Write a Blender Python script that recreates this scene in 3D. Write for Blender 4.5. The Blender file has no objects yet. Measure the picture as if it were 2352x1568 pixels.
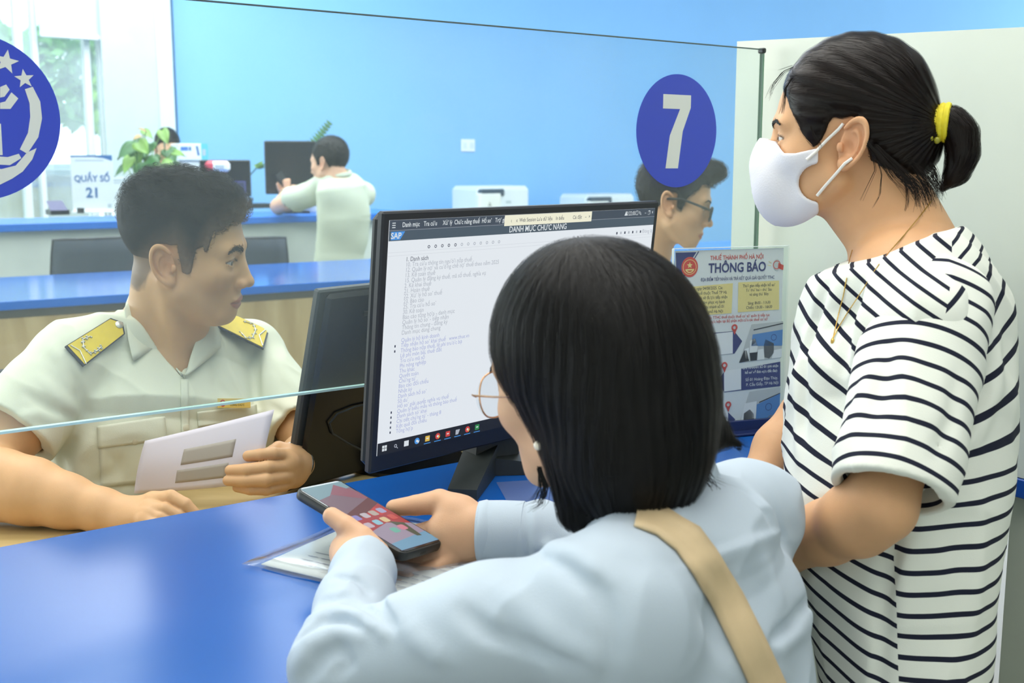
import bpy, math, random
import numpy as np
random.seed(7)
RNG = np.random.default_rng(11)
C = bpy.context.scene.collection

# ---------------------------------------------------------------- camera, world, light
FPX, CAMH = 2600.0, 1.30                       # focal length in pixels of a 2352 wide frame, eye height
PITCH = math.atan(408 / FPX)
SP, CP = math.sin(PITCH), math.cos(PITCH)
sc = bpy.context.scene
cam_data = bpy.data.cameras.new('camera')
cam = bpy.data.objects.new('camera', cam_data); C.objects.link(cam)
cam.location = (0, 0, CAMH); cam.rotation_euler = (math.pi / 2 - PITCH, 0, 0)
cam_data.sensor_width = 36.0; cam_data.lens = 36.0 * FPX / 2352
cam_data.clip_start = 0.05; cam_data.clip_end = 200
cam_data.dof.use_dof = True; cam_data.dof.focus_distance = 1.55; cam_data.dof.aperture_fstop = 8.0
sc.camera = cam
w = bpy.data.worlds.new('daylight'); sc.world = w; w.use_nodes = True
bg = w.node_tree.nodes['Background']; bg.inputs[0].default_value = (0.95, 0.99, 1.0, 1); bg.inputs[1].default_value = 3.5
def area(name, loc, target, sx, sy, power, col):
    l = bpy.data.lights.new(name, 'AREA'); l.shape = 'RECTANGLE'; l.size = sx; l.size_y = sy
    l.energy = power; l.color = col
    o = bpy.data.objects.new(name, l); C.objects.link(o); o.location = loc
    d = np.array(target, float) - np.array(loc, float)
    from mathutils import Vector
    o.rotation_euler = Vector(d).to_track_quat('-Z', 'Y').to_euler()
    return o
area('ceiling_light_front', (0.4, 0.2, 3.2), (0.4, 0.5, 0), 3.2, 2.0, 37, (1.0, 0.97, 0.91))
area('ceiling_light_side', (2.2, 2.2, 3.2), (1.8, 2.0, 0), 1.6, 1.6, 5, (1.0, 0.97, 0.91))
area('ceiling_light_desk', (-0.7, 2.3, 3.2), (-0.8, 2.2, 0), 3.4, 1.8, 84, (1.0, 0.98, 0.92))
area('ceiling_light_hall', (-0.9, 6.3, 3.2), (-0.7, 6.8, 0), 4.5, 2.0, 235, (0.95, 0.98, 1.0))
area('ceiling_light_far', (2.6, 7.0, 3.2), (2.4, 8.0, 0.6), 3.5, 2.0, 150, (0.95, 0.98, 1.0))
area('window_daylight', (-4.6, 3.2, 1.9), (0.0, 1.6, 0.9), 3.4, 2.2, 72, (0.92, 0.97, 1.0))
sun = bpy.data.lights.new('sun', 'SUN'); sun.energy = 5.0; sun.angle = 0.02; sun.color = (1.0, 0.96, 0.88)
so = bpy.data.objects.new('sun', sun); C.objects.link(so); so.rotation_euler = (math.radians(28), math.radians(-38), 0)
sc.view_settings.view_transform = 'Standard'; sc.view_settings.look = 'None'
sc.view_settings.gamma = 1.0; sc.view_settings.exposure = -0.02; sc.view_settings.use_curve_mapping = False
sc.cycles.use_denoising = True
sc.cycles.max_bounces = 8; sc.cycles.transparent_max_bounces = 24
sc.cycles.caustics_reflective = False; sc.cycles.caustics_refractive = False

# ---------------------------------------------------------------- measuring helpers
def rayd(px, py):
    u = (px - 1176) / FPX; v = (784 - py) / FPX
    return np.array([u, CP + v * SP, -SP + v * CP])
EYE = np.array([0, 0, CAMH])
def P(px, py, Y):
    d = rayd(px, py); return EYE + d * (Y / d[1])
def Pz(px, py, z):
    d = rayd(px, py); return EYE + d * ((z - CAMH) / d[2])
def nrm(v): v = np.asarray(v, float); return v / np.linalg.norm(v)
CD = np.array([0.8055, 0.5926, 0]); ND = np.array([-0.5926, 0.8055, 0]); UP = np.array([0, 0, 1.0])
E0 = np.array([-0.4201, 1.4317, 0])            # a point of the near counter's inner edge
def K(a, b, z): return E0 + CD * a + ND * b + UP * z       # counter frame: along, across (+ = clerk side), up
def Kab(p): p = np.asarray(p) - E0; return p @ CD, p @ ND
def Kpx(px, py, b):                                          # the point of the vertical plane at offset b seen there
    d = rayd(px, py); t = (E0 @ ND + b - EYE @ ND) / (d @ ND); return EYE + d * t

# ---------------------------------------------------------------- materials
def lin(c): 
    c = np.array(c, float) / 255.0
    return np.where(c <= 0.04045, c / 12.92, ((c + 0.055) / 1.055) ** 2.4)
MATS = {}
def mat(name, col, rough=0.5, metal=0.0, spec=0.5, vary=0.04, scale=8.0, bump=0.0, bscale=200.0, emit=0.0, sss=0.0, attr=None, coat=0.0, alpha=1.0):
    if name in MATS: return MATS[name]
    m = bpy.data.materials.new(name); m.use_nodes = True; MATS[name] = m
    nt = m.node_tree; b = nt.nodes['Principled BSDF']; L = nt.links
    c = lin(col); b.inputs['Roughness'].default_value = rough; b.inputs['Metallic'].default_value = metal
    b.inputs['Specular IOR Level'].default_value = spec; b.inputs['Coat Weight'].default_value = coat
    b.inputs['Base Color'].default_value = (*c, 1)
    tc = nt.nodes.new('ShaderNodeTexCoord')
    out = None
    if vary > 0 or attr:
        n = nt.nodes.new('ShaderNodeTexNoise'); n.inputs['Scale'].default_value = scale; n.inputs['Detail'].default_value = 4
        L.new(tc.outputs['Object'], n.inputs['Vector'])
        mx = nt.nodes.new('ShaderNodeMix'); mx.data_type = 'RGBA'
        r = nt.nodes.new('ShaderNodeValToRGB'); r.color_ramp.elements[0].color = (1 - vary, 1 - vary, 1 - vary, 1)
        r.color_ramp.elements[0].position = 0.3; r.color_ramp.elements[1].position = 0.7
        r.color_ramp.elements[1].color = (1 + vary,) * 3 + (1,)
        L.new(n.outputs['Fac'], r.inputs['Fac'])
        mx.blend_type = 'MULTIPLY'; mx.inputs[0].default_value = 1.0
        mx.inputs[6].default_value = (*c, 1); L.new(r.outputs['Color'], mx.inputs[7])
        if attr:
            a = nt.nodes.new('ShaderNodeAttribute'); a.attribute_name = attr; L.new(a.outputs['Color'], mx.inputs[6])
        L.new(mx.outputs[2], b.inputs['Base Color'])
    if bump > 0:
        n2 = nt.nodes.new('ShaderNodeTexNoise'); n2.inputs['Scale'].default_value = bscale; n2.inputs['Detail'].default_value = 3
        L.new(tc.outputs['Object'], n2.inputs['Vector'])
        bp = nt.nodes.new('ShaderNodeBump'); bp.inputs['Strength'].default_value = bump; bp.inputs['Distance'].default_value = 0.001
        L.new(n2.outputs['Fac'], bp.inputs['Height']); L.new(bp.outputs['Normal'], b.inputs['Normal'])
    if emit > 0:
        b.inputs['Emission Color'].default_value = (*c, 1); b.inputs['Emission Strength'].default_value = emit
        b.inputs['Base Color'].default_value = (0.02, 0.02, 0.02, 1)
        for l in list(b.inputs['Base Color'].links): L.remove(l)
    if sss > 0:
        b.inputs['Subsurface Weight'].default_value = sss; b.inputs['Subsurface Radius'].default_value = (1.0, 0.35, 0.2)
        b.inputs['Subsurface Scale'].default_value = 0.006
    if alpha < 1: b.inputs['Alpha'].default_value = alpha
    return m
def wood_mat(name, c1, c2, rough=0.5, direction=(1, 1, 9), scale=6):
    m = bpy.data.materials.new(name); m.use_nodes = True; nt = m.node_tree; b = nt.nodes['Principled BSDF']; L = nt.links
    tc = nt.nodes.new('ShaderNodeTexCoord'); mp = nt.nodes.new('ShaderNodeMapping'); mp.inputs['Scale'].default_value = direction
    L.new(tc.outputs['Object'], mp.inputs['Vector'])
    n = nt.nodes.new('ShaderNodeTexNoise'); n.inputs['Scale'].default_value = scale; n.inputs['Detail'].default_value = 6; n.inputs['Distortion'].default_value = 0.6
    L.new(mp.outputs['Vector'], n.inputs['Vector'])
    r = nt.nodes.new('ShaderNodeValToRGB'); r.color_ramp.elements[0].color = (*lin(c1), 1); r.color_ramp.elements[1].color = (*lin(c2), 1)
    r.color_ramp.elements[0].position = 0.35; r.color_ramp.elements[1].position = 0.65
    L.new(n.outputs['Fac'], r.inputs['Fac']); L.new(r.outputs['Color'], b.inputs['Base Color']); b.inputs['Roughness'].default_value = rough
    MATS[name] = m; return m
def glass_mat(name, tint, haze=0.05, rough=0.02, hazecol=(225, 235, 235), refl=1.0):
    m = bpy.data.materials.new(name); m.use_nodes = True; nt = m.node_tree; L = nt.links
    for n in list(nt.nodes): nt.nodes.remove(n)
    out = nt.nodes.new('ShaderNodeOutputMaterial')
    t = nt.nodes.new('ShaderNodeBsdfTransparent'); t.inputs[0].default_value = (*tint, 1)
    g = nt.nodes.new('ShaderNodeBsdfGlossy'); g.inputs['Roughness'].default_value = rough
    d = nt.nodes.new('ShaderNodeBsdfDiffuse'); d.inputs[0].default_value = (*lin(hazecol), 1)
    f = nt.nodes.new('ShaderNodeFresnel'); f.inputs[0].default_value = 1.3
    mu = nt.nodes.new('ShaderNodeMath'); mu.operation = 'MULTIPLY'; mu.inputs[1].default_value = refl
    ge = nt.nodes.new('ShaderNodeNewGeometry'); ib = nt.nodes.new('ShaderNodeMath'); ib.operation = 'SUBTRACT'; ib.inputs[0].default_value = 1.0; L.new(ge.outputs['Backfacing'], ib.inputs[1])
    ff = nt.nodes.new('ShaderNodeMath'); ff.operation = 'MULTIPLY'; L.new(f.outputs[0], ff.inputs[0]); L.new(ib.outputs[0], ff.inputs[1]); L.new(ff.outputs[0], mu.inputs[0])
    n = nt.nodes.new('ShaderNodeTexNoise'); n.inputs['Scale'].default_value = 3.0
    tc = nt.nodes.new('ShaderNodeTexCoord'); L.new(tc.outputs['Object'], n.inputs['Vector'])
    hm = nt.nodes.new('ShaderNodeMath'); hm.operation = 'MULTIPLY'; hm.inputs[1].default_value = haze; L.new(n.outputs['Fac'], hm.inputs[0])
    m1 = nt.nodes.new('ShaderNodeMixShader'); L.new(hm.outputs[0], m1.inputs[0]); L.new(t.outputs[0], m1.inputs[1]); L.new(d.outputs[0], m1.inputs[2])
    m2 = nt.nodes.new('ShaderNodeMixShader'); L.new(mu.outputs[0], m2.inputs[0]); L.new(m1.outputs[0], m2.inputs[1]); L.new(g.outputs[0], m2.inputs[2])
    L.new(m2.outputs[0], out.inputs[0]); MATS[name] = m; return m

# ---------------------------------------------------------------- objects
def tag(o, label=None, cat=None, group=None, kind=None):
    if label: o['label'] = label
    if cat: o['category'] = cat
    if group: o['group'] = group
    if kind: o['kind'] = kind
    return o
def empty(name, loc, label, cat, group=None):
    o = bpy.data.objects.new(name, None); C.objects.link(o); o.location = tuple(float(v) for v in loc); o.empty_display_size = 0.05
    return tag(o, label, cat, group)
def origin_of(p):
    t = np.zeros(3)
    while p is not None: t += np.array(p.location); p = p.parent
    return t
def link(name, me, parent=None):
    o = bpy.data.objects.new(name, me); C.objects.link(o)
    if parent is not None: o.parent = parent
    return o
def mk(name, V, Fc, m, parent=None, smooth=False, origin=None, attrs=None, midx=None):
    """V world coordinates; stored relative to the parent (or to origin)"""
    V = np.asarray(V, dtype=np.float64).reshape(-1, 3)
    if parent is not None: V = V - origin_of(parent)
    loc = np.zeros(3)
    if parent is None:
        loc = np.array(origin if origin is not None else [(V[:, 0].min() + V[:, 0].max()) / 2, (V[:, 1].min() + V[:, 1].max()) / 2, V[:, 2].min()], float)
        V = V - loc
    me = bpy.data.meshes.new(name)
    if isinstance(Fc, np.ndarray):
        k = Fc.shape[1]; nf = len(Fc)
        me.vertices.add(len(V)); me.vertices.foreach_set('co', V.astype(np.float32).ravel())
        me.loops.add(nf * k); me.loops.foreach_set('vertex_index', Fc.astype(np.int32).ravel())
        me.polygons.add(nf); me.polygons.foreach_set('loop_start', (np.arange(nf) * k).astype(np.int32))
        me.update(calc_edges=True)
    else:
        me.from_pydata([tuple(v) for v in V], [], [tuple(int(i) for i in f) for f in Fc]); me.update()
    for mm in (m if isinstance(m, (list, tuple)) else [m]): me.materials.append(mm)
    if midx is not None: me.polygons.foreach_set('material_index', np.array(midx, np.int32))
    if smooth: me.polygons.foreach_set('use_smooth', np.ones(len(me.polygons), bool))
    if attrs:
        for k, a in attrs.items():
            a = np.asarray(a, np.float32)
            if a.ndim == 2:
                at = me.attributes.new(k, 'FLOAT_COLOR', 'POINT'); b = np.ones((len(a), 4), np.float32); b[:, :3] = a; at.data.foreach_set('color', b.ravel())
            else:
                at = me.attributes.new(k, 'FLOAT', 'POINT'); at.data.foreach_set('value', a)
    o = link(name, me, parent)
    if parent is None: o.location = loc
    return o

class MB:
    """collects solid pieces, in world coordinates"""
    def __init__(s): s.v = []; s.f = []; s.m = []; s.cur = 0
    def add(s, V, Fc):
        n = len(s.v); s.v += [np.asarray(v, float) for v in V]; s.f += [tuple(i + n for i in f) for f in Fc]; s.m += [s.cur] * len(Fc); return s
    def use(s, i): s.cur = i; return s
    def box(s, o, ax, ay, az, b=0.0):
        """box with corner o and edge vectors; b = bevel"""
        o, ax, ay, az = [np.asarray(q, float) for q in (o, ax, ay, az)]
        if np.dot(np.cross(ax, ay), az) < 0: o = o + az; az = -az
        if b <= 0:
            V = [o + i * ax + j * ay + k * az for k in (0, 1) for j in (0, 1) for i in (0, 1)]
            return s.add(V, [(0, 2, 3, 1), (4, 5, 7, 6), (0, 1, 5, 4), (2, 6, 7, 3), (0, 4, 6, 2), (1, 3, 7, 5)])
        lx, ly, lz = [np.linalg.norm(q) for q in (ax, ay, az)]; ux, uy, uz = ax / lx, ay / ly, az / lz
        b = min(b, lx * .49, ly * .49, lz * .49)
        V = []; idx = {}
        for k in (0, 1):
            for j in (0, 1):
                for i in (0, 1):
                    c0 = o + i * ax + j * ay + k * az; sx, sy, sz = 1 - 2 * i, 1 - 2 * j, 1 - 2 * k
                    for a, q in (('x', c0 + sy * b * uy + sz * b * uz), ('y', c0 + sx * b * ux + sz * b * uz), ('z', c0 + sx * b * ux + sy * b * uy)):
                        idx[(i, j, k, a)] = len(V); V.append(q)
        Fc = []
        for i in (0, 1):
            q = [idx[(i, 0, 0, 'x')], idx[(i, 1, 0, 'x')], idx[(i, 1, 1, 'x')], idx[(i, 0, 1, 'x')]]; Fc.append(q if i else q[::-1])
            q = [idx[(0, i, 0, 'y')], idx[(1, i, 0, 'y')], idx[(1, i, 1, 'y')], idx[(0, i, 1, 'y')]]; Fc.append(q[::-1] if i else q)
            q = [idx[(0, 0, i, 'z')], idx[(1, 0, i, 'z')], idx[(1, 1, i, 'z')], idx[(0, 1, i, 'z')]]; Fc.append(q if i else q[::-1])
        for i in (0, 1):
            for j in (0, 1):
                for k in (0, 1):
                    t = [idx[(i, j, k, 'x')], idx[(i, j, k, 'y')], idx[(i, j, k, 'z')]]
                    Fc.append(t if (i + j + k) % 2 == 1 else t[::-1])
        for j in (0, 1):
            for k in (0, 1):
                q = [idx[(0, j, k, 'y')], idx[(1, j, k, 'y')], idx[(1, j, k, 'z')], idx[(0, j, k, 'z')]]; Fc.append(q if j != k else q[::-1])
        for i in (0, 1):
            for k in (0, 1):
                q = [idx[(i, 0, k, 'x')], idx[(i, 1, k, 'x')], idx[(i, 1, k, 'z')], idx[(i, 0, k, 'z')]]; Fc.append(q[::-1] if i != k else q)
        for i in (0, 1):
            for j in (0, 1):
                q = [idx[(i, j, 0, 'x')], idx[(i, j, 1, 'x')], idx[(i, j, 1, 'y')], idx[(i, j, 0, 'y')]]; Fc.append(q if i != j else q[::-1])
        return s.add(V, Fc)
    def prism(s, pts, d):
        """polygon (n,3) extruded by vector d"""
        pts = [np.asarray(p, float) for p in pts]; d = np.asarray(d, float); n = len(pts)
        nn = np.zeros(3)
        for i in range(n): nn += np.cross(pts[i], pts[(i + 1) % n])
        if nn @ d > 0: pts = pts[::-1]
        V = pts + [p + d for p in pts]
        Fc = [tuple(range(n)), tuple(range(2 * n - 1, n - 1, -1))] + [(i, i + n, (i + 1) % n + n, (i + 1) % n) for i in range(n)]
        return s.add(V, [tuple(f) for f in Fc])
    def tube(s, pts, r, k=8, closed=False):
        pts = np.asarray(pts, float); n = len(pts); r = np.broadcast_to(np.asarray(r, float), (n,))
        base = len(s.v); prev = None; V = []
        for i in range(n):
            t = pts[(i + 1) % n] - pts[i - 1] if closed else pts[min(i + 1, n - 1)] - pts[max(i - 1, 0)]
            t = nrm(t + 1e-12)
            if prev is None: a = np.cross(t, [0, 0, 1.0]); a = nrm(a) if np.linalg.norm(a) > 1e-3 else np.array([1.0, 0, 0])
            else: a = nrm(prev - t * (prev @ t))
            prev = a; b = np.cross(t, a)
            for j in range(k): V.append(pts[i] + r[i] * (math.cos(2 * math.pi * j / k) * a + math.sin(2 * math.pi * j / k) * b))
        Fc = []
        for i in range(n if closed else n - 1):
            for j in range(k): Fc.append((i * k + j, i * k + (j + 1) % k, ((i + 1) % n) * k + (j + 1) % k, ((i + 1) % n) * k + j))
        if not closed: Fc.append(tuple(range(k))[::-1]); Fc.append(tuple((n - 1) * k + j for j in range(k)))
        return s.add(V, Fc)
    def lathe(s, o, prof, k=24, ax=(0, 0, 1)):
        """prof (r, h) pairs about axis ax at o"""
        ax = nrm(ax); a = np.cross(ax, [0, 1.0, 0]); a = nrm(a) if np.linalg.norm(a) > 1e-3 else np.array([1.0, 0, 0]); b = np.cross(ax, a)
        V = []; Fc = []
        for r, h in prof:
            for j in range(k): V.append(np.asarray(o) + ax * h + r * (math.cos(2 * math.pi * j / k) * a + math.sin(2 * math.pi * j / k) * b))
        n = len(prof)
        for i in range(n - 1):
            for j in range(k): Fc.append((i * k + j, i * k + (j + 1) % k, (i + 1) * k + (j + 1) % k, (i + 1) * k + j))
        Fc.append(tuple(range(k))[::-1]); Fc.append(tuple((n - 1) * k + j for j in range(k)))
        return s.add(V, Fc)
    def ball(s, c, r, k=12):
        prof = [(max(1e-5, math.sin(math.pi * i / k)), -math.cos(math.pi * i / k)) for i in range(k + 1)]
        r = np.broadcast_to(np.asarray(r, float), (3,)); n0 = len(s.v)
        s.lathe((0, 0, 0), prof, k * 2)
        for i in range(n0, len(s.v)): s.v[i] = np.asarray(c) + s.v[i] * r
        return s
    def build(s, name, m, parent=None, smooth=False, origin=None):
        o = mk(name, np.array(s.v), s.f, m, parent, smooth=False, origin=origin, midx=s.m)
        if smooth:
            o.data.polygons.foreach_set('use_smooth', np.ones(len(o.data.polygons), bool)); o.data.set_sharp_from_angle(angle=math.radians(smooth if smooth is not True else 40))
        return o

HORN = dict(zip('ơớờởỡợưứừửữựƠỚỜỞỠỢƯỨỪỬỮỰ', ['o’', 'ó’', 'ò’', 'ỏ’', 'õ’', 'ọ’', 'u’', 'ú’', 'ù’', 'ủ’', 'ũ’', 'ụ’', 'O’', 'Ó’', 'Ò’', 'Ỏ’', 'Õ’', 'Ọ’', 'U’', 'Ú’', 'Ù’', 'Ủ’', 'Ũ’', 'Ụ’']))
def text_geo(body, size, bold=0.0, align='CENTER', sx=1.0):
    body = ''.join(HORN.get(c, c) for c in body)
    cu = bpy.data.curves.new('t', 'FONT'); cu.body = body; cu.size = size; cu.align_x = align; cu.align_y = 'CENTER'
    cu.offset = bold * size; cu.resolution_u = 3
    o = bpy.data.objects.new('t', cu); C.objects.link(o)
    bpy.context.view_layer.update()
    dg = bpy.context.evaluated_depsgraph_get(); me = bpy.data.meshes.new_from_object(o.evaluated_get(dg))
    V = np.array([v.co[:] for v in me.vertices]).reshape(-1, 3); Fc = [tuple(p.vertices) for p in me.polygons]
    bpy.data.objects.remove(o); bpy.data.curves.remove(cu); bpy.data.meshes.remove(me)
    if len(V): V[:, 0] *= sx
    return V, Fc
class Flat:
    """prints on a flat sheet: coloured shapes at u, v (metres) on the plane O, U, V, each layer a hair above the last"""
    def __init__(s, O, U, V, N=None, lay=0.00012):
        s.O = np.asarray(O, float); s.U = nrm(U); s.V = nrm(V); s.N = nrm(np.cross(s.U, s.V)) if N is None else nrm(N); s.mb = MB(); s.mats = []; s.lay = lay
    def mi(s, m):
        if m not in s.mats: s.mats.append(m)
        s.mb.use(s.mats.index(m))
    def pt(s, u, v, l): return s.O + s.U * u + s.V * v + s.N * (l * s.lay)
    def poly(s, pts, m, l=1):
        s.mi(m); a = sum(pts[i][0] * pts[(i + 1) % len(pts)][1] - pts[(i + 1) % len(pts)][0] * pts[i][1] for i in range(len(pts)))
        if (a < 0) == (np.dot(np.cross(s.U, s.V), s.N) > 0): pts = pts[::-1]
        s.mb.add([s.pt(u, v, l) for u, v in pts], [tuple(range(len(pts)))]); return s
    def rect(s, a, b, c, d, m, l=1): return s.poly([(a, b), (c, b), (c, d), (a, d)], m, l)
    def ell(s, u, v, ru, rv, m, l=1, n=40): return s.poly([(u + ru * math.cos(2 * math.pi * i / n), v + rv * math.sin(2 * math.pi * i / n)) for i in range(n)], m, l)
    def ring(s, u, v, r0, r1, m, l=1, n=40, a0=0, a1=2 * math.pi):
        s.mi(m)
        for i in range(n):
            t0, t1 = a0 + (a1 - a0) * i / n, a0 + (a1 - a0) * (i + 1) / n
            q = [(u + r * math.cos(t), v + r * math.sin(t)) for r, t in ((r0, t0), (r1, t0), (r1, t1), (r0, t1))]
            s.poly(q, m, l)
        return s
    def star(s, u, v, r, m, l=1, rot=0.0, k=0.42):
        return s.poly([(u + (r if i % 2 == 0 else r * k) * math.sin(math.pi * i / 5 + rot), v + (r if i % 2 == 0 else r * k) * math.cos(math.pi * i / 5 + rot)) for i in range(10)], m, l)
    def stroke(s, pts, wd, m, l=1):
        pts = np.array(pts, float); wd = np.broadcast_to(np.asarray(wd, float), (len(pts),)); L = []; R = []
        for i in range(len(pts)):
            t = nrm(pts[min(i + 1, len(pts) - 1)] - pts[max(i - 1, 0)]); n = np.array([-t[1], t[0]]) * wd[i] / 2; L.append(pts[i] + n); R.append(pts[i] - n)
        for i in range(len(pts) - 1): s.poly([tuple(R[i]), tuple(R[i + 1]), tuple(L[i + 1]), tuple(L[i])], m, l)
        return s
    def text(s, body, u, v, size, m, l=2, bold=0.0, align='CENTER', sx=1.0):
        V, Fc = text_geo(body, size, bold, align, sx)
        if len(V):
            s.mi(m); s.mb.add([s.pt(u + q[0], v + q[1], l) for q in V], Fc)
        return s
    def build(s, name, parent=None, origin=None): return s.mb.build(name, s.mats, parent, origin=origin)

# ---------------------------------------------------------------- solid fields: distance functions meshed by surface nets
f32 = np.float32
def smin(a, b, k):
    if k <= 0: return np.minimum(a, b)
    h = np.maximum(k - np.abs(a - b), 0) / k; return np.minimum(a, b) - h * h * k * f32(0.25)
def smax(a, b, k): return -smin(-a, -b, k)
def cap(p, a, b, ra, rb):
    a = np.asarray(a, f32); b = np.asarray(b, f32); ab = b - a; t = np.clip((p - a) @ ab / max(float(ab @ ab), 1e-12), 0, 1)
    d = p - a - t[:, None] * ab; return np.sqrt((d * d).sum(1)) - (ra + (rb - ra) * t)
def chain(p, pts, k=0.0):
    d = None
    for (a, ra), (b, rb) in zip(pts[:-1], pts[1:]):
        e = cap(p, a, b, ra, rb); d = e if d is None else smin(d, e, k)
    return d
def ell(p, c, r, R=None):
    q = p - np.asarray(c, f32)
    if R is not None: q = q @ np.asarray(R, f32)
    r = np.asarray(r, f32); k0 = np.sqrt(((q / r) ** 2).sum(1)) + f32(1e-6); k1 = np.sqrt(((q / (r * r)) ** 2).sum(1)) + f32(1e-6)
    return k0 * (k0 - 1) / k1
def rbox(p, c, hs, r, R=None):
    q = p - np.asarray(c, f32)
    if R is not None: q = q @ np.asarray(R, f32)
    q = np.abs(q) - (np.asarray(hs, f32) - r); return np.sqrt((np.maximum(q, 0) ** 2).sum(1)) + np.minimum(q.max(1), 0) - r
def loft(p, secs):
    """secs: list of (centre, axis u (half width vector), axis v (half depth vector)); elliptical sections along a spine"""
    best = None
    for (c0, u0, v0), (c1, u1, v1) in zip(secs[:-1], secs[1:]):
        c0, u0, v0, c1, u1, v1 = [np.asarray(q, f32) for q in (c0, u0, v0, c1, u1, v1)]
        ab = c1 - c0; L2 = float(ab @ ab); t = np.clip((p - c0) @ ab / L2, 0, 1)[:, None]
        c = c0 + t * ab; u = u0 + t * (u1 - u0); v = v0 + t * (v1 - v0); d = p - c
        ax = ab / math.sqrt(L2)
        uu = (u * u).sum(1); vv = (v * v).sum(1)
        a = (d * u).sum(1) / uu; b = (d * v).sum(1) / vv; e = (d @ ax)
        m = np.sqrt(np.minimum(uu, vv)); k = np.sqrt(a * a + b * b + (e / m) ** 2) + f32(1e-6)
        g = np.sqrt((a * a / uu + b * b / vv + (e / m) ** 2 / (m * m))) + f32(1e-6)
        q = k * (k - 1) / g; best = q if best is None else np.minimum(best, q)
    return best
def axes(fwd, up):
    """columns: forward, left, up"""
    f = nrm(fwd); l = nrm(np.cross(up, f)); u = np.cross(f, l); return np.stack([f, l, u], 1)
def hsh(i, j, k):
    n = (i * 73856093) ^ (j * 19349663) ^ (k * 83492791); n = (n ^ (n >> 13)) * 1274126177; return ((n ^ (n >> 16)) & 0xffff).astype(f32) / f32(65535)
def noise(p, s):
    q = p * f32(s); i = np.floor(q).astype(np.int64); t = (q - i).astype(f32); t = t * t * (3 - 2 * t); r = 0
    for a in (0, 1):
        for b in (0, 1):
            for c in (0, 1):
                r = r + hsh(i[:, 0] + a, i[:, 1] + b, i[:, 2] + c) * (t[:, 0] if a else 1 - t[:, 0]) * (t[:, 1] if b else 1 - t[:, 1]) * (t[:, 2] if c else 1 - t[:, 2])
    return r * 2 - 1
def near(p, f, c, r, far=0.03):
    """evaluate f only within r of c"""
    d = np.sqrt(((p - np.asarray(c, f32)) ** 2).sum(1)) - f32(r); out = np.maximum(d, far).astype(f32) + 0.0
    m = d < far
    if m.any(): out[m] = f(p[m])
    return out
def lines_dist(p, pts):
    d = None
    for a, b in zip(pts[:-1], pts[1:]):
        e = cap(p, a, b, 0, 0); d = e if d is None else np.minimum(d, e)
    return d
def folds(p, F):
    """F: list of (polyline, amplitude, width); positive amplitude = crease"""
    o = np.zeros(len(p), f32)
    for pts, A, wd in F:
        pts = np.asarray(pts, f32); lo = pts.min(0) - 3 * wd; hi = pts.max(0) + 3 * wd
        m = ((p > lo) & (p < hi)).all(1)
        if not m.any(): continue
        q = p[m]; d = None; tt = None; n = len(pts) - 1
        for i in range(n):
            a, b = pts[i], pts[i + 1]; ab = b - a; t = np.clip((q - a) @ ab / max(float(ab @ ab), 1e-12), 0, 1)
            e = np.sqrt(((q - a - t[:, None] * ab) ** 2).sum(1)); g = (i + t) / n
            if d is None: d, tt = e, g
            else: k = e < d; d = np.where(k, e, d); tt = np.where(k, g, tt)
        o[m] += A * np.exp(-(d / wd) ** 2) * np.sqrt(np.clip(np.sin(np.pi * (0.04 + 0.92 * tt)), 0, 1))
    return o
def ridges(p, s, A, w=(1, 1, .45)):
    q = p * np.array(w, f32); return (-(np.clip(1 - np.abs(noise(q + noise(p, s * .6)[:, None] * .02, s)) * 1.6, 0, 1) ** 2) * A).astype(f32)
def grad(f, p, e):
    g = np.zeros_like(p)
    for a in range(3):
        q = p.copy(); q[:, a] += e; r = p.copy(); r[:, a] -= e; g[:, a] = (f(q) - f(r)) / (2 * e)
    return g
def evalc(f, p, n=400000): return np.concatenate([f(p[i:i + n]).astype(f32) for i in range(0, len(p), n)])
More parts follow.
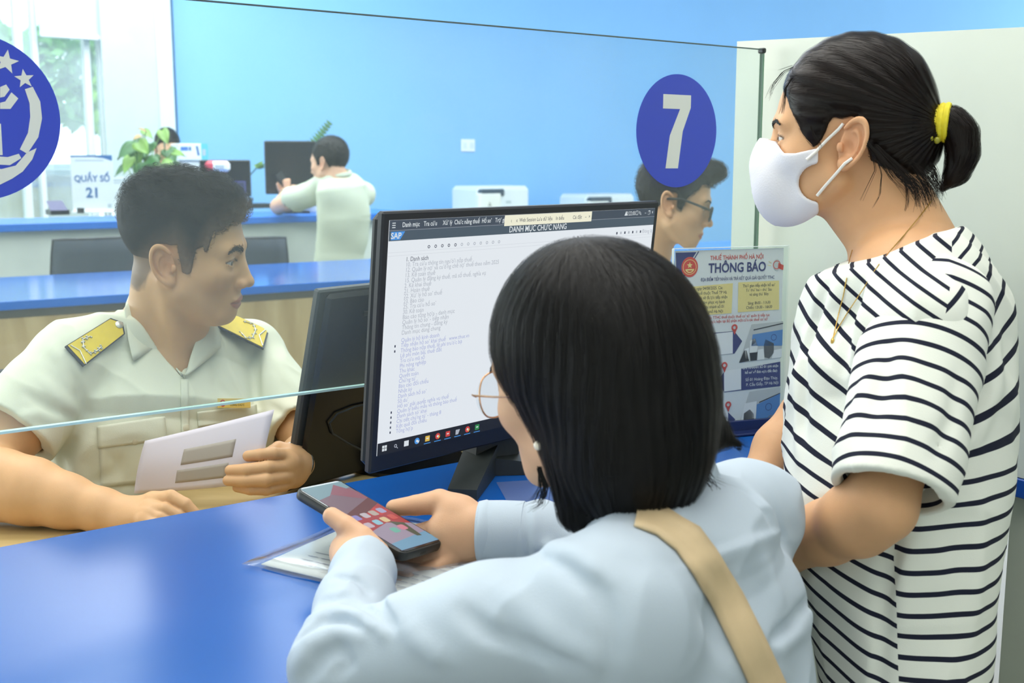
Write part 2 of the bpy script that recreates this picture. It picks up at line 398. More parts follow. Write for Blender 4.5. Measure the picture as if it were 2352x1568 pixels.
def surf(f, lo, hi, h, slack=1.7, newton=2):
    lo = np.asarray(lo, float); hi = np.asarray(hi, float); B = 8
    nb = np.ceil((hi - lo) / (h * B)).astype(int)
    I = np.stack(np.meshgrid(*[np.arange(k) for k in nb], indexing='ij'), -1).reshape(-1, 3)
    cen = (lo + (I + 0.5) * B * h).astype(f32); v = evalc(f, cen); act = np.abs(v) < B * h * 0.87 * slack
    I = I[act]; g = np.stack(np.meshgrid(*[np.arange(B + 1)] * 3, indexing='ij'), -1)
    W = nb * B + 2; VP = []; VK = []; EK = []
    for s in range(0, len(I), 400):
        J = I[s:s + 400]; idx = J[:, None, None, None, :] * B + g[None]
        pts = (lo + idx * h).astype(f32); val = evalc(f, pts.reshape(-1, 3)).reshape(idx.shape[:-1]); ins = val < 0
        cs = [(a, b, c) for a in (0, 1) for b in (0, 1) for c in (0, 1)]
        sub = lambda A, a, b, c: A[:, a:a + B, b:b + B, c:c + B]
        cnt = sum(sub(ins, *q).astype(np.int8) for q in cs); M = (cnt > 0) & (cnt < 8)
        if M.any():
            cv = [sub(val, *q)[M] for q in cs]; acc = np.zeros((len(cv[0]), 3)); num = np.zeros(len(cv[0]))
            for x in range(8):
                for y in range(x + 1, 8):
                    dq = np.abs(np.subtract(cs[x], cs[y]))
                    if dq.sum() != 1: continue
                    k = (cv[x] < 0) != (cv[y] < 0); t = np.where(k, cv[x] / np.where(k, cv[x] - cv[y], 1), 0)
                    acc += k[:, None] * (np.array(cs[x]) + t[:, None] * np.subtract(cs[y], cs[x])); num += k
            ci = sub(idx[..., 0], 0, 0, 0)[M], sub(idx[..., 1], 0, 0, 0)[M], sub(idx[..., 2], 0, 0, 0)[M]
            ci = np.stack(ci, -1); VP.append(lo + (ci + acc / num[:, None]) * h); VK.append((ci[:, 0].astype(np.int64) * W[1] + ci[:, 1]) * W[2] + ci[:, 2])
        for ax in range(3):
            o = [0, 0, 0]; o[ax] = 1; s0 = sub(ins, 0, 0, 0); s1 = sub(ins, *o); E = s0 != s1
            if E.any():
                ci = np.stack([sub(idx[..., q], 0, 0, 0)[E] for q in range(3)], -1); EK.append((ax, ci, s0[E]))
    VP = np.concatenate(VP); VK = np.concatenate(VK); od = np.argsort(VK); VK = VK[od]; VP = VP[od]; Q = []
    key = lambda c: (c[:, 0].astype(np.int64) * W[1] + c[:, 1]) * W[2] + c[:, 2]
    for ax, ci, s0 in EK:
        u = np.zeros(3, int); u[(ax + 1) % 3] = 1; w_ = np.zeros(3, int); w_[(ax + 2) % 3] = 1
        ks = [key(ci - u - w_), key(ci - w_), key(ci), key(ci - u)]
        ix = [np.clip(np.searchsorted(VK, k), 0, len(VK) - 1) for k in ks]
        ok = np.all([VK[i] == k for i, k in zip(ix, ks)], 0) & (ci.min(1) > 0)
        q = np.stack(ix, -1); q[~s0] = q[~s0][:, ::-1]; Q.append(q[ok])
    Q = np.concatenate(Q); p = VP.astype(f32)
    for _ in range(newton):
        d = evalc(f, p); G = np.concatenate([grad(f, p[i:i + 200000], h * 0.35) for i in range(0, len(p), 200000)]); g2 = (G * G).sum(1) + 1e-6
        st = -(d / g2)[:, None] * G; n = np.sqrt((st ** 2).sum(1)); st *= np.minimum(1, h * 0.6 / (n + 1e-9))[:, None]; p = (p + st).astype(f32)
    return p, Q
def hit(f, pix, t0=0.4, t1=3.5):
    """where the photograph's sight lines meet the solid f: points and outward normals"""
    D = np.array([rayd(*q) for q in pix]); D /= np.linalg.norm(D, axis=1)[:, None]; t = np.full(len(D), t0); best = np.full(len(D), 1e9); bt = t.copy()
    for _ in range(220):
        p = (EYE + D * t[:, None]).astype(f32); d = f(p); k = np.abs(d) < best; best = np.where(k, np.abs(d), best); bt = np.where(k, t, bt)
        t = t + np.where(np.abs(d) < 1e-5, 0, d * 0.6); t = np.clip(t, t0, t1)
    p = (EYE + D * bt[:, None]).astype(f32); G = grad(f, p, 0.001); G /= np.linalg.norm(G, axis=1)[:, None] + 1e-9
    return p.astype(float), G.astype(float)
def fold_px(f, items):
    """items: (pixel polyline, amplitude, width) laid on the surface of f"""
    out = []
    for pix, A, wd in items:
        pts = []
        for a, b in zip(pix[:-1], pix[1:]):
            for t in (0, 0.5): pts.append((a[0] + (b[0] - a[0]) * t, a[1] + (b[1] - a[1]) * t))
        pts.append(pix[-1]); p, n = hit(f, pts); out.append((p, A, wd))
    return out
def patch(rows, f, off, th, pull=None):
    """solid cloth patch: rows = grid (list of rows of 3-D points) pressed onto surface f at height off, thickness th"""
    G = np.array(rows, float); nu, nv = G.shape[:2]; p = G.reshape(-1, 3).astype(f32)
    if f is not None:
        for _ in range(4):
            d = f(p) - off; g = grad(f, p, 0.0015); g2 = (g * g).sum(1) + 1e-6; p = p - (d / g2)[:, None] * g
        n = grad(f, p, 0.0015); n /= np.linalg.norm(n, axis=1)[:, None]
    else:
        A = p.reshape(nu, nv, 3); du = np.gradient(A, axis=0); dv = np.gradient(A, axis=1); n = np.cross(du, dv).reshape(-1, 3); n /= np.linalg.norm(n, axis=1)[:, None] + 1e-9
        if pull is not None and (n @ np.asarray(pull)).sum() < 0: n = -n
    top = p + n * th; V = np.concatenate([p, top]); N = nu * nv; F_ = []
    for i in range(nu - 1):
        for j in range(nv - 1):
            a, b, c, d = i * nv + j, i * nv + j + 1, (i + 1) * nv + j + 1, (i + 1) * nv + j; F_ += [(a, b, c, d), (a + N, d + N, c + N, b + N)]
    for i in range(nu - 1):
        for j, fl in ((0, 0), (nv - 1, 1)):
            a, b = i * nv + j, (i + 1) * nv + j; q = (a, b, b + N, a + N); F_.append(q if fl == 0 else q[::-1])
    for j in range(nv - 1):
        for i, fl in ((0, 1), (nu - 1, 0)):
            a, b = i * nv + j, i * nv + j + 1; q = (a, b, b + N, a + N); F_.append(q if fl == 0 else q[::-1])
    # orient outward
    t = F_[1]; fn = np.cross(V[t[1]] - V[t[0]], V[t[2]] - V[t[0]])
    if fn @ n[0] < 0: F_ = [q[::-1] for q in F_]
    return V.astype(float), F_
def quadgrid(c, nu, nv):
    """c: four corners (3-D) in order; bilinear grid"""
    a, b, cc, d = [np.asarray(q, float) for q in c]
    return [[(a * (1 - u) + d * u) * (1 - v) + (b * (1 - u) + cc * u) * v for v in np.linspace(0, 1, nv)] for u in np.linspace(0, 1, nu)]
def mirror_y(v): return np.array([v[0], -v[1], v[2]])
# ================================================================ the room
M_blue = mat('blue_laminate', (22, 88, 170), rough=0.27, spec=0.5, vary=0.03, scale=3)
M_bedge = mat('blue_edging', (16, 70, 156), rough=0.4, vary=0.03)
M_white = mat('white_panel', (196, 203, 190), rough=0.45, vary=0.02)
M_wallblue = mat('blue_wall_paint', (132, 190, 240), rough=0.75, vary=0.02, scale=1.5)
M_wood = wood_mat('pale_oak', (176, 152, 104), (205, 184, 138), 0.5, (1.2, 1.2, 0.16), 9)
M_deskwood = wood_mat('desk_oak', (178, 152, 98), (208, 186, 134), 0.38, (0.5, 2.5, 1), 7)
M_black = mat('black_plastic', (24, 27, 31), rough=0.42, vary=0.05)
M_dark = mat('dark_gloss_plastic', (16, 18, 22), rough=0.25, vary=0.03)
M_shadowgrey = mat('grey_painted_shade', (120, 118, 104), rough=0.7)  # grey that stands in for shade below the middle worktop
M_floor = mat('grey_floor_tile', (176, 176, 170), rough=0.35, vary=0.05, scale=2)
M_pillar = mat('pale_pillar_paint', (214, 228, 230), rough=0.6, vary=0.02)
M_frame = mat('window_frame_white', (236, 242, 244), rough=0.4, vary=0.01)
M_pane = glass_mat('window_glass', (0.90, 0.97, 0.99), haze=0.5, hazecol=(235, 245, 250), refl=0.5)
M_blind = mat('roller_blind_cloth', (206, 228, 236), rough=0.9, vary=0.02)
M_screen = glass_mat('counter_glass', (0.925, 0.96, 0.955), haze=0.15, hazecol=(225, 238, 240), refl=0.55)
M_gedge = mat('glass_edge_green', (196, 228, 222), rough=0.25, vary=0.1, scale=12)
M_gedge2 = mat('glass_edge_dark', (84, 130, 96), rough=0.3, vary=0.05)
M_gedge3 = mat('glass_edge_top', (92, 110, 108), rough=0.4)

# floor and far wall
mb = MB(); mb.box((-9, -3, -0.1), (18, 0, 0), (0, 24, 0), (0, 0, 0.1)); tag(mb.build('floor', M_floor), kind='structure')
WA = np.array([-2.29, 7.9, 0]); WC = WA + CD * 3.22                # blue wall: corner at the pillar, then a shallow turn
def wallpiece(a, b, z0, z1, th, name, m, kind='structure'):
    a, b = np.array(a, float), np.array(b, float); t = nrm(b - a); n = np.array([-t[1], t[0], 0])
    o = MB().box(a + UP * z0, b - a, n * th, UP * (z1 - z0)).build(name, m); tag(o, kind=kind); return o
WE = WC + nrm([1, 0.60, 0]) * 10
a_, b_ = WA, WC; t2 = nrm(WE - WC)
mbw = MB(); n1 = ND * 0.2
mbw.prism([WA, WC, WE, WE + np.array([-t2[1], t2[0], 0]) * .2, WC + n1 * 1.05, WA + n1], UP * 3.3)
tag(mbw.build('wall_back', M_wallblue), kind='structure')
# pillar between wall and windows
def wpt(px, off=0.0, z=0.0):                       # point of the far wall's plane seen in column px, at height z
    d = rayd(px, 376); t = ((WA + ND * off) @ ND) / (d @ ND); p = d * t; return np.array([p[0], p[1], z])
pl = wpt(374, -0.10); pr = wpt(409, -0.10)
mb = MB(); mb.box(pl, pr - pl, ND * 0.5, UP * 3.3, 0.01); tag(mb.build('wall_pillar', M_pillar), kind='structure')
# window wall to the left of the pillar
wl = wpt(-420, 0.0); wr = wpt(374, 0.0)
tdir = nrm(wr - wl); Lw = np.linalg.norm(wr - wl)
SILL = 0.90
tag(MB().box(wl, wr - wl, ND * 0.2, UP * SILL).build('wall_left', M_pillar), kind='structure')
tag(MB().box(wl + UP * 3.1, wr - wl, ND * 0.2, UP * 0.2).build('wall_left_header', M_pillar), kind='structure')
def xat(px): return float((wpt(px) - wl) @ tdir)
def vbar(name, pa, pb, dep=0.08, off=0.04, z0=SILL, z1=3.1, m=M_frame, parent=None):
    mb = MB(); mb.box(wl + tdir * xat(pa) + ND * off + UP * z0, tdir * (xat(pb) - xat(pa)), ND * dep, UP * (z1 - z0), 0.004); return mb.build(name, m, parent)
def window(n, pa, pb, mull, rails):
    r = empty('window_%d' % n, wl + tdir * xat(pa) + UP * SILL, None, None); r['kind'] = 'structure'
    fr = MB()
    for a, b in mull: fr.box(wl + tdir * xat(a) + ND * .04 + UP * SILL, tdir * (xat(b) - xat(a)), ND * .08, UP * (3.1 - SILL), 0.004)
    for z in rails: fr.box(wl + tdir * xat(pa) + ND * .045 + UP * z, tdir * (xat(pb) - xat(pa)), ND * .07, UP * 0.05, 0.004)
    fr.build('window_frame', M_frame, r)
    MB().box(wl + tdir * xat(pa) + ND * .08 + UP * SILL, tdir * (xat(pb) - xat(pa)), ND * .008, UP * (3.1 - SILL)).build('pane', M_pane, r)
    return r
window(1, -420, 66, [(-420, -405), (-170, -156), (57, 74)], [SILL, 3.05])
window(2, 74, 245, [(96, 108), (212, 226)], [SILL, 3.05])
window(3, 245, 374, [(245, 256), (366, 374)], [SILL, 3.05])
tag(MB().box(wl + tdir * xat(-420) - ND * .06 + UP * (SILL - .03), tdir * Lw, ND * .14, UP * .03, .004).build('trim_1', M_frame), kind='structure')
# roller blinds
r = empty('roller_blind', wl + tdir * xat(107) - ND * 0.02 + UP * 2.25, 'short pale roller blind pulled down over the garden window', 'blind')
zb = float(P(200, 83, np.linalg.norm(wpt(180)[1]))[2])
MB().box(wl + tdir * xat(108) - ND * .03 + UP * zb, tdir * (xat(244) - xat(108)), ND * .006, UP * (3.1 - zb)).build('blind_cloth', M_blind, r)
MB().box(wl + tdir * xat(108) - ND * .045 + UP * (zb - .02), tdir * (xat(244) - xat(108)), ND * .03, UP * .03, .006).build('bottom_bar', M_frame, r)
M_sheer = mat('sheer_blind_cloth', (214, 230, 232), rough=0.9, vary=0.02, alpha=0.72)
r = empty('sheer_blind', wl + tdir * xat(250) - ND * 0.02 + UP * 1.0, 'wide sheer blind hanging beside the pale pillar', 'blind')
MB().box(wl + tdir * xat(240) - ND * .07 + UP * 1.0, tdir * (xat(374) - xat(240)), ND * .004, UP * 2.1).build('blind_cloth', M_sheer, r)
# garden outside: leafy crowns
def leafy(name, c, r, n, m1, label, seed, trunk=True, group=None):
    g = np.random.default_rng(seed); root = empty(name, (c[0], c[1], 0), label, 'tree', group)
    d = g.normal(size=(n, 3)); d /= np.linalg.norm(d, axis=1)[:, None]; rad = g.uniform(0.45, 1.0, n) ** 0.5
    p = np.array(c) + d * rad[:, None] * np.array(r) * (1 + 0.25 * np.sin(d[:, :1] * 7 + d[:, 2:] * 5))
    a = g.normal(size=(n, 3)); a /= np.linalg.norm(a, axis=1)[:, None]; b = np.cross(a, g.normal(size=(n, 3))); b /= np.linalg.norm(b, axis=1)[:, None]; s = g.uniform(.07, .14, n)[:, None]
    V = np.stack([p - a * s, p - b * s * .5, p + a * s, p + b * s * .5], 1).reshape(-1, 3); Fq = np.arange(4 * n).reshape(-1, 4)
    mk('foliage', V, Fq, m1, root)
    MB().tube([(c[0], c[1], 0), (c[0] + .05, c[1], c[2] * .6), (c[0], c[1] + .05, c[2])], [.14, .1, .06]).build('trunk', mat('bark', (96, 84, 66), .9), root)
M_leafb = mat('sunlit_leaf', (150, 190, 84), rough=0.6, vary=0.3, scale=2)
M_leafd = mat('tree_leaf', (128, 176, 104), rough=0.6, vary=0.3, scale=2)
leafy('garden_tree', (-6.1, 12.2, 1.55), (.9, .8, .75), 2600, M_leafb, 'sunlit yellow-green tree outside the window, the lower and brighter one', 3)
leafy('garden_tree', (-6.0, 14.2, 2.3), (1.1, .8, .7), 2200, M_leafd, 'taller green tree outside the window behind the bright one', 4)
leafy('garden_tree', (-4.2, 12.6, 1.9), (.30, .5, .75), 700, M_leafb, 'narrow green tree seen through the sheer blind', 5)
tag(MB().box((-16, 8.5, -.05), (12, 0, 0), (0, 14, 0), (0, 0, .06)).build('lawn', mat('lawn_green', (150, 176, 110), .9, vary=.15)), kind='structure')

# right-hand partition standing on the return counter
SR = Pz(2310, 1088, 0.85)
ptl = Kpx(1693, 95, 0.075); SC = SR - nrm((SR - ptl) * [1, 1, 0]) * 0.0
pdir = nrm((SC - ptl) * [1, 1, 0])
pn = np.array([-pdir[1], pdir[0], 0]); pn = pn if pn[0] > 0 else -pn
d_ = rayd(2352, 62); ptr = EYE + d_ * (((ptl - EYE) @ pn) / (d_ @ pn)); far_r = ptr + (ptr - ptl) * 0.9
mb = MB(); mb.prism([ptl * [1, 1, 0] + UP * .85, far_r * [1, 1, 0] + UP * .85, far_r, ptl], pn * 0.03)
tag(mb.build('wall_right', M_white), kind='structure')

tag(MB().box((-12, -3.9, 0), (24, 0, 0), (0, .2, 0), (0, 0, 3.3)).build('wall_front', mat('front_wall_paint', (206, 214, 206), .8, vary=.01)), kind='structure')
tag(MB().box((7.5, -3.6, 0), (.2, 0, 0), (0, 11, 0), (0, 0, 3.3)).build('wall_side', mat('side_wall_paint', (206, 214, 206), .8, vary=.01)), kind='structure')
tag(MB().box((-12, -4, 3.3), (24, 0, 0), (0, 14.2, 0), (0, 0, .1)).box((-2.5, 10.2, 3.3), (14.5, 0, 0), (0, 6, 0), (0, 0, .1)).build('ceiling', mat('ceiling_white', (236, 238, 234), .8, vary=.01)), kind='structure')
# ================================================================ counters
def counter_top(name, a0, a1, b0, b1, z, th, parent, m=M_blue):
    return MB().box(K(a0, b0, z - th), CD * (a1 - a0), ND * (b1 - b0), UP * th, 0.0015).build(name, m, parent)
aR = float((ptl - E0) @ CD)                      # where the partition starts
svc = empty('service_counter', K(0, -0.3, 0), 'near service counter with a glossy blue worktop in front of the clerk', 'counter')
counter_top('worktop', -2.2, aR - 0.002, -0.535, 0.0, 0.85, 0.025, svc)
MB().box(K(-2.2, -0.35, 0.0), CD * (aR + 2.19), ND * 0.02, UP * 0.825).build('front_panel', M_white, svc)
MB().box(K(aR - .03, -.50, 0.0), CD * .02, ND * .50, UP * .824).build('end_panel', M_white, svc)
MB().box(K(-2.2, -0.03, 0.10), CD * (aR + 2.19), ND * 0.02, UP * 0.725).build('back_panel', M_white, svc)
ret = empty('return_counter', SR * [1, 1, 0], 'white fronted return counter with a blue edge under the white partition', 'counter')
q0 = K(aR, -0.60, 0)
q0 = SC * [1, 1, 0] + pdir * 0.004
MB().box(q0 + pn * .002 + UP * .825, pdir * 3.0, pn * 0.5, UP * 0.0245, 0.001).build('worktop', M_blue, ret)
MB().box(q0 + pn * -0.001 + UP * .822, pdir * 3.0, -pn * 0.006, UP * 0.0275, 0.001).build('edge_strip', M_bedge, ret)
MB().box(q0 + pn * 0.012, pdir * 3.0, pn * 0.02, UP * 0.82).build('front_panel', M_white, ret)
# clerk's desk behind the counter
dk = empty('clerk_desk', K(0, 0.4, 0), 'low oak desk behind the blue counter under the clerk\'s arm', 'desk')
DZ = 0.79
MB().box(K(-2.2, 0.004, DZ - .025), CD * 4.6, ND * 0.30, UP * .025, .001).build('desktop', M_deskwood, dk)
for a in (-2.1, -0.9, 0.3, 1.6): MB().box(K(a, 0.03, 0), CD * .02, ND * .26, UP * (DZ - .025)).build('side_panel', M_wood, dk)
# second counter behind the clerk
def pzc(q): p = Pz(*q, .85); return p
s0 = Pz(0, 693, .85); s1 = Pz(868, 640, .85); sd = nrm(s1 - s0); sn = np.array([-sd[1], sd[0], 0])
sc2 = empty('middle_counter', s0 * [1, 1, 0], 'long blue topped counter with an oak front behind the clerk', 'counter')
o0 = s0 - sd * 2.5
MB().box(o0 - UP * .03, sd * 9.0, sn * 0.88, UP * .03, .002).build('worktop', mat('blue_laminate_far', (30, 110, 206), rough=.13, vary=.03), sc2)
MB().box(o0 - UP * .06 + sn * .03, sd * 9.0, sn * .02, UP * .03).build('painted_shadow_strip', M_shadowgrey, sc2)  # solid strip, its grey paints the shadow line under the worktop
MB().box(o0 * [1, 1, 0] + sn * .02, sd * 9.0, sn * .03, UP * .79).build('front_panel', M_wood, sc2)
MB().box(o0 * [1, 1, 0] + sn * .80, sd * 9.0, sn * .03, UP * .79).build('back_panel', M_white, sc2)
# far counter
FZ = 1.0
t0 = Pz(0, 515, FZ); t1 = Pz(850, 490, FZ); fd = nrm(t1 - t0); fn_ = np.array([-fd[1], fd[0], 0])
tend = Pz(876, 481, FZ)
fc = empty('far_counter', t0 * [1, 1, 0], 'far white fronted counter with a blue top along the blue wall', 'counter')
Lf = float((tend - t0) @ fd) + 2.0
MB().box(t0 - fd * 2.0 - UP * .04, fd * Lf, fn_ * .62, UP * .04, .003).build('worktop', mat('blue_laminate_hall', (40, 118, 214), rough=.35, vary=.03), fc)
MB().box((t0 - fd * 2.0) * [1, 1, 0] + fn_ * .05, fd * (Lf - .12), fn_ * .02, UP * (FZ - .04)).build('front_panel', mat('white_front_far', (214, 222, 214), .5), fc)
def F(px, b, z=FZ):                               # point on the far counter in column px, b behind its front edge
    d = rayd(px, 376); n = fn_; t = ((t0 + n * b) @ n) / (d @ n); p = d * t; return np.array([p[0], p[1], z])

# ================================================================ glass screen
GB = -0.02
gz0 = CAMH - .306; gz1 = CAMH + .197
gR = Kpx(1750, 115, GB); ga1 = float((gR - E0) @ CD)
gs = empty('glass_screen', K(0, GB, .85), 'clear glass screen along the near counter with a blue number disc', 'glass screen')
MB().box(K(-1.9, GB - .004, gz0), CD * (ga1 + 1.9), ND * .008, UP * (gz1 - gz0)).build('glass_pane', M_screen, gs)
MB().box(K(-1.9, GB - .0042, gz0 - .0030), CD * (ga1 + 1.9), ND * .0084, UP * .0030).build('bottom_edge', M_gedge, gs)
MB().box(K(-1.9, GB - .0042, gz1), CD * (ga1 + 1.9), ND * .0084, UP * .0012).build('top_edge', M_gedge3, gs)
MB().box(K(ga1, GB - .0045, gz0), CD * .002, ND * .009, UP * (gz1 - gz0)).build('end_edge', M_gedge2, gs)
mb = MB(); mb.box(K(ga1 - .004, GB - .007, gz1 - .006), CD * .009, ND * .014, UP * .009, .002)
mb.build('corner_clip', M_black, gs)
for a in (-1.4, -0.65, 0.62):
    MB().box(K(a, GB - .012, .85), CD * .03, ND * .024, UP * (gz0 - .85 + .02), .003).build('clamp', mat('steel', (190, 194, 196), .3, 1.0), gs)
M_disc = mat('disc_blue', (58, 78, 196), rough=0.3, vary=0.02)
M_discw = mat('disc_white', (222, 226, 220), rough=0.4, vary=0.01)
c7 = Kpx(1556, 300, GB - .0045); top7 = Kpx(1556, 170, GB - .0045); bot7 = Kpx(1556, 430, GB - .0045); r7 = (top7[2] - bot7[2]) / 2
c7[2] = (top7[2] + bot7[2]) / 2
fl = Flat(c7, CD, UP, -ND, lay=.0003); fl.ell(0, 0, r7, r7, M_disc, 0, 64)
s_ = r7
fl.poly([(-.37 * s_, .64 * s_), (.32 * s_, .64 * s_), (.32 * s_, .42 * s_), (.13 * s_, .0 * s_), (.03 * s_, -.66 * s_), (-.28 * s_, -.66 * s_), (-.19 * s_, -.08 * s_), (.05 * s_, .39 * s_), (-.37 * s_, .39 * s_)], M_discw, 1)
o = fl.build('number_disc', gs)
# emblem disc on the left
ce = Kpx(-52, 268, GB - .0045); te = Kpx(-52, 74, GB - .0045); be = Kpx(-52, 460, GB - .0045); re_ = (te[2] - be[2]) / 2; ce[2] = (te[2] + be[2]) / 2
right_edge = Kpx(138, 268, GB - .0045); ce = right_edge - CD * re_; ce[2] = (te[2] + be[2]) / 2
fl = Flat(ce, CD, UP, -ND, lay=.0003); fl.ell(0, 0, re_, re_, M_disc, 0, 72)
def epx(px, py): p = Kpx(px, py, GB - .0045); return ((p - ce) @ CD, p[2] - ce[2])
_poly = fl.poly
def both(pts, m, l=1):
    _poly(pts, m, l); _poly([(-a, b) for a, b in pts], m, l); return fl
fl.poly = both
def estroke(pp, wd, l=1): fl.stroke([epx(*q) for q in pp], [x * re_ for x in wd], M_discw, l)
u, v = epx(14, 142); fl.star(u, v, .15 * re_, M_discw, 1, 0.2)
u, v = epx(56, 181); fl.star(u, v, .12 * re_, M_discw, 1, -0.1)
estroke([(66, 202), (80, 235), (83, 270), (76, 310), (54, 348)], [.10, .13, .14, .13, .10])
fl.poly([epx(*q) for q in [(0, 200), (14, 194), (22, 206), (10, 222), (0, 224)]], M_discw)
fl.poly([epx(*q) for q in [(0, 236), (12, 233), (26, 212), (42, 226), (24, 250), (0, 250)]], M_discw)
fl.poly([epx(*q) for q in [(-30, 284), (2, 284), (6, 356), (-30, 356)]], M_discw)
estroke([(-10, 368), (20, 370), (46, 358)], [.10, .10, .06])
fl.poly([epx(*q) for q in [(-40, 385), (4, 388), (36, 380), (62, 350), (84, 340), (74, 366), (52, 394), (28, 410), (0, 424), (-40, 430)]], M_discw)
fl.poly = _poly; fl.star(0, .78 * re_, .15 * re_, M_discw, 1, 0.0); fl.rect(-.16 * re_, -.46 * re_, .16 * re_, -.08 * re_, M_discw, 1)
fl.build('emblem_disc', gs)
# ================================================================ heads, hands: shared shapes
SKIN = {'man': (222, 176, 132), 'woman': (226, 180, 142)}
def skin_mat(name): 
    return mat(name, (220, 176, 136), rough=0.5, spec=0.35, vary=0.035, scale=40, sss=0.12, attr='tone', bump=0.15, bscale=900)
class Head:
    """x forward, y left, z up from the point midway between the ear openings"""
    def __init__(s, c, fwd, up, size=1.0, jaw=1.0, nose=1.0, eyes=True, mouth=True, fem=0.0, lid=1.0):
        s.c = np.asarray(c, float); s.R = axes(fwd, up); s.s = size; s.jaw = jaw; s.nose = nose; s.fem = fem; s.eyes = eyes; s.mouth = mouth; s.lid = lid
    def w(s, *q): return s.c + s.R @ (np.array(q, float) * s.s)
    def loc(s, p): return ((p - s.c.astype(f32)) @ s.R.astype(f32)) / f32(s.s)
    def skull(s, q):
        d = ell(q, (-.010, 0, .046), (.093, .0745, .078))
        d = smin(d, ell(q, (.026, 0, .028), (.064, .066, .075)), .02)
        return d
    def core(s, q):
        j = s.jaw; fm = s.fem
        d = s.skull(q)
        a = q.copy(); a[:, 1] = np.abs(a[:, 1])
        # face mask: cheeks and jaws
        d = smin(d, ell(q, (.036, 0, -.022), (.054, .056, .070)), .022)
        d = smin(d, ell(a, (.054, .038, -.016), (.026, .025, .022)), .022)              # cheek bones
        d = smin(d, cap(a, (.008, .050, -.048), (.060, .024 * j, -.088 + .004 * fm), .020 * j, .017), .030)   # jaw line
        d = smin(d, ell(q, (.073, 0, -.088 + .004 * fm), (.018, .021 * j, .018)), .020)                       # chin
        d = smin(d, ell(q, (.068, 0, -.058), (.027, .029, .026)), .018)                  # muzzle
        d = smin(d, cap(a, (.0865, .010, .030), (.074, .040, .028), .010 - .002 * fm, .010), .014)  # brow ridge
        d = smax(d, -ell(a, (.098, .0315, .006), (.020, .0185, .0125)), .012)             # sockets
        # nose
        n = s.nose
        d = smin(d, cap(q, (.080, 0, .010), (.086, 0, -.026), .012, .017), .012)
        d = smin(d, cap(q, (.086, 0, .016), (.099 + .006 * n, 0, -.023), .0068, .0090), .012)
        d = smin(d, ell(q, (.102 + .006 * n, 0, -.0285), (.0100, .0110, .0090)), .006)
        d = smin(d, ell(a, (.0975, .0125, -.0315), (.0100, .0068, .0075)), .006)
        d = smax(d, -ell(a, (.101, .0068, -.0395), (.0052, .0036, .0040)), .002)
        return d
    def face(s, q):
        d = s.core(q); a = q.copy(); a[:, 1] = np.abs(a[:, 1])
        if s.mouth:
            lip = smin(ell(q, (.0905, 0, -.0590), (.0085, .020, .0058)), ell(q, (.0885, 0, -.0690), (.0085, .018, .0064)), .001)
            d = smin(d, lip, .006)
            d = smax(d, -cap(a, (.100, 0, -.0637), (.086, .025, -.0645), .0013, .0010), .0022)
            d = smax(d, -ell(q, (.1040, 0, -.0480), (.004, .0030, .008)), .006)
        if s.eyes:
            e = a - np.array((.0735, .0315, .0075), f32)
            ball = np.sqrt((e * e).sum(1)) - f32(.0148)
            up_ = -(e @ np.array([math.sin(.20), 0, -math.cos(.20)], f32)) - f32(.0010)      # above the slit
            t = e[:, 1] / f32(.0150); arch = (1 - t * t)
            top = e[:, 2] - (f32(.0052 * s.lid) * arch - f32(.0010) + e[:, 1] * f32(.10)); bot = -(e[:, 2] + f32(.0042) * arch + f32(.0008) - e[:, 1] * f32(.10))
            slit = np.maximum(np.maximum(top, bot), np.abs(e[:, 1]) - f32(.0150))
            slit = np.maximum(slit, -(e[:, 0] - f32(.003)))
            d = smin(d, ball, .007)
            d = smax(d, -slit, .0016)
            inner = np.sqrt((e * e).sum(1)) - f32(.0127)
            d = smax(d, -np.maximum(slit - f32(.002), inner), .001)
        return d
    def ear(s, q):
        """one side: q has |y|"""
        o = np.array((-.014, .0745, .000), f32); p = q - o
        # ear plane tilted back and flared outwards
        ax = nrm([-.24, .10, .95]); out = nrm([.36, .93, -.02]); fw = np.cross(out, ax); out = np.cross(ax, fw)
        u = p @ np.array(ax, f32); v = p @ np.array(-fw if fw[0] > 0 else fw, f32); w = p @ np.array(out, f32)   # up, backward, outward
        e = np.sqrt((u / f32(.031)) ** 2 + ((v - f32(.002) - u * f32(.10)) / f32(.0175)) ** 2)
        rim = np.sqrt(((e - 1) * f32(.0195)) ** 2 + (w - f32(.004) - f32(.003) * e) ** 2) - f32(.0030)
        sg = lambda x: 1 / (1 + np.exp(-np.clip(x * f32(900), -30, 30)))
        rim = rim + f32(.004) * sg(-v - f32(.007)) * sg(f32(.014) - u)
        disc = np.maximum(np.abs(w + f32(.001) - f32(.002) * e) - f32(.0028), (e - 1) * f32(.018))
        anti = np.sqrt((np.sqrt(((u + f32(.002)) / f32(.018)) ** 2 + ((v - f32(.001)) / f32(.0095)) ** 2) - 1) ** 2 * f32(.011) ** 2 + (w - f32(.0035)) ** 2) - f32(.0022)
        anti = anti + f32(.004) * sg(-v - f32(.003))
        lobe = ell(p, np.array(ax) * -.029 + out * .0035 + np.array([.002, 0, 0]), (.0080, .0048, .0085))
        trag = ell(p, np.array(ax) * -.006 + out * .0035 + np.array([.0125, 0, 0]), (.0050, .0040, .0070))
        root = cap(p, (.004, -.010, .012), (.004, -.010, -.018), .0085, .0075)
        d = smin(smin(disc, rim, .003), anti, .0025); d = smin(d, lobe, .006); d = smin(d, trag, .003); d = smin(d, root, .004)
        d = smax(d, -ell(p, np.array(ax) * -.005 + out * .0045 + np.array([.003, 0, 0]), (.0060, .0055, .0080)), .003)
        return d
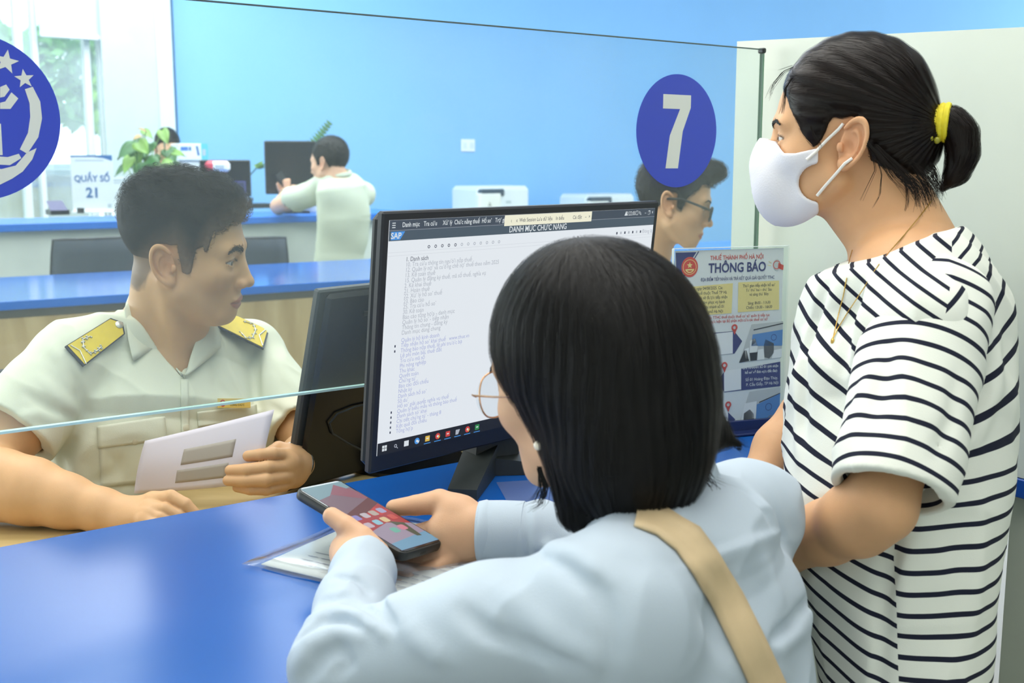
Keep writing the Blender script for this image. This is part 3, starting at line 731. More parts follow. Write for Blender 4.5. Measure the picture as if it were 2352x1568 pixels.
    def sdf(s, p):
        q = s.loc(p); d = s.face(q); a = q.copy(); a[:, 1] = np.abs(a[:, 1])
        m = (np.abs(a - np.array((-.012, .072, 0), f32)).max(1) < .055)
        if m.any():
            e = s.ear(a[m]); d[m] = smin(d[m], e, .006)
        return d * f32(s.s)
    def tone(s, p, base, lips=(186, 112, 100), stubble=None):
        """skin colour per point: lips, warm ears and nose"""
        q = s.loc(p.astype(f32)); a = np.abs(q[:, 1]); col = np.tile(lin(base), (len(p), 1))
        def mixin(w, c): 
            nonlocal col
            col = col * (1 - w[:, None]) + lin(c) * w[:, None]
        g = lambda c, r: np.exp(-(((q - np.array(c, f32)) / np.array(r, f32)) ** 2).sum(1))
        mixin(.35 * g((.09, 0, -.03), (.02, .018, .014)), (214, 140, 110))
        b = q.copy(); b[:, 1] = a
        gb = lambda c, r: np.exp(-(((b - np.array(c, f32)) / np.array(r, f32)) ** 2).sum(1))
        mixin(.30 * gb((-.012, .078, 0), (.03, .012, .04)), (214, 132, 104))
        mixin(.22 * gb((.06, .042, -.025), (.03, .02, .02)), (222, 148, 118))
        if s.mouth:
            lipm = np.clip((1.12 - np.sqrt(((q[:, 1]) / .0225) ** 2 + ((q[:, 2] + .0642) / np.where(q[:, 2] > -.064, .0098, .0115)) ** 2)) * 9, 0, 1) * (q[:, 0] > .078)
            mixin(lipm * .8, lips)
        if s.eyes:
            e = b - np.array((.0735, .0315, .0075), f32); ed = np.sqrt((e[:, 1] / .0155) ** 2 + (e[:, 2] / .006) ** 2)
            lash = np.exp(-((ed - 1) / .17) ** 2) * (e[:, 2] > -.001) * (q[:, 0] > .05) * (np.abs(e[:, 1]) < .017)
            mixin(np.clip(lash * .9, 0, 1), (48, 34, 30))
        return col.astype(f32)
    def eyeballs(s, parent, look=(1, 0, 0)):
        for sg in (1, -1):
            mb = MB(); c = np.array((.0735, sg * .0315, .0075)); L = nrm(look); r = .0124
            a = nrm(np.cross(L, (0, 0, 1.0))); b = np.cross(a, L)
            prof = [(math.sin(math.pi * i / 32) * r, -math.cos(math.pi * i / 32) * r) for i in range(33)]; prof = [(max(x, 1e-5), h) for x, h in prof]
            k = 24; V = []; Fq = []; mi = []
            for x, h in prof:
                for j in range(k): V.append(s.w(*(c + L * h + x * (math.cos(2 * math.pi * j / k) * a + math.sin(2 * math.pi * j / k) * b))))
            n = len(prof)
            for i in range(n - 1):
                for j in range(k): Fq.append((i * k + j, i * k + (j + 1) % k, (i + 1) * k + (j + 1) % k, (i + 1) * k + j)); mi.append(2 if i >= n - 3 else (1 if i >= n - 6 else 0))
            mk('eyeball', V, Fq, [mat('eye_white', (214, 208, 200), .25, vary=0), mat('iris_brown', (44, 28, 20), .15, vary=0), mat('pupil', (10, 8, 8), .1, vary=0)], parent, smooth=True, midx=mi)
    def brow(s, sg, parent, col, thick=1.0, n=260, seed=1, lift=0.0):
        g = np.random.default_rng(seed); V = []; Fq = []
        sk = lambda p: s.face(p.astype(f32))
        for i in range(n):
            t = g.uniform(0, 1); y = .0125 + .036 * t; z = .0255 + lift + .003 * t + .0045 * math.sin(min(t / .65, 1.0) * math.pi / 2) - max(0, t - .65) * .016 + g.normal() * .0014 * thick * (1.25 - .8 * t)
            x = .105
            p = np.array([[x, sg * y, z]], f32)
            for _ in range(14): p[:, 0] -= sk(p) * .8
            p = p[0]; dr = nrm([-.25, sg * .8, .45 - .75 * t]) * g.uniform(.004, .007); o = np.array([.0009, 0, 0]); wv = np.array([0, 0, .00038])
            q = p + dr; pp = np.array([q], f32)
            dd = float(sk(pp)[0]); q = q + np.array([1, 0, 0]) * max(0, .0006 - dd)
            m = (p + q) / 2 + o * 1.2; k = len(V); V += [s.w(*(p + o * .2 - wv)), s.w(*(p + o * .2 + wv)), s.w(*(m + wv)), s.w(*(m - wv)), s.w(*(q + o * .3))]; Fq += [(k, k + 1, k + 2, k + 3), (k + 3, k + 2, k + 4)]
        mk('eyebrow', V, Fq, col, parent)
def hair_mat(name, col=(14, 14, 15), rough=0.48, warm=(24, 21, 20)):
    if name in MATS: return MATS[name]
    m = bpy.data.materials.new(name); m.use_nodes = True; nt = m.node_tree; b = nt.nodes['Principled BSDF']; L = nt.links
    tc = nt.nodes.new('ShaderNodeTexCoord'); n = nt.nodes.new('ShaderNodeTexNoise'); n.inputs['Scale'].default_value = 60; L.new(tc.outputs['Object'], n.inputs['Vector'])
    r = nt.nodes.new('ShaderNodeValToRGB'); r.color_ramp.elements[0].color = (*lin(col), 1); r.color_ramp.elements[1].color = (*lin(warm), 1); L.new(n.outputs['Fac'], r.inputs['Fac']); L.new(r.outputs['Color'], b.inputs['Base Color'])
    b.inputs['Roughness'].default_value = rough; b.inputs['Specular IOR Level'].default_value = 0.22; MATS[name] = m; return m
def strands(f, roots, dirf, n_steps, step, lift, width, seed=0, jitter=.15, taper=True, lenvar=.3):
    """flat hairs grown over the solid f: dirf(p) gives the flow; returns V, F"""
    g = np.random.default_rng(seed); p = roots.astype(f32).copy(); N = len(p); L = g.uniform(1 - lenvar, 1, N).astype(f32)
    lf = (lift * g.uniform(.2, 1.0, N)).astype(f32); jit = g.normal(size=(N, 3)).astype(f32) * jitter; rows = []
    for k in range(n_steps + 1):
        d = f(p); G = grad(f, p, .001); G /= np.linalg.norm(G, axis=1)[:, None] + 1e-6
        rise = lf if np.ndim(lift) == 0 else lf
        p = p - G * np.clip(d - rise, -.02, .004)[:, None]
        D = dirf(p, k / n_steps) + jit; D = D - G * (D * G).sum(1)[:, None] * .9; D /= np.linalg.norm(D, axis=1)[:, None] + 1e-6
        W = np.cross(D, G); W /= np.linalg.norm(W, axis=1)[:, None] + 1e-6
        wd = width * (1 - .85 * k / n_steps if taper else 1) * .5; rows.append((p - W * wd, p + W * wd)); p = p + D * (step * L)[:, None]
    V = np.stack([x for r in rows for x in r], 1).reshape(-1, 3); m = 2 * (n_steps + 1); b = np.arange(N)[:, None] * m
    Fq = np.concatenate([b + np.array([2 * k, 2 * k + 1, 2 * k + 3, 2 * k + 2])[None] for k in range(n_steps)])
    return V, Fq
def scatter_on(V, Q, n, seed=0, mask=None):
    g = np.random.default_rng(seed); c = V[Q].mean(1)
    if mask is not None: k = np.nonzero(mask(c))[0]
    else: k = np.arange(len(Q))
    i = g.choice(k, n); t = g.dirichlet([1, 1, 1, 1], n)[:, :, None]; return (V[Q[i]] * t).sum(1)
def join_geo(A, B):
    return np.concatenate([A[0], B[0]]), np.concatenate([A[1], B[1] + len(A[0])])
def finger(pts, r): return [(np.asarray(p, float), x) for p, x in zip(pts, r)]
def hand_sdf(p, palm, fingers, k=.007):
    """palm: list of (a, b, ra, rb) capsules; fingers: chains"""
    d = None
    for a, b, ra, rb in palm: e = cap(p, a, b, ra, rb); d = e if d is None else smin(d, e, .014)
    fs = None
    for c in fingers:
        e = chain(p, c, .002); fs = e if fs is None else smin(fs, e, .0015)
    return smin(d, fs, k)
# ================================================================ the clerk
M_skin = skin_mat('skin'); M_hairb = hair_mat('hair_black')
M_cream = mat('cream_shirt', (226, 228, 208), rough=0.85, spec=0.25, vary=0.02, scale=6, bump=0.25, bscale=900)
hm_c = EYE + (np.array([-.5453, 1.8888, 1.1473 ]) - [0, 0, CAMH] ) * .96
hm_c = np.array([-.5453, 1.8888, 1.1473]); hm_c = EYE + (hm_c - EYE) * .96
HM = Head(hm_c, (.985, .03, -.14), (.143, -.10, .982), .96, jaw=1.12, nose=.9, lid=.85)
mB = [(P(372, 765, 1.87), CD * .085, ND * .050), (P(368, 850, 1.86), CD * .160, ND * .080), (P(372, 960, 1.82), CD * .172, ND * .100),
      (P(335, 1130, 1.82), CD * .150, ND * .098), (P(325, 1320, 1.88), CD * .165, ND * .11)]
RSh = P(163, 842, 1.745); REl = P(-62, 1092, 1.60); LSh = P(572, 822, 2.00); LEl = P(725, 1035, 1.85); LWr = P(672, 1062, 1.71)
def man_body(p):
    d = near(p, HM.sdf, HM.w(0, 0, .02), .14)
    nb = cap(p, HM.w(-.028, 0, -.035), P(372, 800, 1.865), .054, .062); nb = smin(nb, cap(p, HM.w(.02, 0, -.06), P(395, 800, 1.83), .040, .045), .02)
    nb = smin(nb, cap(p, HM.w(-.015, -.055, -.03), P(408, 835, 1.785), .008, .008), .035)       # the neck muscle that shows when the head turns
    d = smin(d, nb, .018)
    d = smin(d, loft(p, [(c, u * .93, v * .86) for c, u, v in mB]), .03)
    A = chain(p, [(RSh, .046), ((RSh + REl) / 2, .047), (REl, .046), (P(0, 1113, 1.565), .049), (P(70, 1128, 1.555), .046), (P(150, 1150, 1.545), .037), (P(235, 1172, 1.535), .029), (P(290, 1184, 1.53), .025)], .015)
    H = hand_sdf(p, [(P(285, 1184, 1.53), P(352, 1160, 1.525), .024, .018), (P(290, 1192, 1.515), P(345, 1185, 1.50), .020, .016)],
        [finger([P(352, 1150, 1.525), P(392, 1142, 1.515), P(425, 1158, 1.51), P(448, 1180, 1.51)], [.0125, .0105, .0092, .008]),
         finger([P(345, 1168, 1.51), P(378, 1170, 1.50), P(410, 1184, 1.50), P(430, 1200, 1.50)], [.0115, .0100, .0088, .008]),
         finger([P(338, 1184, 1.50), P(368, 1190, 1.49), P(398, 1205, 1.49), P(415, 1220, 1.49)], [.0110, .0092, .0082, .0075]),
         finger([P(330, 1195, 1.49), P(355, 1205, 1.48), P(378, 1222, 1.48), P(390, 1235, 1.48)], [.0100, .0085, .0075, .007]),
         finger([P(305, 1180, 1.56), P(345, 1172, 1.60), P(380, 1176, 1.61), P(402, 1184, 1.61)], [.0120, .0105, .0095, .008])])
    A = smin(A, H, .012)
    B = chain(p, [(LSh, .044), (LEl, .040), (P(700, 1050, 1.78), .038), (LWr, .028)], .012)
    G = hand_sdf(p, [(LWr, P(660, 1062, 1.665), .027, .020), (P(672, 1090, 1.70), P(655, 1100, 1.66), .022, .016)],
        [finger([P(655, 1048, 1.665), P(626, 1042, 1.635), P(596, 1045, 1.625), P(570, 1047, 1.622)], [.0125, .0100, .0092, .0082]),
         finger([P(655, 1072, 1.655), P(612, 1074, 1.615), P(565, 1079, 1.605), P(529, 1080, 1.61)], [.0125, .0102, .0095, .0082]),
         finger([P(654, 1094, 1.65), P(610, 1102, 1.605), P(562, 1104, 1.600), P(524, 1103, 1.605)], [.0120, .0100, .0090, .0080]),
         finger([P(650, 1112, 1.65), P(612, 1124, 1.610), P(575, 1124, 1.605), P(545, 1119, 1.61)], [.0110, .0088, .0080, .0072]),
         finger([P(668, 1040, 1.70), P(640, 1030, 1.70), P(612, 1045, 1.675), P(592, 1058, 1.66)], [.0130, .0115, .0100, .0085])], .006)
    B = smin(B, G, .012)
    d = smin(d, A, .02); return smin(d, B, .02)
man = empty('person', P(360, 1130, 1.85) * [1, 1, 0] + UP * .45, 'young clerk in a cream uniform shirt with yellow shoulder boards holding a paper', 'person', None)
V, Q = surf(man_body, (-.98, 1.38, .55), (-.20, 2.12, 1.32), .0019)
tn = HM.tone(V, (214, 170, 126), lips=(178, 112, 98))
q = HM.loc(V.astype(f32))
# cropped hair colour on the scalp, brown hand skin tone
hlx = lambda x: np.interp(x, [-.12, -.065, -.048, -.024, .004, .012, .026, .033, .050, .057, .1], [-.060, -.062, -.045, .030, .032, -.012, -.014, .028, .040, .072, .078])
wS = np.clip((q[:, 2] - hlx(q[:, 0]) + noise(q, 160) * .004) / .016 + .4, 0, 1) * (np.sqrt((q ** 2).sum(1)) < .2) * (q[:, 2] > -.06) * np.clip((np.abs(q[:, 1]) < .0745) * 1.0, 0, 1)
tn = (tn * (1 - .72 * wS[:, None]) + lin((58, 52, 48)) * .72 * wS[:, None]).astype(f32)
mk('body', V, Q, M_skin, man, smooth=True, attrs={'tone': tn})
HM.eyeballs(man, look=(1, -.05, -.12))
M_brow = hair_mat('brow_brown', (44, 36, 32), .6, (60, 48, 42)); HM.brow(-1, man, M_brow, thick=2.0, n=420, seed=2, lift=.0005); HM.brow(1, man, M_brow, thick=2.0, n=420, seed=3, lift=.0005)
# hair
def man_hair(p):
    q = HM.loc(p); x, y, z = q[:, 0], np.abs(q[:, 1]), q[:, 2]
    d = ell(q, (-.010, 0, .046), (.0965, .0775, .090)); d = smin(d, ell(q, (.026, 0, .088), (.066, .060, .050)), .03); d = smin(d, ell(q, (-.045, 0, .075), (.062, .062, .060)), .03)
    core = HM.core(q); d = smin(d, core - f32(.0035), .006)
    topw = np.clip((z - .05) / .05, 0, 1)
    n = noise(q + .3, 50) * .0040 + noise(q, 110) * .0016 + noise(q, 240) * .0008
    d = d + (n * (.18 + topw)).astype(f32)
    line = (hlx(x) - .012 * np.clip((y - .03) / .02, 0, 1) * (x > .045) + noise(q, 150) * .004 - z).astype(f32)
    # cropped short towards the ear and the nape
    lowz = np.interp(x, [-.12, -.07, -.04, .0, .03, .05, .1], [-.020, -.015, .018, .042, .040, .060, .085])
    wt = np.clip(1 - (z - lowz) / .060, 0, 1).astype(f32); wt = wt * wt * (3 - 2 * wt) * np.clip((f32(.045) - x) / f32(.03), 0, 1)
    d = d * (1 - wt) + (core - f32(.0014)) * wt
    d = d + (np.clip(1 + line / f32(.010), 0, 1) ** 2 * .0006).astype(f32)
    return smax(d, line * .8, .003) * f32(HM.s)
c = HM.w(0, 0, .07)
Vh, Qh = surf(man_hair, c - .17, c + .17, .0022)
rt = scatter_on(Vh, Qh, 20000, 5, lambda c: HM.loc(c.astype(f32))[:, 2] > .0)
fw = HM.R[:, 0].astype(f32); upv = HM.R[:, 2].astype(f32)
def mflow(p, t):
    q = HM.loc(p); nn = noise(p, 55)[:, None]; n2 = noise(p + 3.1, 50)[:, None]
    return fw * (.9 + .3 * nn) + upv * (.25 * t + .35 * n2) + HM.R[:, 1].astype(f32) * (n2 * .8)
zt = HM.loc(rt.astype(f32))[:, 2]; lft = np.where(zt > .075, .009, .0022)
geo = None
for lo_, hi_, st, lf in ((.080, 9, .0044, .010), (.055, .080, .0022, .005), (-9, .055, .0012, .0016)):
    r_ = rt[(zt > lo_) & (zt <= hi_)]
    g_ = strands(man_hair, r_, mflow, 5, st, lf, .0007, 4, .22); geo = g_ if geo is None else join_geo(geo, g_)
geo = join_geo((Vh, Qh), geo)
qh = HM.loc(geo[0].astype(f32)); lz = np.interp(qh[:, 0], [-.12, -.07, -.04, .0, .03, .05, .1], [-.045, -.035, .0, .030, .000, .045, .080]); wf_ = np.clip((qh[:, 2] - lz) / .050 + noise(geo[0].astype(f32), 300) * .12, 0, 1)[:, None] ** .7
M_fade = mat('hair_cropped', (20, 20, 20), rough=.6, spec=.2, vary=.15, scale=300, attr='tone')
mk('hair', geo[0], geo[1], M_fade, man, smooth=True, attrs={'tone': (lin((124, 102, 84)) * (1 - wf_) + lin((20, 21, 23)) * wf_)})

# shirt
hemR = REl + (RSh - REl) * .40; hemL = LEl + (LSh - LEl) * .22
VN = P(424, 872, 1.76)
def man_shirt0(p):
    t = loft(p, mB); 
    sh = smin(cap(p, P(372, 800, 1.87) - CD * .06, RSh + UP * .012, .050, .060), cap(p, P(372, 800, 1.87) + CD * .06, LSh + UP * .012, .050, .058), .02)
    t = smin(t, sh, .03)
    a = cap(p, RSh, hemR, .066, .071); b = cap(p, LSh, hemL, .060, .064)
    a = smax(a, (p - hemR.astype(f32)) @ (-nrm(RSh - REl)).astype(f32), .003); b = smax(b, (p - hemL.astype(f32)) @ (-nrm(LSh - LEl)).astype(f32), .003)
    ia = cap(p, hemR + (RSh - REl) * .04, hemR - (RSh - REl) * .3, .052, .056); ib = cap(p, hemL + (LSh - LEl) * .04, hemL - (LSh - LEl) * .3, .050, .054)
    a = smax(a, -ia, .002); b = smax(b, -ib, .002)
    return smin(smin(t, a, .016), b, .016)
def man_shirt1(p):
    d = man_shirt0(p); r = (p - VN.astype(f32)); a = r @ CD.astype(f32); z = r[:, 2]; b = r @ ND.astype(f32)
    wedge = np.maximum(np.maximum((np.abs(a + .002) - (z * .55 + .000)) * .87, -z), b - .10)
    d = smax(d, -wedge.astype(f32), .003)
    nk = cap(p, P(366, 700, 1.87), P(368, 830, 1.87), .062, .066); return smax(d, -nk, .004)
mf = fold_px(man_shirt0, [
    ([(150, 830), (178, 880), (198, 950), (178, 985)], 0.0098, .008), ([(120, 800), (160, 850), (190, 900)], -0.0056, .010),
    ([(95, 870), (130, 910), (178, 945)], -0.0056, .010), ([(60, 905), (110, 935), (170, 960)], 0.0042, .008), ([(30, 960), (90, 950), (140, 975)], -0.0042, .009),
    ([(590, 800), (588, 860), (590, 930)], 0.0084, .008), ([(500, 800), (520, 850), (560, 905)], -0.0056, .010), ([(480, 830), (500, 880), (530, 915)], 0.0042, .010),
    ([(240, 850), (235, 920), (215, 1000)], 0.0042, .012), ([(170, 1000), (140, 1050), (150, 1100)], 0.0056, .010), ([(205, 1000), (180, 1060), (190, 1110)], -0.0056, .011), ([(215, 1110), (260, 1085), (285, 1050)], 0.0049, .009),
    ([(620, 930), (650, 950), (690, 945)], 0.0042, .008), ([(610, 960), (640, 978), (680, 975)], -0.0042, .008), ([(640, 830), (660, 870), (690, 900)], -0.0042, .01), ([(310, 880), (330, 960), (320, 1040)], 0.0028, .014), ([(250, 1035), (280, 1075), (290, 1110)], 0.0042, .008)])
def man_shirt(p):
    d = man_shirt1(p); return d + folds(p, mf) + ridges(p, 19, .0032) + noise(p, 22).astype(f32) * f32(.0018)
V, Q = surf(man_shirt, (-.95, 1.55, .60), (-.20, 2.14, 1.12), .0032)
shirt = mk('shirt', V, Q, M_cream, man, smooth=True)
# collar
def row(f, pix, off): 
    p, n = hit(f, pix); return p + n * off
def YP(l): return np.array([P(*q) for q in l])
inn = YP([(327, 636, 1.905), (331, 695, 1.86), (350, 752, 1.82), (372, 795, 1.795), (400, 835, 1.775), (424, 870, 1.762)])
out_ = [(306, 662), (285, 722), (291, 778), (303, 834), (370, 808), (421, 868)]
o_, n_ = hit(man_shirt, out_); out3 = o_ + n_ * .008
out3[0] = P(306, 662, 1.93)
mid = inn * .5 + out3 * .5 + (inn[1] - P(352, 695, 1.87)) * .10
def smooth_rows(rows, k=4):
    rows = [np.array(r) for r in rows]; out = []
    for r in rows:
        t = np.linspace(0, len(r) - 1, (len(r) - 1) * k + 1); i = np.clip(t.astype(int), 0, len(r) - 2); f = (t - i)[:, None]; out.append(r[i] * (1 - f) + r[i + 1] * f)
    return out
cr = smooth_rows([inn, inn * .66 + out3 * .34 + UP * .004, inn * .33 + out3 * .67 + UP * .003, out3])
V_, F_ = patch(cr, None, 0, .0022, pull=(0.2, -1, .3)); mk('collar', V_, F_, M_cream, shirt, smooth=True)
inn = YP([(468, 738, 1.83), (452, 775, 1.81), (438, 815, 1.785), (424, 868, 1.762)])
o_, n_ = hit(man_shirt, [(492, 742), (500, 800), (474, 826), (428, 868)]); out3 = o_ + n_ * .008
cr = smooth_rows([inn, inn * .66 + out3 * .34 + UP * .003, inn * .33 + out3 * .67 + UP * .002, out3])
V_, F_ = patch(cr, None, 0, .0022, pull=(0.2, -1, .3)); mk('collar', V_, F_, M_cream, shirt, smooth=True)
# placket, pockets, buttons
def flap(name, f, quad, off, th, m, par, nu=10, nv=16, smooth=True):
    pix = np.array(quadgrid([(*q, 0) for q in quad], nu, nv))[:, :, :2]
    p, n = hit(f, [tuple(x) for x in pix.reshape(-1, 2)]); p = (p + n * off).reshape(nu, nv, 3)
    V_, F_ = patch(p, None, 0, th, pull=-rayd(*quad[0])); return mk(name, V_, F_, m, par, smooth=smooth)
flap('placket', man_shirt, [(414, 872), (432, 872), (436, 1110), (418, 1112)], .0010, .0015, M_cream, shirt, 24, 4)
flap('pocket_flap', man_shirt, [(224, 978), (378, 955), (382, 1008), (226, 1028)], .0012, .0022, M_cream, shirt)
flap('pocket_flap', man_shirt, [(452, 945), (586, 930), (588, 962), (454, 980)], .0012, .0022, M_cream, shirt)
flap('pocket', man_shirt, [(228, 1026), (380, 1006), (376, 1105), (232, 1118)], .0006, .0012, M_cream, shirt)
for q in ((426, 982), (426, 1050), (310, 1012)):
    p, n = hit(man_shirt, [q]); MB().lathe(p[0] + n[0] * .002, [(.0052, 0), (.0055, .001), (.004, .0016)], 16, n[0]).build('button', mat('button_cream', (214, 210, 186), .4), shirt, smooth=True)
# shoulder boards
M_yel = mat('board_yellow', (232, 204, 52), rough=0.6, vary=0.05, scale=80); M_navy = mat('board_trim', (34, 38, 48), rough=0.6); M_silver = mat('silver_thread', (206, 206, 198), rough=0.35, metal=0.7, vary=.1, scale=300)
def board(poly, emblem, chev, btn):
    p, n = hit(man_shirt, poly + [tuple(np.mean(poly, 0))]); c = p[:-1].mean(0); u, s_, vt = np.linalg.svd(p[:-1] - c); nr = vt[2]; nr = nr if nr @ n.mean(0) > 0 else -nr
    c = c + nr * (max(0, float(((p[-1] - c) @ nr))) + .005)
    def on(px, py): d = rayd(px, py); return EYE + d * (((c - EYE) @ nr) / (d @ nr))
    b = empty_part('shoulder_board', man)
    MB().prism([on(*q) for q in poly], nr * .003).build('trim', M_navy, b)
    cc = np.mean([on(*q) for q in poly], 0); inner = [cc + (on(*q) - cc) * .93 for q in poly]
    MB().prism([x + nr * .003 for x in inner], nr * .0008).build('cloth', M_yel, b)
    mb = MB()
    for st in emblem: mb.tube([on(*q) + nr * .0045 for q in st], .0011, 6)
    for k in range(len(emblem[0]) * 3): 
        t = k / (len(emblem[0]) * 3 - 1) * (len(emblem[0]) - 1); i = min(int(t), len(emblem[0]) - 2); a = np.array(emblem[0][i]); b2 = np.array(emblem[0][i + 1]); q = a + (b2 - a) * (t - i)
        mb.ball(on(*(q + (3 * (-1) ** k, 2 * (-1) ** k))) + nr * .0045, .0016, 5)
    for st in chev: mb.tube([on(*q) + nr * .0045 for q in st], .0011, 6)
    mb.build('emblem', M_silver, b)
    if btn: MB().lathe(on(*btn) + nr * .003, [(.0065, 0), (.0062, .002), (.003, .0035)], 16, nr).build('button', M_silver, b, smooth=True)
def empty_part(name, parent):
    o = bpy.data.objects.new(name, None); C.objects.link(o); o.parent = parent; o.empty_display_size = .02; return o
board([(148, 797), (253, 732), (281, 742), (286, 768), (190, 843)], [[(205, 775), (188, 782), (190, 800), (205, 815), (222, 808), (232, 798)]], [[(160, 795), (182, 808), (196, 838)]], (272, 748))
board([(486, 746), (500, 722), (543, 728), (616, 761), (604, 804)], [[(556, 742), (578, 748), (584, 762), (576, 780), (560, 780), (550, 768)]], [[(606, 762), (592, 774), (600, 798)]], None)
# name badge
bp, bn = hit(man_shirt, [(492, 937), (567, 937), (492, 915), (530, 926)]); bU = nrm(bp[1] - bp[0]); bN = nrm(bn.mean(0)); bV = nrm(np.cross(bN, bU)); bw = np.linalg.norm(bp[1] - bp[0]); bh = np.linalg.norm(bp[2] - bp[0])
M_gold = mat('badge_gold', (238, 206, 110), rough=0.4, metal=0.0, vary=.02); bo = bp[3] + bN * .008 - bU * bw / 2 - bV * bh / 2
bd = MB().box(bo, bU * bw, bV * bh, bN * .0015, .0003).build('name_badge', M_gold, man)
M_red = mat('print_red', (206, 58, 50), .5, vary=.02); M_ink = mat('print_black', (40, 38, 36), .5, vary=.02)
fl = Flat(bo + bN * .0016, bU, bV, bN); fl.ring(bw * .14, bh * .5, bh * .22, bh * .36, M_red, 1, 20); fl.text('CÔNG CHỨC', bw * .58, bh * .30, bh * .30, M_ink, 2); fl.rect(bw * .34, bh * .66, bw * .86, bh * .74, M_ink, 1); fl.build('badge_print', bd)
# watch
wd = nrm(LWr - P(660, 1062, 1.665)); wc = LWr * .9 + P(660, 1062, 1.665) * .1
wr = MB().lathe(wc + wd * .004, [(.0305, 0), (.032, .001), (.0325, .006), (.032, .011), (.0305, .012)], 40, wd)
wr.build('wristwatch', mat('steel_band', (196, 198, 196), .25, 1.0, vary=.15, scale=400), man, smooth=True)
# the paper he holds: its own thing
M_paper = mat('paper_white', (222, 216, 226), rough=0.8, vary=0.01); M_ghost = mat('paper_show_through', (176, 168, 158), rough=0.8, vary=0.02)
pc = [P(333, 1012, 1.665), P(630, 940, 1.655), P(596, 1108, 1.63), P(308, 1133, 1.66)]
gr = np.array(quadgrid(pc, 14, 18)); nrm_p = nrm(np.cross(pc[1] - pc[0], pc[3] - pc[0])); nrm_p = nrm_p if nrm_p[1] < 0 else -nrm_p
for i in range(14):
    for j in range(18): gr[i, j] += nrm_p * (.010 * math.sin(math.pi * j / 17) + .006 * math.sin(math.pi * i / 13))
V_, F_ = patch(gr, None, 0, .0003, pull=nrm_p); 
doc = mk('document', V_, F_, M_paper, None, smooth=True); tag(doc, 'white printed sheet held up in the clerk\'s hand', 'paper')
def onpaper(u, v, o=.0006):
    i, j = v * 13, u * 17; i0, j0 = min(int(i), 12), min(int(j), 16); a, b = i - i0, j - j0
    return (gr[i0, j0] * (1 - a) * (1 - b) + gr[i0 + 1, j0] * a * (1 - b) + gr[i0, j0 + 1] * (1 - a) * b + gr[i0 + 1, j0 + 1] * a * b) + nrm_p * o
for u0, u1, v0, v1 in ((.36, .76, .30, .56), (.34, .74, .64, .86)):
    g2 = [[onpaper(u, v) for u in np.linspace(u0, u1, 12)] for v in np.linspace(v0, v1, 6)]; V_, F_ = patch(g2, None, 0, .00005, pull=nrm_p); mk('print_block', V_, F_, M_ghost, doc, smooth=True)
# ================================================================ things on the near counter and the desk
def rotm(a, b, c):
    ca, sa, cb, sb, cc, s2 = math.cos(a), math.sin(a), math.cos(b), math.sin(b), math.cos(c), math.sin(c)
    return np.array([[ca, -sa, 0], [sa, ca, 0], [0, 0, 1]]) @ np.array([[1, 0, 0], [0, cb, -sb], [0, sb, cb]]) @ np.array([[cc, 0, s2], [0, 1, 0], [-s2, 0, cc]])
M_bez = mat('monitor_bezel', (27, 30, 38), rough=0.45, vary=0.05)
M_casing = mat('monitor_casing', (52, 56, 58), rough=0.45, vary=0.05)
M_rubber = mat('stand_black', (38, 44, 44), rough=0.5, vary=0.12, scale=30)
M_scr = mat('screen_white', (226, 232, 238), emit=0.98); M_scrw = mat('screen_cream', (240, 238, 214), emit=0.95)
M_hdr = mat('screen_slate', (74, 92, 108), emit=0.75); M_hdr2 = mat('screen_slate_dark', (66, 80, 98), emit=0.7)
M_tb = mat('screen_taskbar', (22, 24, 30), emit=0.5); M_tw = mat('screen_text_white', (225, 232, 236), emit=0.9)
M_tg = mat('screen_text_grey', (182, 188, 200), emit=0.85); M_tbl = mat('screen_text_blue', (170, 178, 222), emit=0.9)
M_sapb = mat('screen_blue', (70, 150, 230), emit=0.9); M_icr = mat('screen_red', (220, 70, 60), emit=0.8); M_icg = mat('screen_green', (50, 150, 80), emit=0.8); M_icy = mat('screen_yellow', (240, 200, 80), emit=0.8); M_tdk = mat('screen_text_dark', (70, 76, 100), emit=0.7)
# --- customer monitor
MW, MH = 0.56, 0.34; mO = np.array([.0105, 1.6172, .9038]); mR = rotm(.8018, .1102, 0); mX, mY, mZ = mR[:, 0], mR[:, 1], mR[:, 2]
def M(u, v, w=0.0): return mO + mX * u + mZ * v + mY * w
m1 = empty('monitor', Pz(1150, 1090, .85), 'black monitor showing a white web page and standing on the blue counter', 'monitor')
MB().box(M(-MW / 2, 0, 0), mX * MW, mZ * MH, mY * .012, .0025).build('bezel', M_bez, m1, smooth=25)
MB().box(M(-MW / 2 + .004, .004, .012), mX * (MW - .008), mZ * (MH - .008), mY * .020, .008).build('casing', M_casing, m1, smooth=25)
MB().box(M(-.10, .03, .031), mX * .20, mZ * .20, mY * .02, .01).build('back_box', M_bez, m1, smooth=25)
sx0, sx1, sy0, sy1 = -MW / 2 + .0105, MW / 2 - .0105, .0235, MH - .0105; SW, SH = sx1 - sx0, sy1 - sy0
scr = MB().box(M(sx0, sy0, -.0006), mX * SW, mZ * SH, mY * .0008).build('screen', M_scr, m1)
fl = Flat(M(sx0, sy1, -.0007), mX, -mZ, -mY, lay=.00012)
def U(x): return x * SW
def Vv(y): return y * SH
fl.rect(0, 0, SW, Vv(.042), M_hdr2, 1); fl.rect(0, Vv(.042), SW, Vv(.085), M_hdr, 1); fl.rect(0, Vv(.0415), SW, Vv(.0427), M_tg, 2)
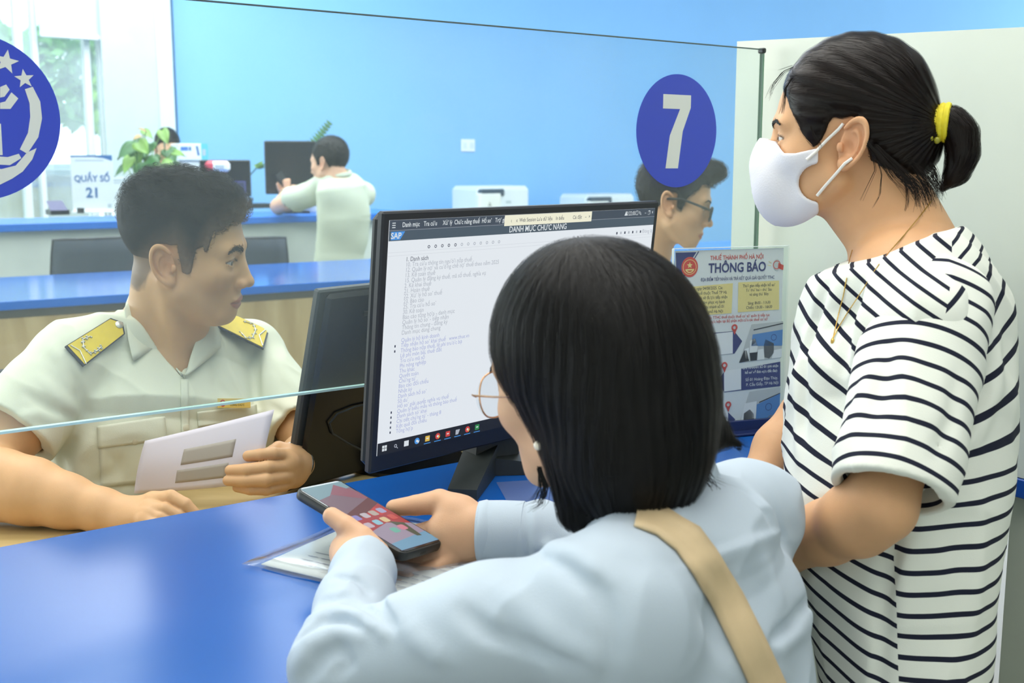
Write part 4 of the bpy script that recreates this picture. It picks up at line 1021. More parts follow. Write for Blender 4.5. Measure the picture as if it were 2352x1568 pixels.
class FT:
    """text on a sheet whose v runs downwards"""
    def __init__(s, fl, O, Ud, Vup, N, lay): s.f = fl; s.g = Flat(O, Ud, Vup, N, lay)
    def t(s, body, u, v, size, m, l=3, bold=0.0, align='CENTER', sx=1.0):
        V, Fc = text_geo(body, size, bold, align, sx)
        if len(V): s.f.mi(m); s.f.mb.add([s.g.pt(u + q[0], -v + q[1], l) for q in V], Fc)
ft = FT(fl, M(sx0, sy1, -.0007), mX, mZ, -mY, .00012)
for i, (x, tx) in enumerate(((.045, 'Danh mục'), (.105, 'Tra cứu'), (.160, 'Xử lý'), (.225, 'Chức năng thuế'), (.292, 'Hồ sơ'), (.345, 'Trợ giúp'))): ft.t(tx, U(x + .02), Vv(.021), .0085, M_tw, bold=.01, sx=.8)
for k in range(3): fl.rect(U(.008), Vv(.010 + k * .009), U(.018), Vv(.0135 + k * .009), M_tw, 3)
fl.rect(U(.375), Vv(.001), U(.715), Vv(.049), M_scrw, 4)
for x, tx in ((.40, '‹'), (.42, '«'), (.46, 'Web Session'), (.525, 'Lưu dữ liệu'), (.585, 'In biểu'), (.655, 'Cài đặt'), (.69, '–'), (.705, '×')): ft.t(tx, U(x), Vv(.026), .0075, M_tdk, 5, bold=.004, sx=.85)
ft.t('DANH MỤC CHỨC NĂNG', U(.505), Vv(.067), .0115, M_tw, 3, bold=.014, sx=.86)
fl.poly([(U(.006), Vv(.047)), (U(.048), Vv(.047)), (U(.034), Vv(.081)), (U(.006), Vv(.081))], M_sapb, 3); ft.t('SAP', U(.021), Vv(.065), .0105, M_tw, 4, bold=.02)
for x, tx in ((.865, '▲'), (.885, '40:22:00'), (.915, '□'), (.93, '✎'), (.955, '–'), (.972, '❐'), (.988, '×')): ft.t(tx, U(x), Vv(.021), .009, M_tw, 4, sx=.8)
for k in range(12): 
    x = .125 + .0215 * k; m_ = M_tdk if k < 5 else M_tg; fl.ring(U(x), Vv(.118), .0012, .0022, m_, 2, 8)
for k in range(7): fl.rect(U(.83 + k * .018), Vv(.110), U(.836 + k * .018), Vv(.122), M_tg if k % 2 else M_tdk, 2)
ft.t('Đóng lại', U(.975), Vv(.116), .008, M_tg, 3)
fl.rect(0, Vv(.132), SW, Vv(.1335), mat('screen_line', (214, 220, 228), emit=.9), 2); fl.rect(0, Vv(.146), SW, Vv(.1475), mat('screen_line', (214, 220, 228), emit=.9), 2)
rows = ['1. Danh sách', '10. Tra cứu thông tin người nộp thuế', '12. Quản lý nợ và cưỡng chế nợ thuế theo năm 2025', '13. Kế toán thuế', '15. Quản lý đăng ký thuế, mã số thuế, nghĩa vụ', '2. Kê khai thuế', '21. Hoàn thuế', '22. Xử lý hồ sơ thuế', '23. Báo cáo', '25. Tra cứu hồ sơ', '30. Kế toán', 'Báo cáo tổng hợp - danh mục', 'Quản lý hồ sơ - tiếp nhận', 'Thông tin chung - đăng ký', 'Danh mục dùng chung']
for k, tx in enumerate(rows): ft.t(tx, U(.055), Vv(.165 + k * .0222), .0082, M_tg if k > 0 else M_tdk, 3, align='LEFT', sx=.9)
rows = ['Quản lý hộ kinh doanh', 'Tiếp nhận hồ sơ khai thuế   www.thue.vn', 'Thông báo nộp thuế, lệ phí trước bạ', 'Lệ phí môn bài, thuế đất', 'Tra cứu mã số', 'Phi nông nghiệp', 'Thu khác', 'Quyết toán', 'Chứng từ', 'Báo cáo đối chiếu', 'Nhật ký', 'Danh sách hồ sơ', 'Số dư', 'Hồ sơ giải quyết nghĩa vụ thuế', 'Quản lý biểu mẫu và thông báo thuế', 'Danh sách tờ khai', 'Chi tiết chứng từ - tháng 8', 'Kết quả đối chiếu', 'Tổng hợp']
for k, tx in enumerate(rows):
    if k < 11: v = .508 + .0222 * k
    else: v = .508 + .0222 * k
    ft.t(tx, U(.055), Vv(v), .0078, M_tbl, 3, align='LEFT', sx=.9)
    if k in (1, 2) or k > 13: fl.rect(U(.035), Vv(v - .006), U(.039), Vv(v + .004), M_tdk, 3)
fl.rect(0, Vv(.945), SW, SH, M_tb, 3)
for k, m_ in enumerate((M_tw, M_tg, M_tw, M_sapb, M_icy, M_icr, M_icr, M_tg, M_icr, M_icg)):
    x = U(.022 + .0345 * k); y = Vv(.972); 
    if k == 1: fl.ring(x, y, .0014, .0024, m_, 4, 12); fl.stroke([(x + .001, y + .001), (x + .004, y + .004)], .001, m_, 4)
    elif k in (3, 5, 8): fl.ell(x, y, .0044, .0044, m_, 4, 16); fl.ell(x, y, .0018, .0018, M_tw, 5, 12); fl.poly([(x, y), (x + .0044, y), (x + .002, y + .004)], M_icy if k != 3 else M_tw, 5)
    elif k == 0:
        for a in (0, 1):
            for b in (0, 1): fl.rect(x - .004 + a * .0042, y - .004 + b * .0042, x - .0005 + a * .0042, y - .0005 + b * .0042, m_, 4)
    elif k == 7: fl.poly([(x - .004, y - .003), (x + .004, y - .003), (x + .001, y + .004), (x - .004, y + .004)], m_, 4)
    else: fl.rect(x - .004, y - .0038, x + .004, y + .0038, m_, 4); fl.rect(x - .002, y - .001, x + .002, y + .0005, M_tw, 5)
    if k >= 4: fl.rect(x - .006, Vv(.992), x + .006, Vv(.9955), M_sapb, 4)
fl.build('screen_page', scr)
# stand
J = Pz(1150, 1092, .85); nk = MB(); up_n = M(.0, .06, .045)
nk.box(M(-.045, .0, .034), mX * .09, mZ * .22, mY * .018, .004)
nk.prism([M(-.050, .045, .036), M(.050, .045, .036), J + mX * .045 + UP * .014 + ND * .01, J - mX * .045 + UP * .014 + ND * .01], mY * .022)
nk.build('stand_neck', M_rubber, m1)
def leg(a, b, wd, h0, h1):
    a, b = np.array(a), np.array(b); t = nrm((b - a) * [1, 1, 0]); n = np.array([-t[1], t[0], 0]) * wd / 2; mb = MB()
    top = [a + n + UP * h0, a - n + UP * h0, b - n * .8 + UP * h1, b + n * .8 + UP * h1]; bot = [x * [1, 1, 0] + UP * .8505 for x in top]
    V = bot + top; mb.add(V, [(0, 1, 2, 3), (4, 7, 6, 5), (0, 4, 5, 1), (1, 5, 6, 2), (2, 6, 7, 3), (3, 7, 4, 0)]); return mb
leg(Pz(1118, 1068, .85), Pz(1062, 1150, .85), .050, .050, .016).build('stand_foot', M_rubber, m1)
leg(Pz(1120, 1082, .85), Pz(1275, 1080, .85), .055, .028, .014).build('stand_foot', M_rubber, m1)
# --- clerk's monitor, seen from behind
ang = math.radians(49.5); q_ = np.array([math.cos(ang), math.sin(ang), 0]); qn = np.array([-q_[1], q_[0], 0]); TL = P(733, 668, 1.655); H2 = .335
def pix(p):
    r = p - EYE; z = r[1] * CP - r[2] * SP; v = r[1] * SP + r[2] * CP; return np.array([1176 + FPX * r[0] / z, 784 - FPX * v / z])
lo, hi = 0.0, .6
for _ in range(40):
    md = (lo + hi) / 2; bl = TL - UP * H2 * math.cos(md) + qn * H2 * math.sin(md)
    if pix(bl)[0] > 662 + (pix(bl)[1] - 1122) * -.16: lo = md
    else: hi = md
dn = -UP * math.cos(md) + qn * math.sin(md); fwd2 = np.cross(q_, dn); fwd2 = fwd2 if fwd2 @ qn > 0 else -fwd2     # toward the clerk
m2 = empty('monitor', (TL + dn * H2 + q_ * .26) * [1, 1, 0] + UP * DZ, 'black monitor seen from behind beside the clerk, on his desk', 'monitor')
MB().box(TL, q_ * .54, dn * H2, fwd2 * .014, .003).build('bezel', mat('monitor_side', (64, 69, 72), .5, vary=.05), m2, smooth=25)
bk = MB().box(TL + q_ * .010 + dn * .004 - fwd2 * .012, q_ * .52, dn * (H2 - .010), fwd2 * .0125, .010).build('casing', M_dark, m2, smooth=25)
MB().box(TL + q_ * .17 + dn * .10 - fwd2 * .030, q_ * .20, dn * .18, fwd2 * .02, .012).build('back_box', M_dark, m2, smooth=25)
MB().box(TL + q_ * .085 + dn * .036 - fwd2 * .0135, q_ * .11, dn * .008, fwd2 * .002, .001).build('vent_slot', M_black, m2)
MB().box(TL + q_ * .22 + dn * (H2 - .06) - fwd2 * .025, q_ * .07, dn * .10, fwd2 * .02, .004).build('stand_neck', M_dark, m2)
bp2 = (TL + dn * H2 + q_ * .255) * [1, 1, 0] + UP * (DZ + .0005); MB().lathe(bp2, [(.105, 0), (.105, .006), (.09, .010), (.03, .014)], 40).build('stand_base', M_dark, m2, smooth=30)
def onback(px, py): d = rayd(px, py); o = TL - fwd2 * .016; return EYE + d * (((o - EYE) @ fwd2) / (d @ fwd2))
cb = [onback(*q) for q in [(856, 925), (815, 934), (775, 950), (757, 972), (765, 996), (800, 1018), (850, 1042)]]
MB().tube(cb, .0016, 8).build('cable', M_casing, m2, smooth=True)
# --- document in its plastic sleeve
dA = Pz(600, 1297, .853); dd1 = nrm([.5, .86, 0]); dd2 = nrm([.863, -.505, 0])
sl = empty('document_sleeve', dA + (dd1 + dd2) * .12, 'papers in a clear plastic sleeve lying on the counter under the phone', 'document')
gr = np.array(quadgrid([dA, dA + dd2 * .297, dA + dd2 * .297 + dd1 * .21, dA + dd1 * .21], 8, 12))
for i in range(8):
    for j in range(12): gr[i, j, 2] += .0012 * math.sin(j * .9) * math.sin(i * .8)
V_, F_ = patch(gr, None, 0, .0012, pull=UP); mk('paper', V_, F_, mat('paper_cream', (226, 226, 214), .75, vary=.02), sl, smooth=True)
M_plast = glass_mat('clear_plastic', (.93, .95, .97), haze=.16, rough=.12, hazecol=(215, 225, 240), refl=1.2)
g2 = np.array(quadgrid([dA - dd1 * .012 - dd2 * .018, dA + dd2 * .305 - dd1 * .012, dA + dd2 * .305 + dd1 * .222, dA - dd2 * .018 + dd1 * .222], 10, 14)); g2[:, :, 2] += .0045
for i in range(10):
    for j in range(14): g2[i, j, 2] += .0011 * math.sin(j * 1.7 + i) - (.003 if i in (0, 9) or j in (0, 13) else 0)
V_, F_ = patch(g2, None, 0, .0003, pull=UP); mk('plastic_sleeve', V_, F_, M_plast, sl, smooth=True)
fl = Flat(dA + UP * .0025, dd2, dd1, UP); g_ = np.random.default_rng(3)
for k in range(14):
    y = .02 + k * .0125
    if k in (4, 9): continue
    x = .03
    while x < .27:
        L = g_.uniform(.008, .03); fl.rect(x, y, min(x + L, .275), y + .0016, mat('print_grey', (128, 132, 140), .7, vary=.05), 1); x += L + .004
fl.stroke([(.05, .075), (.075, .082), (.10, .078)], .0009, mat('print_black', (40, 38, 36), .5, vary=.02), 2)
fl.build('print', sl)
ps = empty('plastic_sheet', Pz(1200, 1130, .8505), 'thin clear plastic sheet on the counter beside the monitor foot', 'plastic sheet')
pc = [Pz(1140, 1108, .8515), Pz(1290, 1098, .8515), Pz(1300, 1175, .8515), Pz(1172, 1165, .8515)]; V_, F_ = patch(np.array(quadgrid(pc, 3, 3)), None, 0, .0006, pull=UP)
mk('sheet', V_, F_, glass_mat('clear_plastic_dull', (.9, .92, .96), haze=.2, rough=.2, hazecol=(190, 205, 235), refl=.9), ps)
# --- notice stand
nO = np.array([.364, 1.8654, .8506]); nR = rotm(.3375, -.011, 0); nX, nY, nZ = nR[:, 0], nR[:, 1], nR[:, 2]; NW, NH = .215, .313
ns = empty('notice_stand', nO, 'clear acrylic stand with a printed Vietnamese tax office notice on the counter', 'notice stand')
M_acr = glass_mat('acrylic', (.95, .97, .97), haze=.03, rough=.03, refl=.35)
MB().box(nO - nX * NW / 2 + nZ * .006 - nY * .0035, nX * NW, nZ * (NH - .006), nY * .002).build('acrylic_front', M_acr, ns)
MB().box(nO - nX * NW / 2 + nZ * .006 + nY * .0012, nX * NW, nZ * (NH - .006), nY * .002).build('acrylic_back', M_acr, ns)
MB().box(nO - nX * NW / 2 + nZ * NH - nY * .0035, nX * NW, nZ * .001, nY * .007).box(nO - nX * (NW / 2 + .001) + nZ * .006 - nY * .0035, nX * .001, nZ * (NH - .006), nY * .007).build('acrylic_edge', mat('acrylic_edge', (224, 234, 232), .2), ns)
MB().box(nO - nX * NW / 2 - nY * .030, nX * NW, nY * .06, nZ * .004, .001).box(nO - nX * NW / 2 - nY * .006 + nZ * .003, nX * NW, nY * .012, nZ * .018, .001).build('base', mat('stand_base_dark', (30, 44, 92), .3, vary=.03), ns)
PW = .203; k = PW / 885.0; NV = mat('print_navy', (62, 70, 122), .6, vary=.02); PR = mat('print_tax_red', (214, 84, 76), .6, vary=.02); PY = mat('print_yellow', (238, 220, 148), .6, vary=.02)
PG = mat('print_grey_dark', (96, 98, 100), .6, vary=.05); PWm = mat('print_white', (236, 238, 238), .6, vary=.01); PB = mat('print_photo_blue', (92, 142, 200), .6, vary=.08); PLg = mat('print_light_grey', (196, 200, 200), .6, vary=.05); PDk = mat('print_dark_figure', (50, 54, 62), .6, vary=.1)
po = nO - nX * NW / 2 + nX * .003 + nZ * (NH - .003) - nY * .0008
psheet = MB().box(po + nY * .0004 - nZ * .293, nX * PW, nZ * .293, nY * .0006).build('notice_sheet', mat('notice_paper', (226, 230, 230), .6, vary=.01), ns)
fl = Flat(po, nX, -nZ, -nY, lay=.0001); ft = FT(fl, po, nX, nZ, -nY, .0001)
X = lambda x, y=0: (x - 58 + (y - 75) * 0.045) * k
Y = lambda y: (y - 78) * k * 1.0
def pr(pts, m, l=1): fl.poly([(X(a, b), Y(b)) for a, b in pts], m, l)
def pt(body, x, y, size, m, l=3, bold=0.0, align='CENTER', sx=1.0): ft.t(body, X(x, y), Y(y), size * k, m, l, bold, align, sx)
pr([(60, 90), (225, 90), (62, 300)], NV); pr([(238, 86), (246, 86), (80, 325), (72, 322)], NV)
c0 = (X(168, 195), Y(195)); fl.ell(*c0, 66 * k, 72 * k, PR, 2); fl.ring(*c0, 50 * k, 54 * k, PY, 3); fl.star(c0[0], c0[1] - 12 * k, 24 * k, PY, 4, math.pi); fl.ring(c0[0], c0[1] + 4 * k, 30 * k, 38 * k, PY, 4, 20, .3, 2.8); fl.rect(c0[0] - 26 * k, c0[1] + 14 * k, c0[0] + 26 * k, c0[1] + 24 * k, PY, 4)
pt('THUẾ THÀNH PHỐ HÀ NỘI', 553, 137, 44, PR, bold=.01, sx=.80)
pt('THÔNG BÁO', 555, 212, 96, NV, bold=.022, sx=.82)
pt('ĐỊA ĐIỂM TIẾP NHẬN VÀ TRẢ KẾT QUẢ GIẢI QUYẾT TTHC', 558, 290, 33, NV, bold=.006, sx=.68)
fl.ell(X(882, 200), Y(200), 30 * k, 42 * k, PLg, 2); fl.ring(X(882, 200), Y(200), 26 * k, 32 * k, PR, 3); pr([(895, 185), (940, 205), (935, 240), (890, 225)], PR, 3); fl.stroke([(X(820), Y(172)), (X(845), Y(185))], 4 * k, PY, 3); fl.stroke([(X(815), Y(200)), (X(842), Y(204))], 4 * k, PY, 3)
pr([(80, 340), (515, 322), (500, 540), (80, 548)], PY); pr([(560, 318), (900, 316), (898, 530), (552, 536)], PY)
for i, tx in enumerate(('Từ ngày 04/08/2025. Các', 'TTHC thuế thuộc Thuế TP Hà', 'Nội quản lý sẽ được tiếp nhận', 'tại Trung tâm phục vụ hành', 'chính công chi nhánh số 01', 'và 02 Thành phố Hà Nội')): pt(tx, 305, 352 + i * 34, 31, PG, bold=.004, sx=.80)
for i, (tx, b) in enumerate((('Thời gian tiếp nhận hồ sơ', .01), ('Từ thứ hai – thứ Sáu', 0), ('và sáng thứ Bảy', 0), ('', 0), ('Sáng: 8h00 - 11h30', .004), ('Chiều: 13h30 - 16h30', .004))):
    if tx: pt(tx, 730, 346 + i * 32, 30, PG, bold=b, sx=.82)
pt('Các TTHC thuế thuộc thuế cơ sở quản lý tiếp tục', 560, 566, 29, PR, bold=.006, sx=.84); pt('thực hiện tại Bộ phận một cửa các thuế cơ sở', 560, 596, 29, PR, bold=.006, sx=.84)
def pin(x, y): fl.ring(X(x, y), Y(y), 12 * k, 25 * k, PR, 5, 20); pr([(x - 16, y + 18), (x + 16, y + 18), (x, y + 55)], PR, 5)
pr([(80, 684), (520, 672), (585, 750), (520, 838), (80, 852)], NV); pr([(360, 682), (508, 676), (505, 836), (356, 842)], PWm, 2); pin(522, 646)
for i, tx in enumerate(('CHI NHÁNH SỐ 01:', 'Số 258 Võ Chí Công,', 'P. Tây Hồ, TP Hà Nội')): pt(tx, 296, 722 + i * 40, 25, PWm, 3, align='RIGHT', bold=.006)
def photo(q, parts):
    pr(q, PLg)
    for p_, m in parts: pr(p_, m, 3)
photo([(665, 630), (932, 618), (915, 890), (556, 908)], [([(672, 705), (928, 680), (922, 800), (660, 790)], PB), ([(556, 908), (600, 820), (620, 820), (640, 900)], PDk), ([(650, 750), (690, 735), (715, 790), (705, 840), (645, 840)], PWm), ([(670, 740), (695, 733), (700, 760), (660, 790)], PDk), ([(645, 840), (712, 835), (705, 898), (650, 900)], PDk), ([(765, 790), (780, 745), (850, 780), (850, 850), (810, 892), (770, 880)], PG), ([(715, 820), (760, 815), (770, 895), (710, 898)], PWm), ([(850, 830), (920, 822), (915, 888), (830, 892)], PWm), ([(605, 810), (640, 800), (638, 885), (608, 880)], PWm), ([(680, 668), (930, 630), (932, 638), (680, 676)], PDk)])
fl.ring(X(850, 735), Y(735), 20 * k, 24 * k, NV, 4, 20)
pr([(370, 1040), (430, 968), (905, 920), (903, 1105), (430, 1120)], NV); pr([(430, 962), (572, 952), (570, 1108), (428, 1116)], PWm, 2); pin(434, 920)
pt('CHI NHÁNH SỐ 01 (chi nhận', 735, 950, 27, PWm, 3, bold=.012, sx=.9); pt('hồ sơ về lĩnh vực đất đai):', 742, 986, 27, PWm, 3, bold=.012, sx=.9); pt('Số 01 Hoàng Đạo Thúy,', 745, 1040, 31, PWm, 3, sx=.9); pt('P. Cầu Giấy, TP Hà Nội', 750, 1078, 31, PWm, 3, sx=.9)
photo([(100, 880), (395, 880), (340, 1040), (280, 1215), (80, 1215)], [([(100, 970), (370, 960), (320, 1105), (90, 1115)], PB), ([(230, 1110), (300, 1105), (275, 1190), (225, 1180)], PWm), ([(300, 1090), (322, 1085), (300, 1165), (292, 1160)], PDk), ([(250, 888), (315, 884), (315, 916), (250, 920)], NV)])
fl.ring(X(270, 1030), Y(1030), 32 * k, 37 * k, NV, 4, 24); pt('HÀNH CHÍNH CÔNG', 270, 940, 22, NV, 4)
pr([(80, 1275), (455, 1268), (518, 1330), (455, 1405), (80, 1420)], NV); pr([(310, 1272), (458, 1266), (455, 1402), (306, 1408)], PWm, 2); pin(460, 1215)
photo([(640, 1130), (905, 1112), (885, 1425), (520, 1440)], [([(600, 1215), (700, 1205), (690, 1330), (560, 1350)], PWm), ([(700, 1230), (902, 1160), (888, 1350), (690, 1340)], PB), ([(590, 1290), (640, 1262), (675, 1300), (672, 1440), (575, 1440)], PDk), ([(600, 1300), (640, 1290), (660, 1370), (610, 1380)], PLg), ([(795, 1322), (838, 1318), (836, 1380), (797, 1382)], PWm), ([(690, 1345), (885, 1340), (885, 1375), (690, 1372)], PDk), ([(720, 1212), (900, 1155), (901, 1161), (720, 1220)], PDk)])
fl.ring(X(800, 1255), Y(1255), 24 * k, 28 * k, NV, 4, 20)
pr([(58, 1450), (895, 1432), (895, 1455), (58, 1475)], NV, 2)
fl.build('notice_print', psheet)
# --- phone
pO = np.array([-.1612, 1.2336, .9082]); pR = rotm(.981, .289, .11); pX, pY, pN = pR[:, 0], pR[:, 1], pR[:, 2]; PWd, PH, PT = .078, .165, .0115
ph = empty('smartphone', pO - pN * PT, 'smartphone in a black case with a red wallpaper, held over the papers', 'phone')
def rr(w_, h_, r, n=6):
    pts = []
    for cx, cy, a0 in ((w_ / 2 - r, h_ / 2 - r, 0), (-w_ / 2 + r, h_ / 2 - r, 90), (-w_ / 2 + r, -h_ / 2 + r, 180), (w_ / 2 - r, -h_ / 2 + r, 270)):
        for i in range(n + 1): a = math.radians(a0 + 90 * i / n); pts.append((cx + r * math.cos(a), cy + r * math.sin(a)))
    return pts
def slab(prof, m, name, parent):
    """prof: (inset, height)"""
    base = rr(PWd, PH, .011); V = []; n = len(base)
    for ins, h in prof:
        rr_ = rr(PWd - 2 * ins, PH - 2 * ins, max(.011 - ins, .002)); V += [pO + pX * a + pY * b + pN * h for a, b in rr_]
    Fc = [tuple(range(n))[::-1]] + [(i * n + j, i * n + (j + 1) % n, (i + 1) * n + (j + 1) % n, (i + 1) * n + j) for i in range(len(prof) - 1) for j in range(n)] + [tuple((len(prof) - 1) * n + j for j in range(n))]
    mb = MB(); mb.add(V, Fc); return mb.build(name, m, parent, smooth=35)
slab([(.003, -PT), (.0008, -PT + .0015), (0, -PT + .004), (0, -.003), (.001, -.0006), (.0022, 0)], mat('phone_case', (30, 34, 34), rough=.45, vary=.08, scale=60), 'case', ph)
gl = slab([(.0026, -.0005), (.0026, .0003), (.003, .0006)], mat('phone_glass', (12, 12, 14), rough=.08, spec=.5, vary=0), 'screen', ph)
fl = Flat(pO + pN * .0007, pX, pY, pN, lay=.00005); E = lambda n, c, e=.5: mat(n, c, emit=e)
hw, hh = PWd / 2 - .0048, PH / 2 - .0058
def band(pts, m, l=1): fl.poly([(a * hw, b * hh) for a, b in pts], m, l)
band([(-1, -1), (1, -1), (1, 1), (-1, 1)], E('phone_mauve', (150, 116, 134), .55), 1)
band([(-1, .62), (1, .80), (1, 1), (-1, 1)], E('phone_teal', (132, 170, 182), .7), 2)
band([(-.7, .55), (.5, .95), (1, .62), (1, .35), (-.2, .70)], E('phone_pink_reflection', (170, 90, 112), .6), 3)  # pinkish reflection on the glass, painted into the screen image
band([(-1, .10), (1, .42), (1, -.45), (.1, -.30), (-1, -.42)], E('phone_red', (190, 30, 44), .65), 4)
band([(-1, .10), (1, .42), (1, .22), (-1, -.12)], E('phone_dark_red', (112, 20, 34), .6), 5)
band([(-.1, .0), (.6, .15), (1, .0), (.4, -.1)], E('phone_bright_red', (214, 44, 40), .7), 6)
band([(-1, -.42), (.1, -.30), (1, -.45), (1, -.8), (-1, -.8)], E('phone_lilac', (184, 166, 190), .6), 5)
band([(-1, -.80), (1, -.72), (1, -1), (-1, -1)], E('phone_sky', (116, 172, 206), .7), 6)
band([(.25, -.28), (.75, -.40), (.62, -.80), (.42, -.78)], E('phone_leaf', (84, 92, 58), .5), 7)
for (a, b, cc) in ((-.72, -.02, (150, 140, 210)), (-.25, -.01, (206, 196, 204)), (.20, .0, (196, 182, 170)), (.65, .02, (176, 176, 214)), (-.70, -.26, (208, 186, 200)), (-.22, -.24, (150, 208, 226)), (.22, -.22, (236, 206, 150)), (.68, -.20, (214, 70, 60)), (.40, -.50, (226, 130, 150)), (-.05, -.52, (110, 190, 170))):
    r_ = rr(.0135, .0135, .0035); fl.poly([(a * hw + x * .82, b * hh + y * .82) for x, y in r_], E('icon_%d_%d_%d' % cc, cc, .75), 9)
fl.build('screen_image', gl)
MB().box(pO - pX * .0055 - pY * (PH / 2 + .0002) - pN * .0078, pX * .011, pY * .001, pN * .0035, .0005).build('charging_port', mat('port_black', (8, 8, 8), .5), ph)
# ================================================================ the standing woman in the striped shirt
hw_c = EYE + (np.array([.4259, 1.4694, 1.3271]) - EYE) * .965
HW = Head(hw_c, (-.942, .335, -.025), (-.02, -.02, 1.0), .90, jaw=.95, nose=.7, mouth=False, fem=1, lid=.9)
fT = nrm([-.95, .30, 0]); lT = np.array([-.30, -.95, 0])
def sect(px, py, Y, hp, v):                     # section seen hp pixels wide each side
    e = hp * Y / FPX; u = math.sqrt(max(e * e - (v * .30) ** 2, .0004)) / .95; return (P(px, py, Y), fT * u, lT * v)
wS_ = [sect(2075, 590, 1.385, 105, .085), sect(2088, 690, 1.375, 200, .140), sect(2072, 830, 1.355, 250, .148), sect(2060, 1000, 1.31, 262, .135), sect(2052, 1200, 1.26, 252, .125), sect(2066, 1400, 1.235, 218, .125), sect(2082, 1620, 1.215, 200, .130)]
wSh = P(2128, 748, 1.215); wHem = P(2046, 1130, 1.105); wEl = P(2022, 1162, 1.11)
def w_body(p):
    d = near(p, HW.sdf, HW.w(0, 0, .02), .13)
    nk = cap(p, HW.w(-.035, 0, -.03), P(2105, 590, 1.385), .047, .055); nk = smin(nk, cap(p, HW.w(.010, 0, -.065), P(2050, 585, 1.39), .032, .040), .02)
    d = smin(d, nk, .015)
    t = loft(p, [(c, u * .80, v * .82) for c, u, v in wS_]); d = smin(d, t, .02)
    A = chain(p, [(wSh, .043), (wEl, .0345), (P(1970, 1192, 1.13), .037), (P(1900, 1222, 1.175), .033), (P(1800, 1258, 1.24), .028), (P(1730, 1265, 1.30), .024)], .014)
    H = hand_sdf(p, [(P(1730, 1262, 1.30), P(1680, 1262, 1.34), .024, .022)], [finger([P(1680, 1240 + 14 * i, 1.34), P(1640, 1238 + 15 * i, 1.36), P(1605, 1240 + 15 * i, 1.375)], [.011, .0095, .008]) for i in range(4)] + [finger([P(1715, 1240, 1.33), P(1690, 1225, 1.36), P(1665, 1222, 1.38)], [.012, .010, .0085])])
    A = smin(A, H, .01)
    B = chain(p, [(P(2050, 720, 1.52), .045), (P(1860, 955, 1.50), .038), (P(1790, 1030, 1.48), .034), (P(1745, 1100, 1.45), .026)], .012)
    H2 = hand_sdf(p, [(P(1745, 1100, 1.45), P(1715, 1135, 1.45), .024, .022)], [finger([P(1700 + 10 * i, 1140, 1.45), P(1675 + 12 * i, 1158, 1.45), P(1655 + 13 * i, 1168, 1.45)], [.010, .009, .0078]) for i in range(4)] + [finger([P(1740, 1120, 1.43), P(1745, 1150, 1.42), P(1735, 1165, 1.42)], [.0115, .010, .0085])])
    d = smin(d, A, .015); return smin(smin(d, B, .015), H2, .008)
lady = empty('person', P(2070, 1500, 1.26) * [1, 1, 0], 'standing woman in a black and white striped T-shirt and a white face mask', 'person')
V, Q = surf(w_body, (-.0, 1.02, .55), (.78, 1.66, 1.50), .0019)
tn = HW.tone(V, (212, 164, 122)); mk('body', V, Q, M_skin, lady, smooth=True, attrs={'tone': tn})
HW.eyeballs(lady, look=(1, .0, -.15)); HW.brow(1, lady, M_hairb, thick=1.0, n=380, seed=5); HW.brow(-1, lady, M_hairb, thick=1.0, n=380, seed=6)
# hair drawn back into a ponytail
M_hairw = hair_mat('hair_dark_brown', (17, 14, 14), .34, (32, 22, 18))
hxw = [-.16, -.11, -.067, -.036, -.020, .012, .026, .036, .045, .054, .066, .076, .086, .10]; hzw = [-.040, -.056, -.052, -.022, .034, .034, .004, -.004, .004, .018, .042, .064, .082, .094]
def w_hair(p):
    q = HW.loc(p); x, y, z = q[:, 0], np.abs(q[:, 1]), q[:, 2]
    d = ell(q, (-.014, 0, .054), (.101, .0800, .092)); d = smin(d, ell(q, (-.050, 0, .012), (.070, .064, .064)), .03); d = smin(d, ell(q, (-.066, 0, -.006), (.058, .056, .056)), .02)
    core = HW.core(q); d = smin(d, core - f32(.0045), .006)
    line = np.interp(x, hxw, hzw).astype(f32) - z + (noise(q, 120) * .0025).astype(f32)
    d = d + (np.clip(1 + line / f32(.026), 0, 1) ** 2 * .0035).astype(f32)
    d = smax(d, line * f32(.75), .003)
    d = smax(d, -ell(np.stack([x, y, z], 1), (-.012, .082, .0), (.022, .022, .036)), .004)
    g = np.sin(np.arctan2(z - .02, x + .13) * 46) * .0006; return (d + g.astype(f32)) * f32(HW.s)
c = HW.w(-.02, 0, .04); Vh, Qh = surf(w_hair, c - .165, c + .165, .0024)
tie = P(2154, 285, 1.372); tail = [(tie, .011), (P(2186, 280, 1.365), .0150), (P(2208, 308, 1.36), .0160), (P(2212, 352, 1.36), .0150), (P(2198, 396, 1.362), .011), (P(2166, 432, 1.365), .002)]
def w_tail(p): return chain(p, tail, .012) + (np.sin((p @ HW.R[:, 1].astype(f32)) * 900) * .0006).astype(f32)
Vt, Qt = surf(w_tail, tie - .10 - UP * .06, tie + .12, .0024)
tw = tie.astype(f32)
def wflow(p, t):
    d = tw - p; n = np.sqrt((d * d).sum(1))[:, None] + 1e-6; return d / n + noise(p, 40)[:, None] * .12 * HW.R[:, 1].astype(f32)
rt = scatter_on(Vh, Qh, 9000, 8); g1 = strands(w_hair, rt, wflow, 7, .0055, .0016, .00045, 9, .05)
tf = np.array([q[0] for q in tail], f32)
def tflow(p, t):
    i = np.argmin(((p[:, None] - tf[None, :-1]) ** 2).sum(2), 1); d = tf[i + 1] - tf[i]; return d / np.linalg.norm(d, axis=1)[:, None]
rt = scatter_on(Vt, Qt, 2600, 8); g2 = strands(w_tail, rt, tflow, 7, .0050, .0025, .00045, 10, .10)
geo = join_geo(join_geo((Vh, Qh), (Vt, Qt)), join_geo(g1, g2))
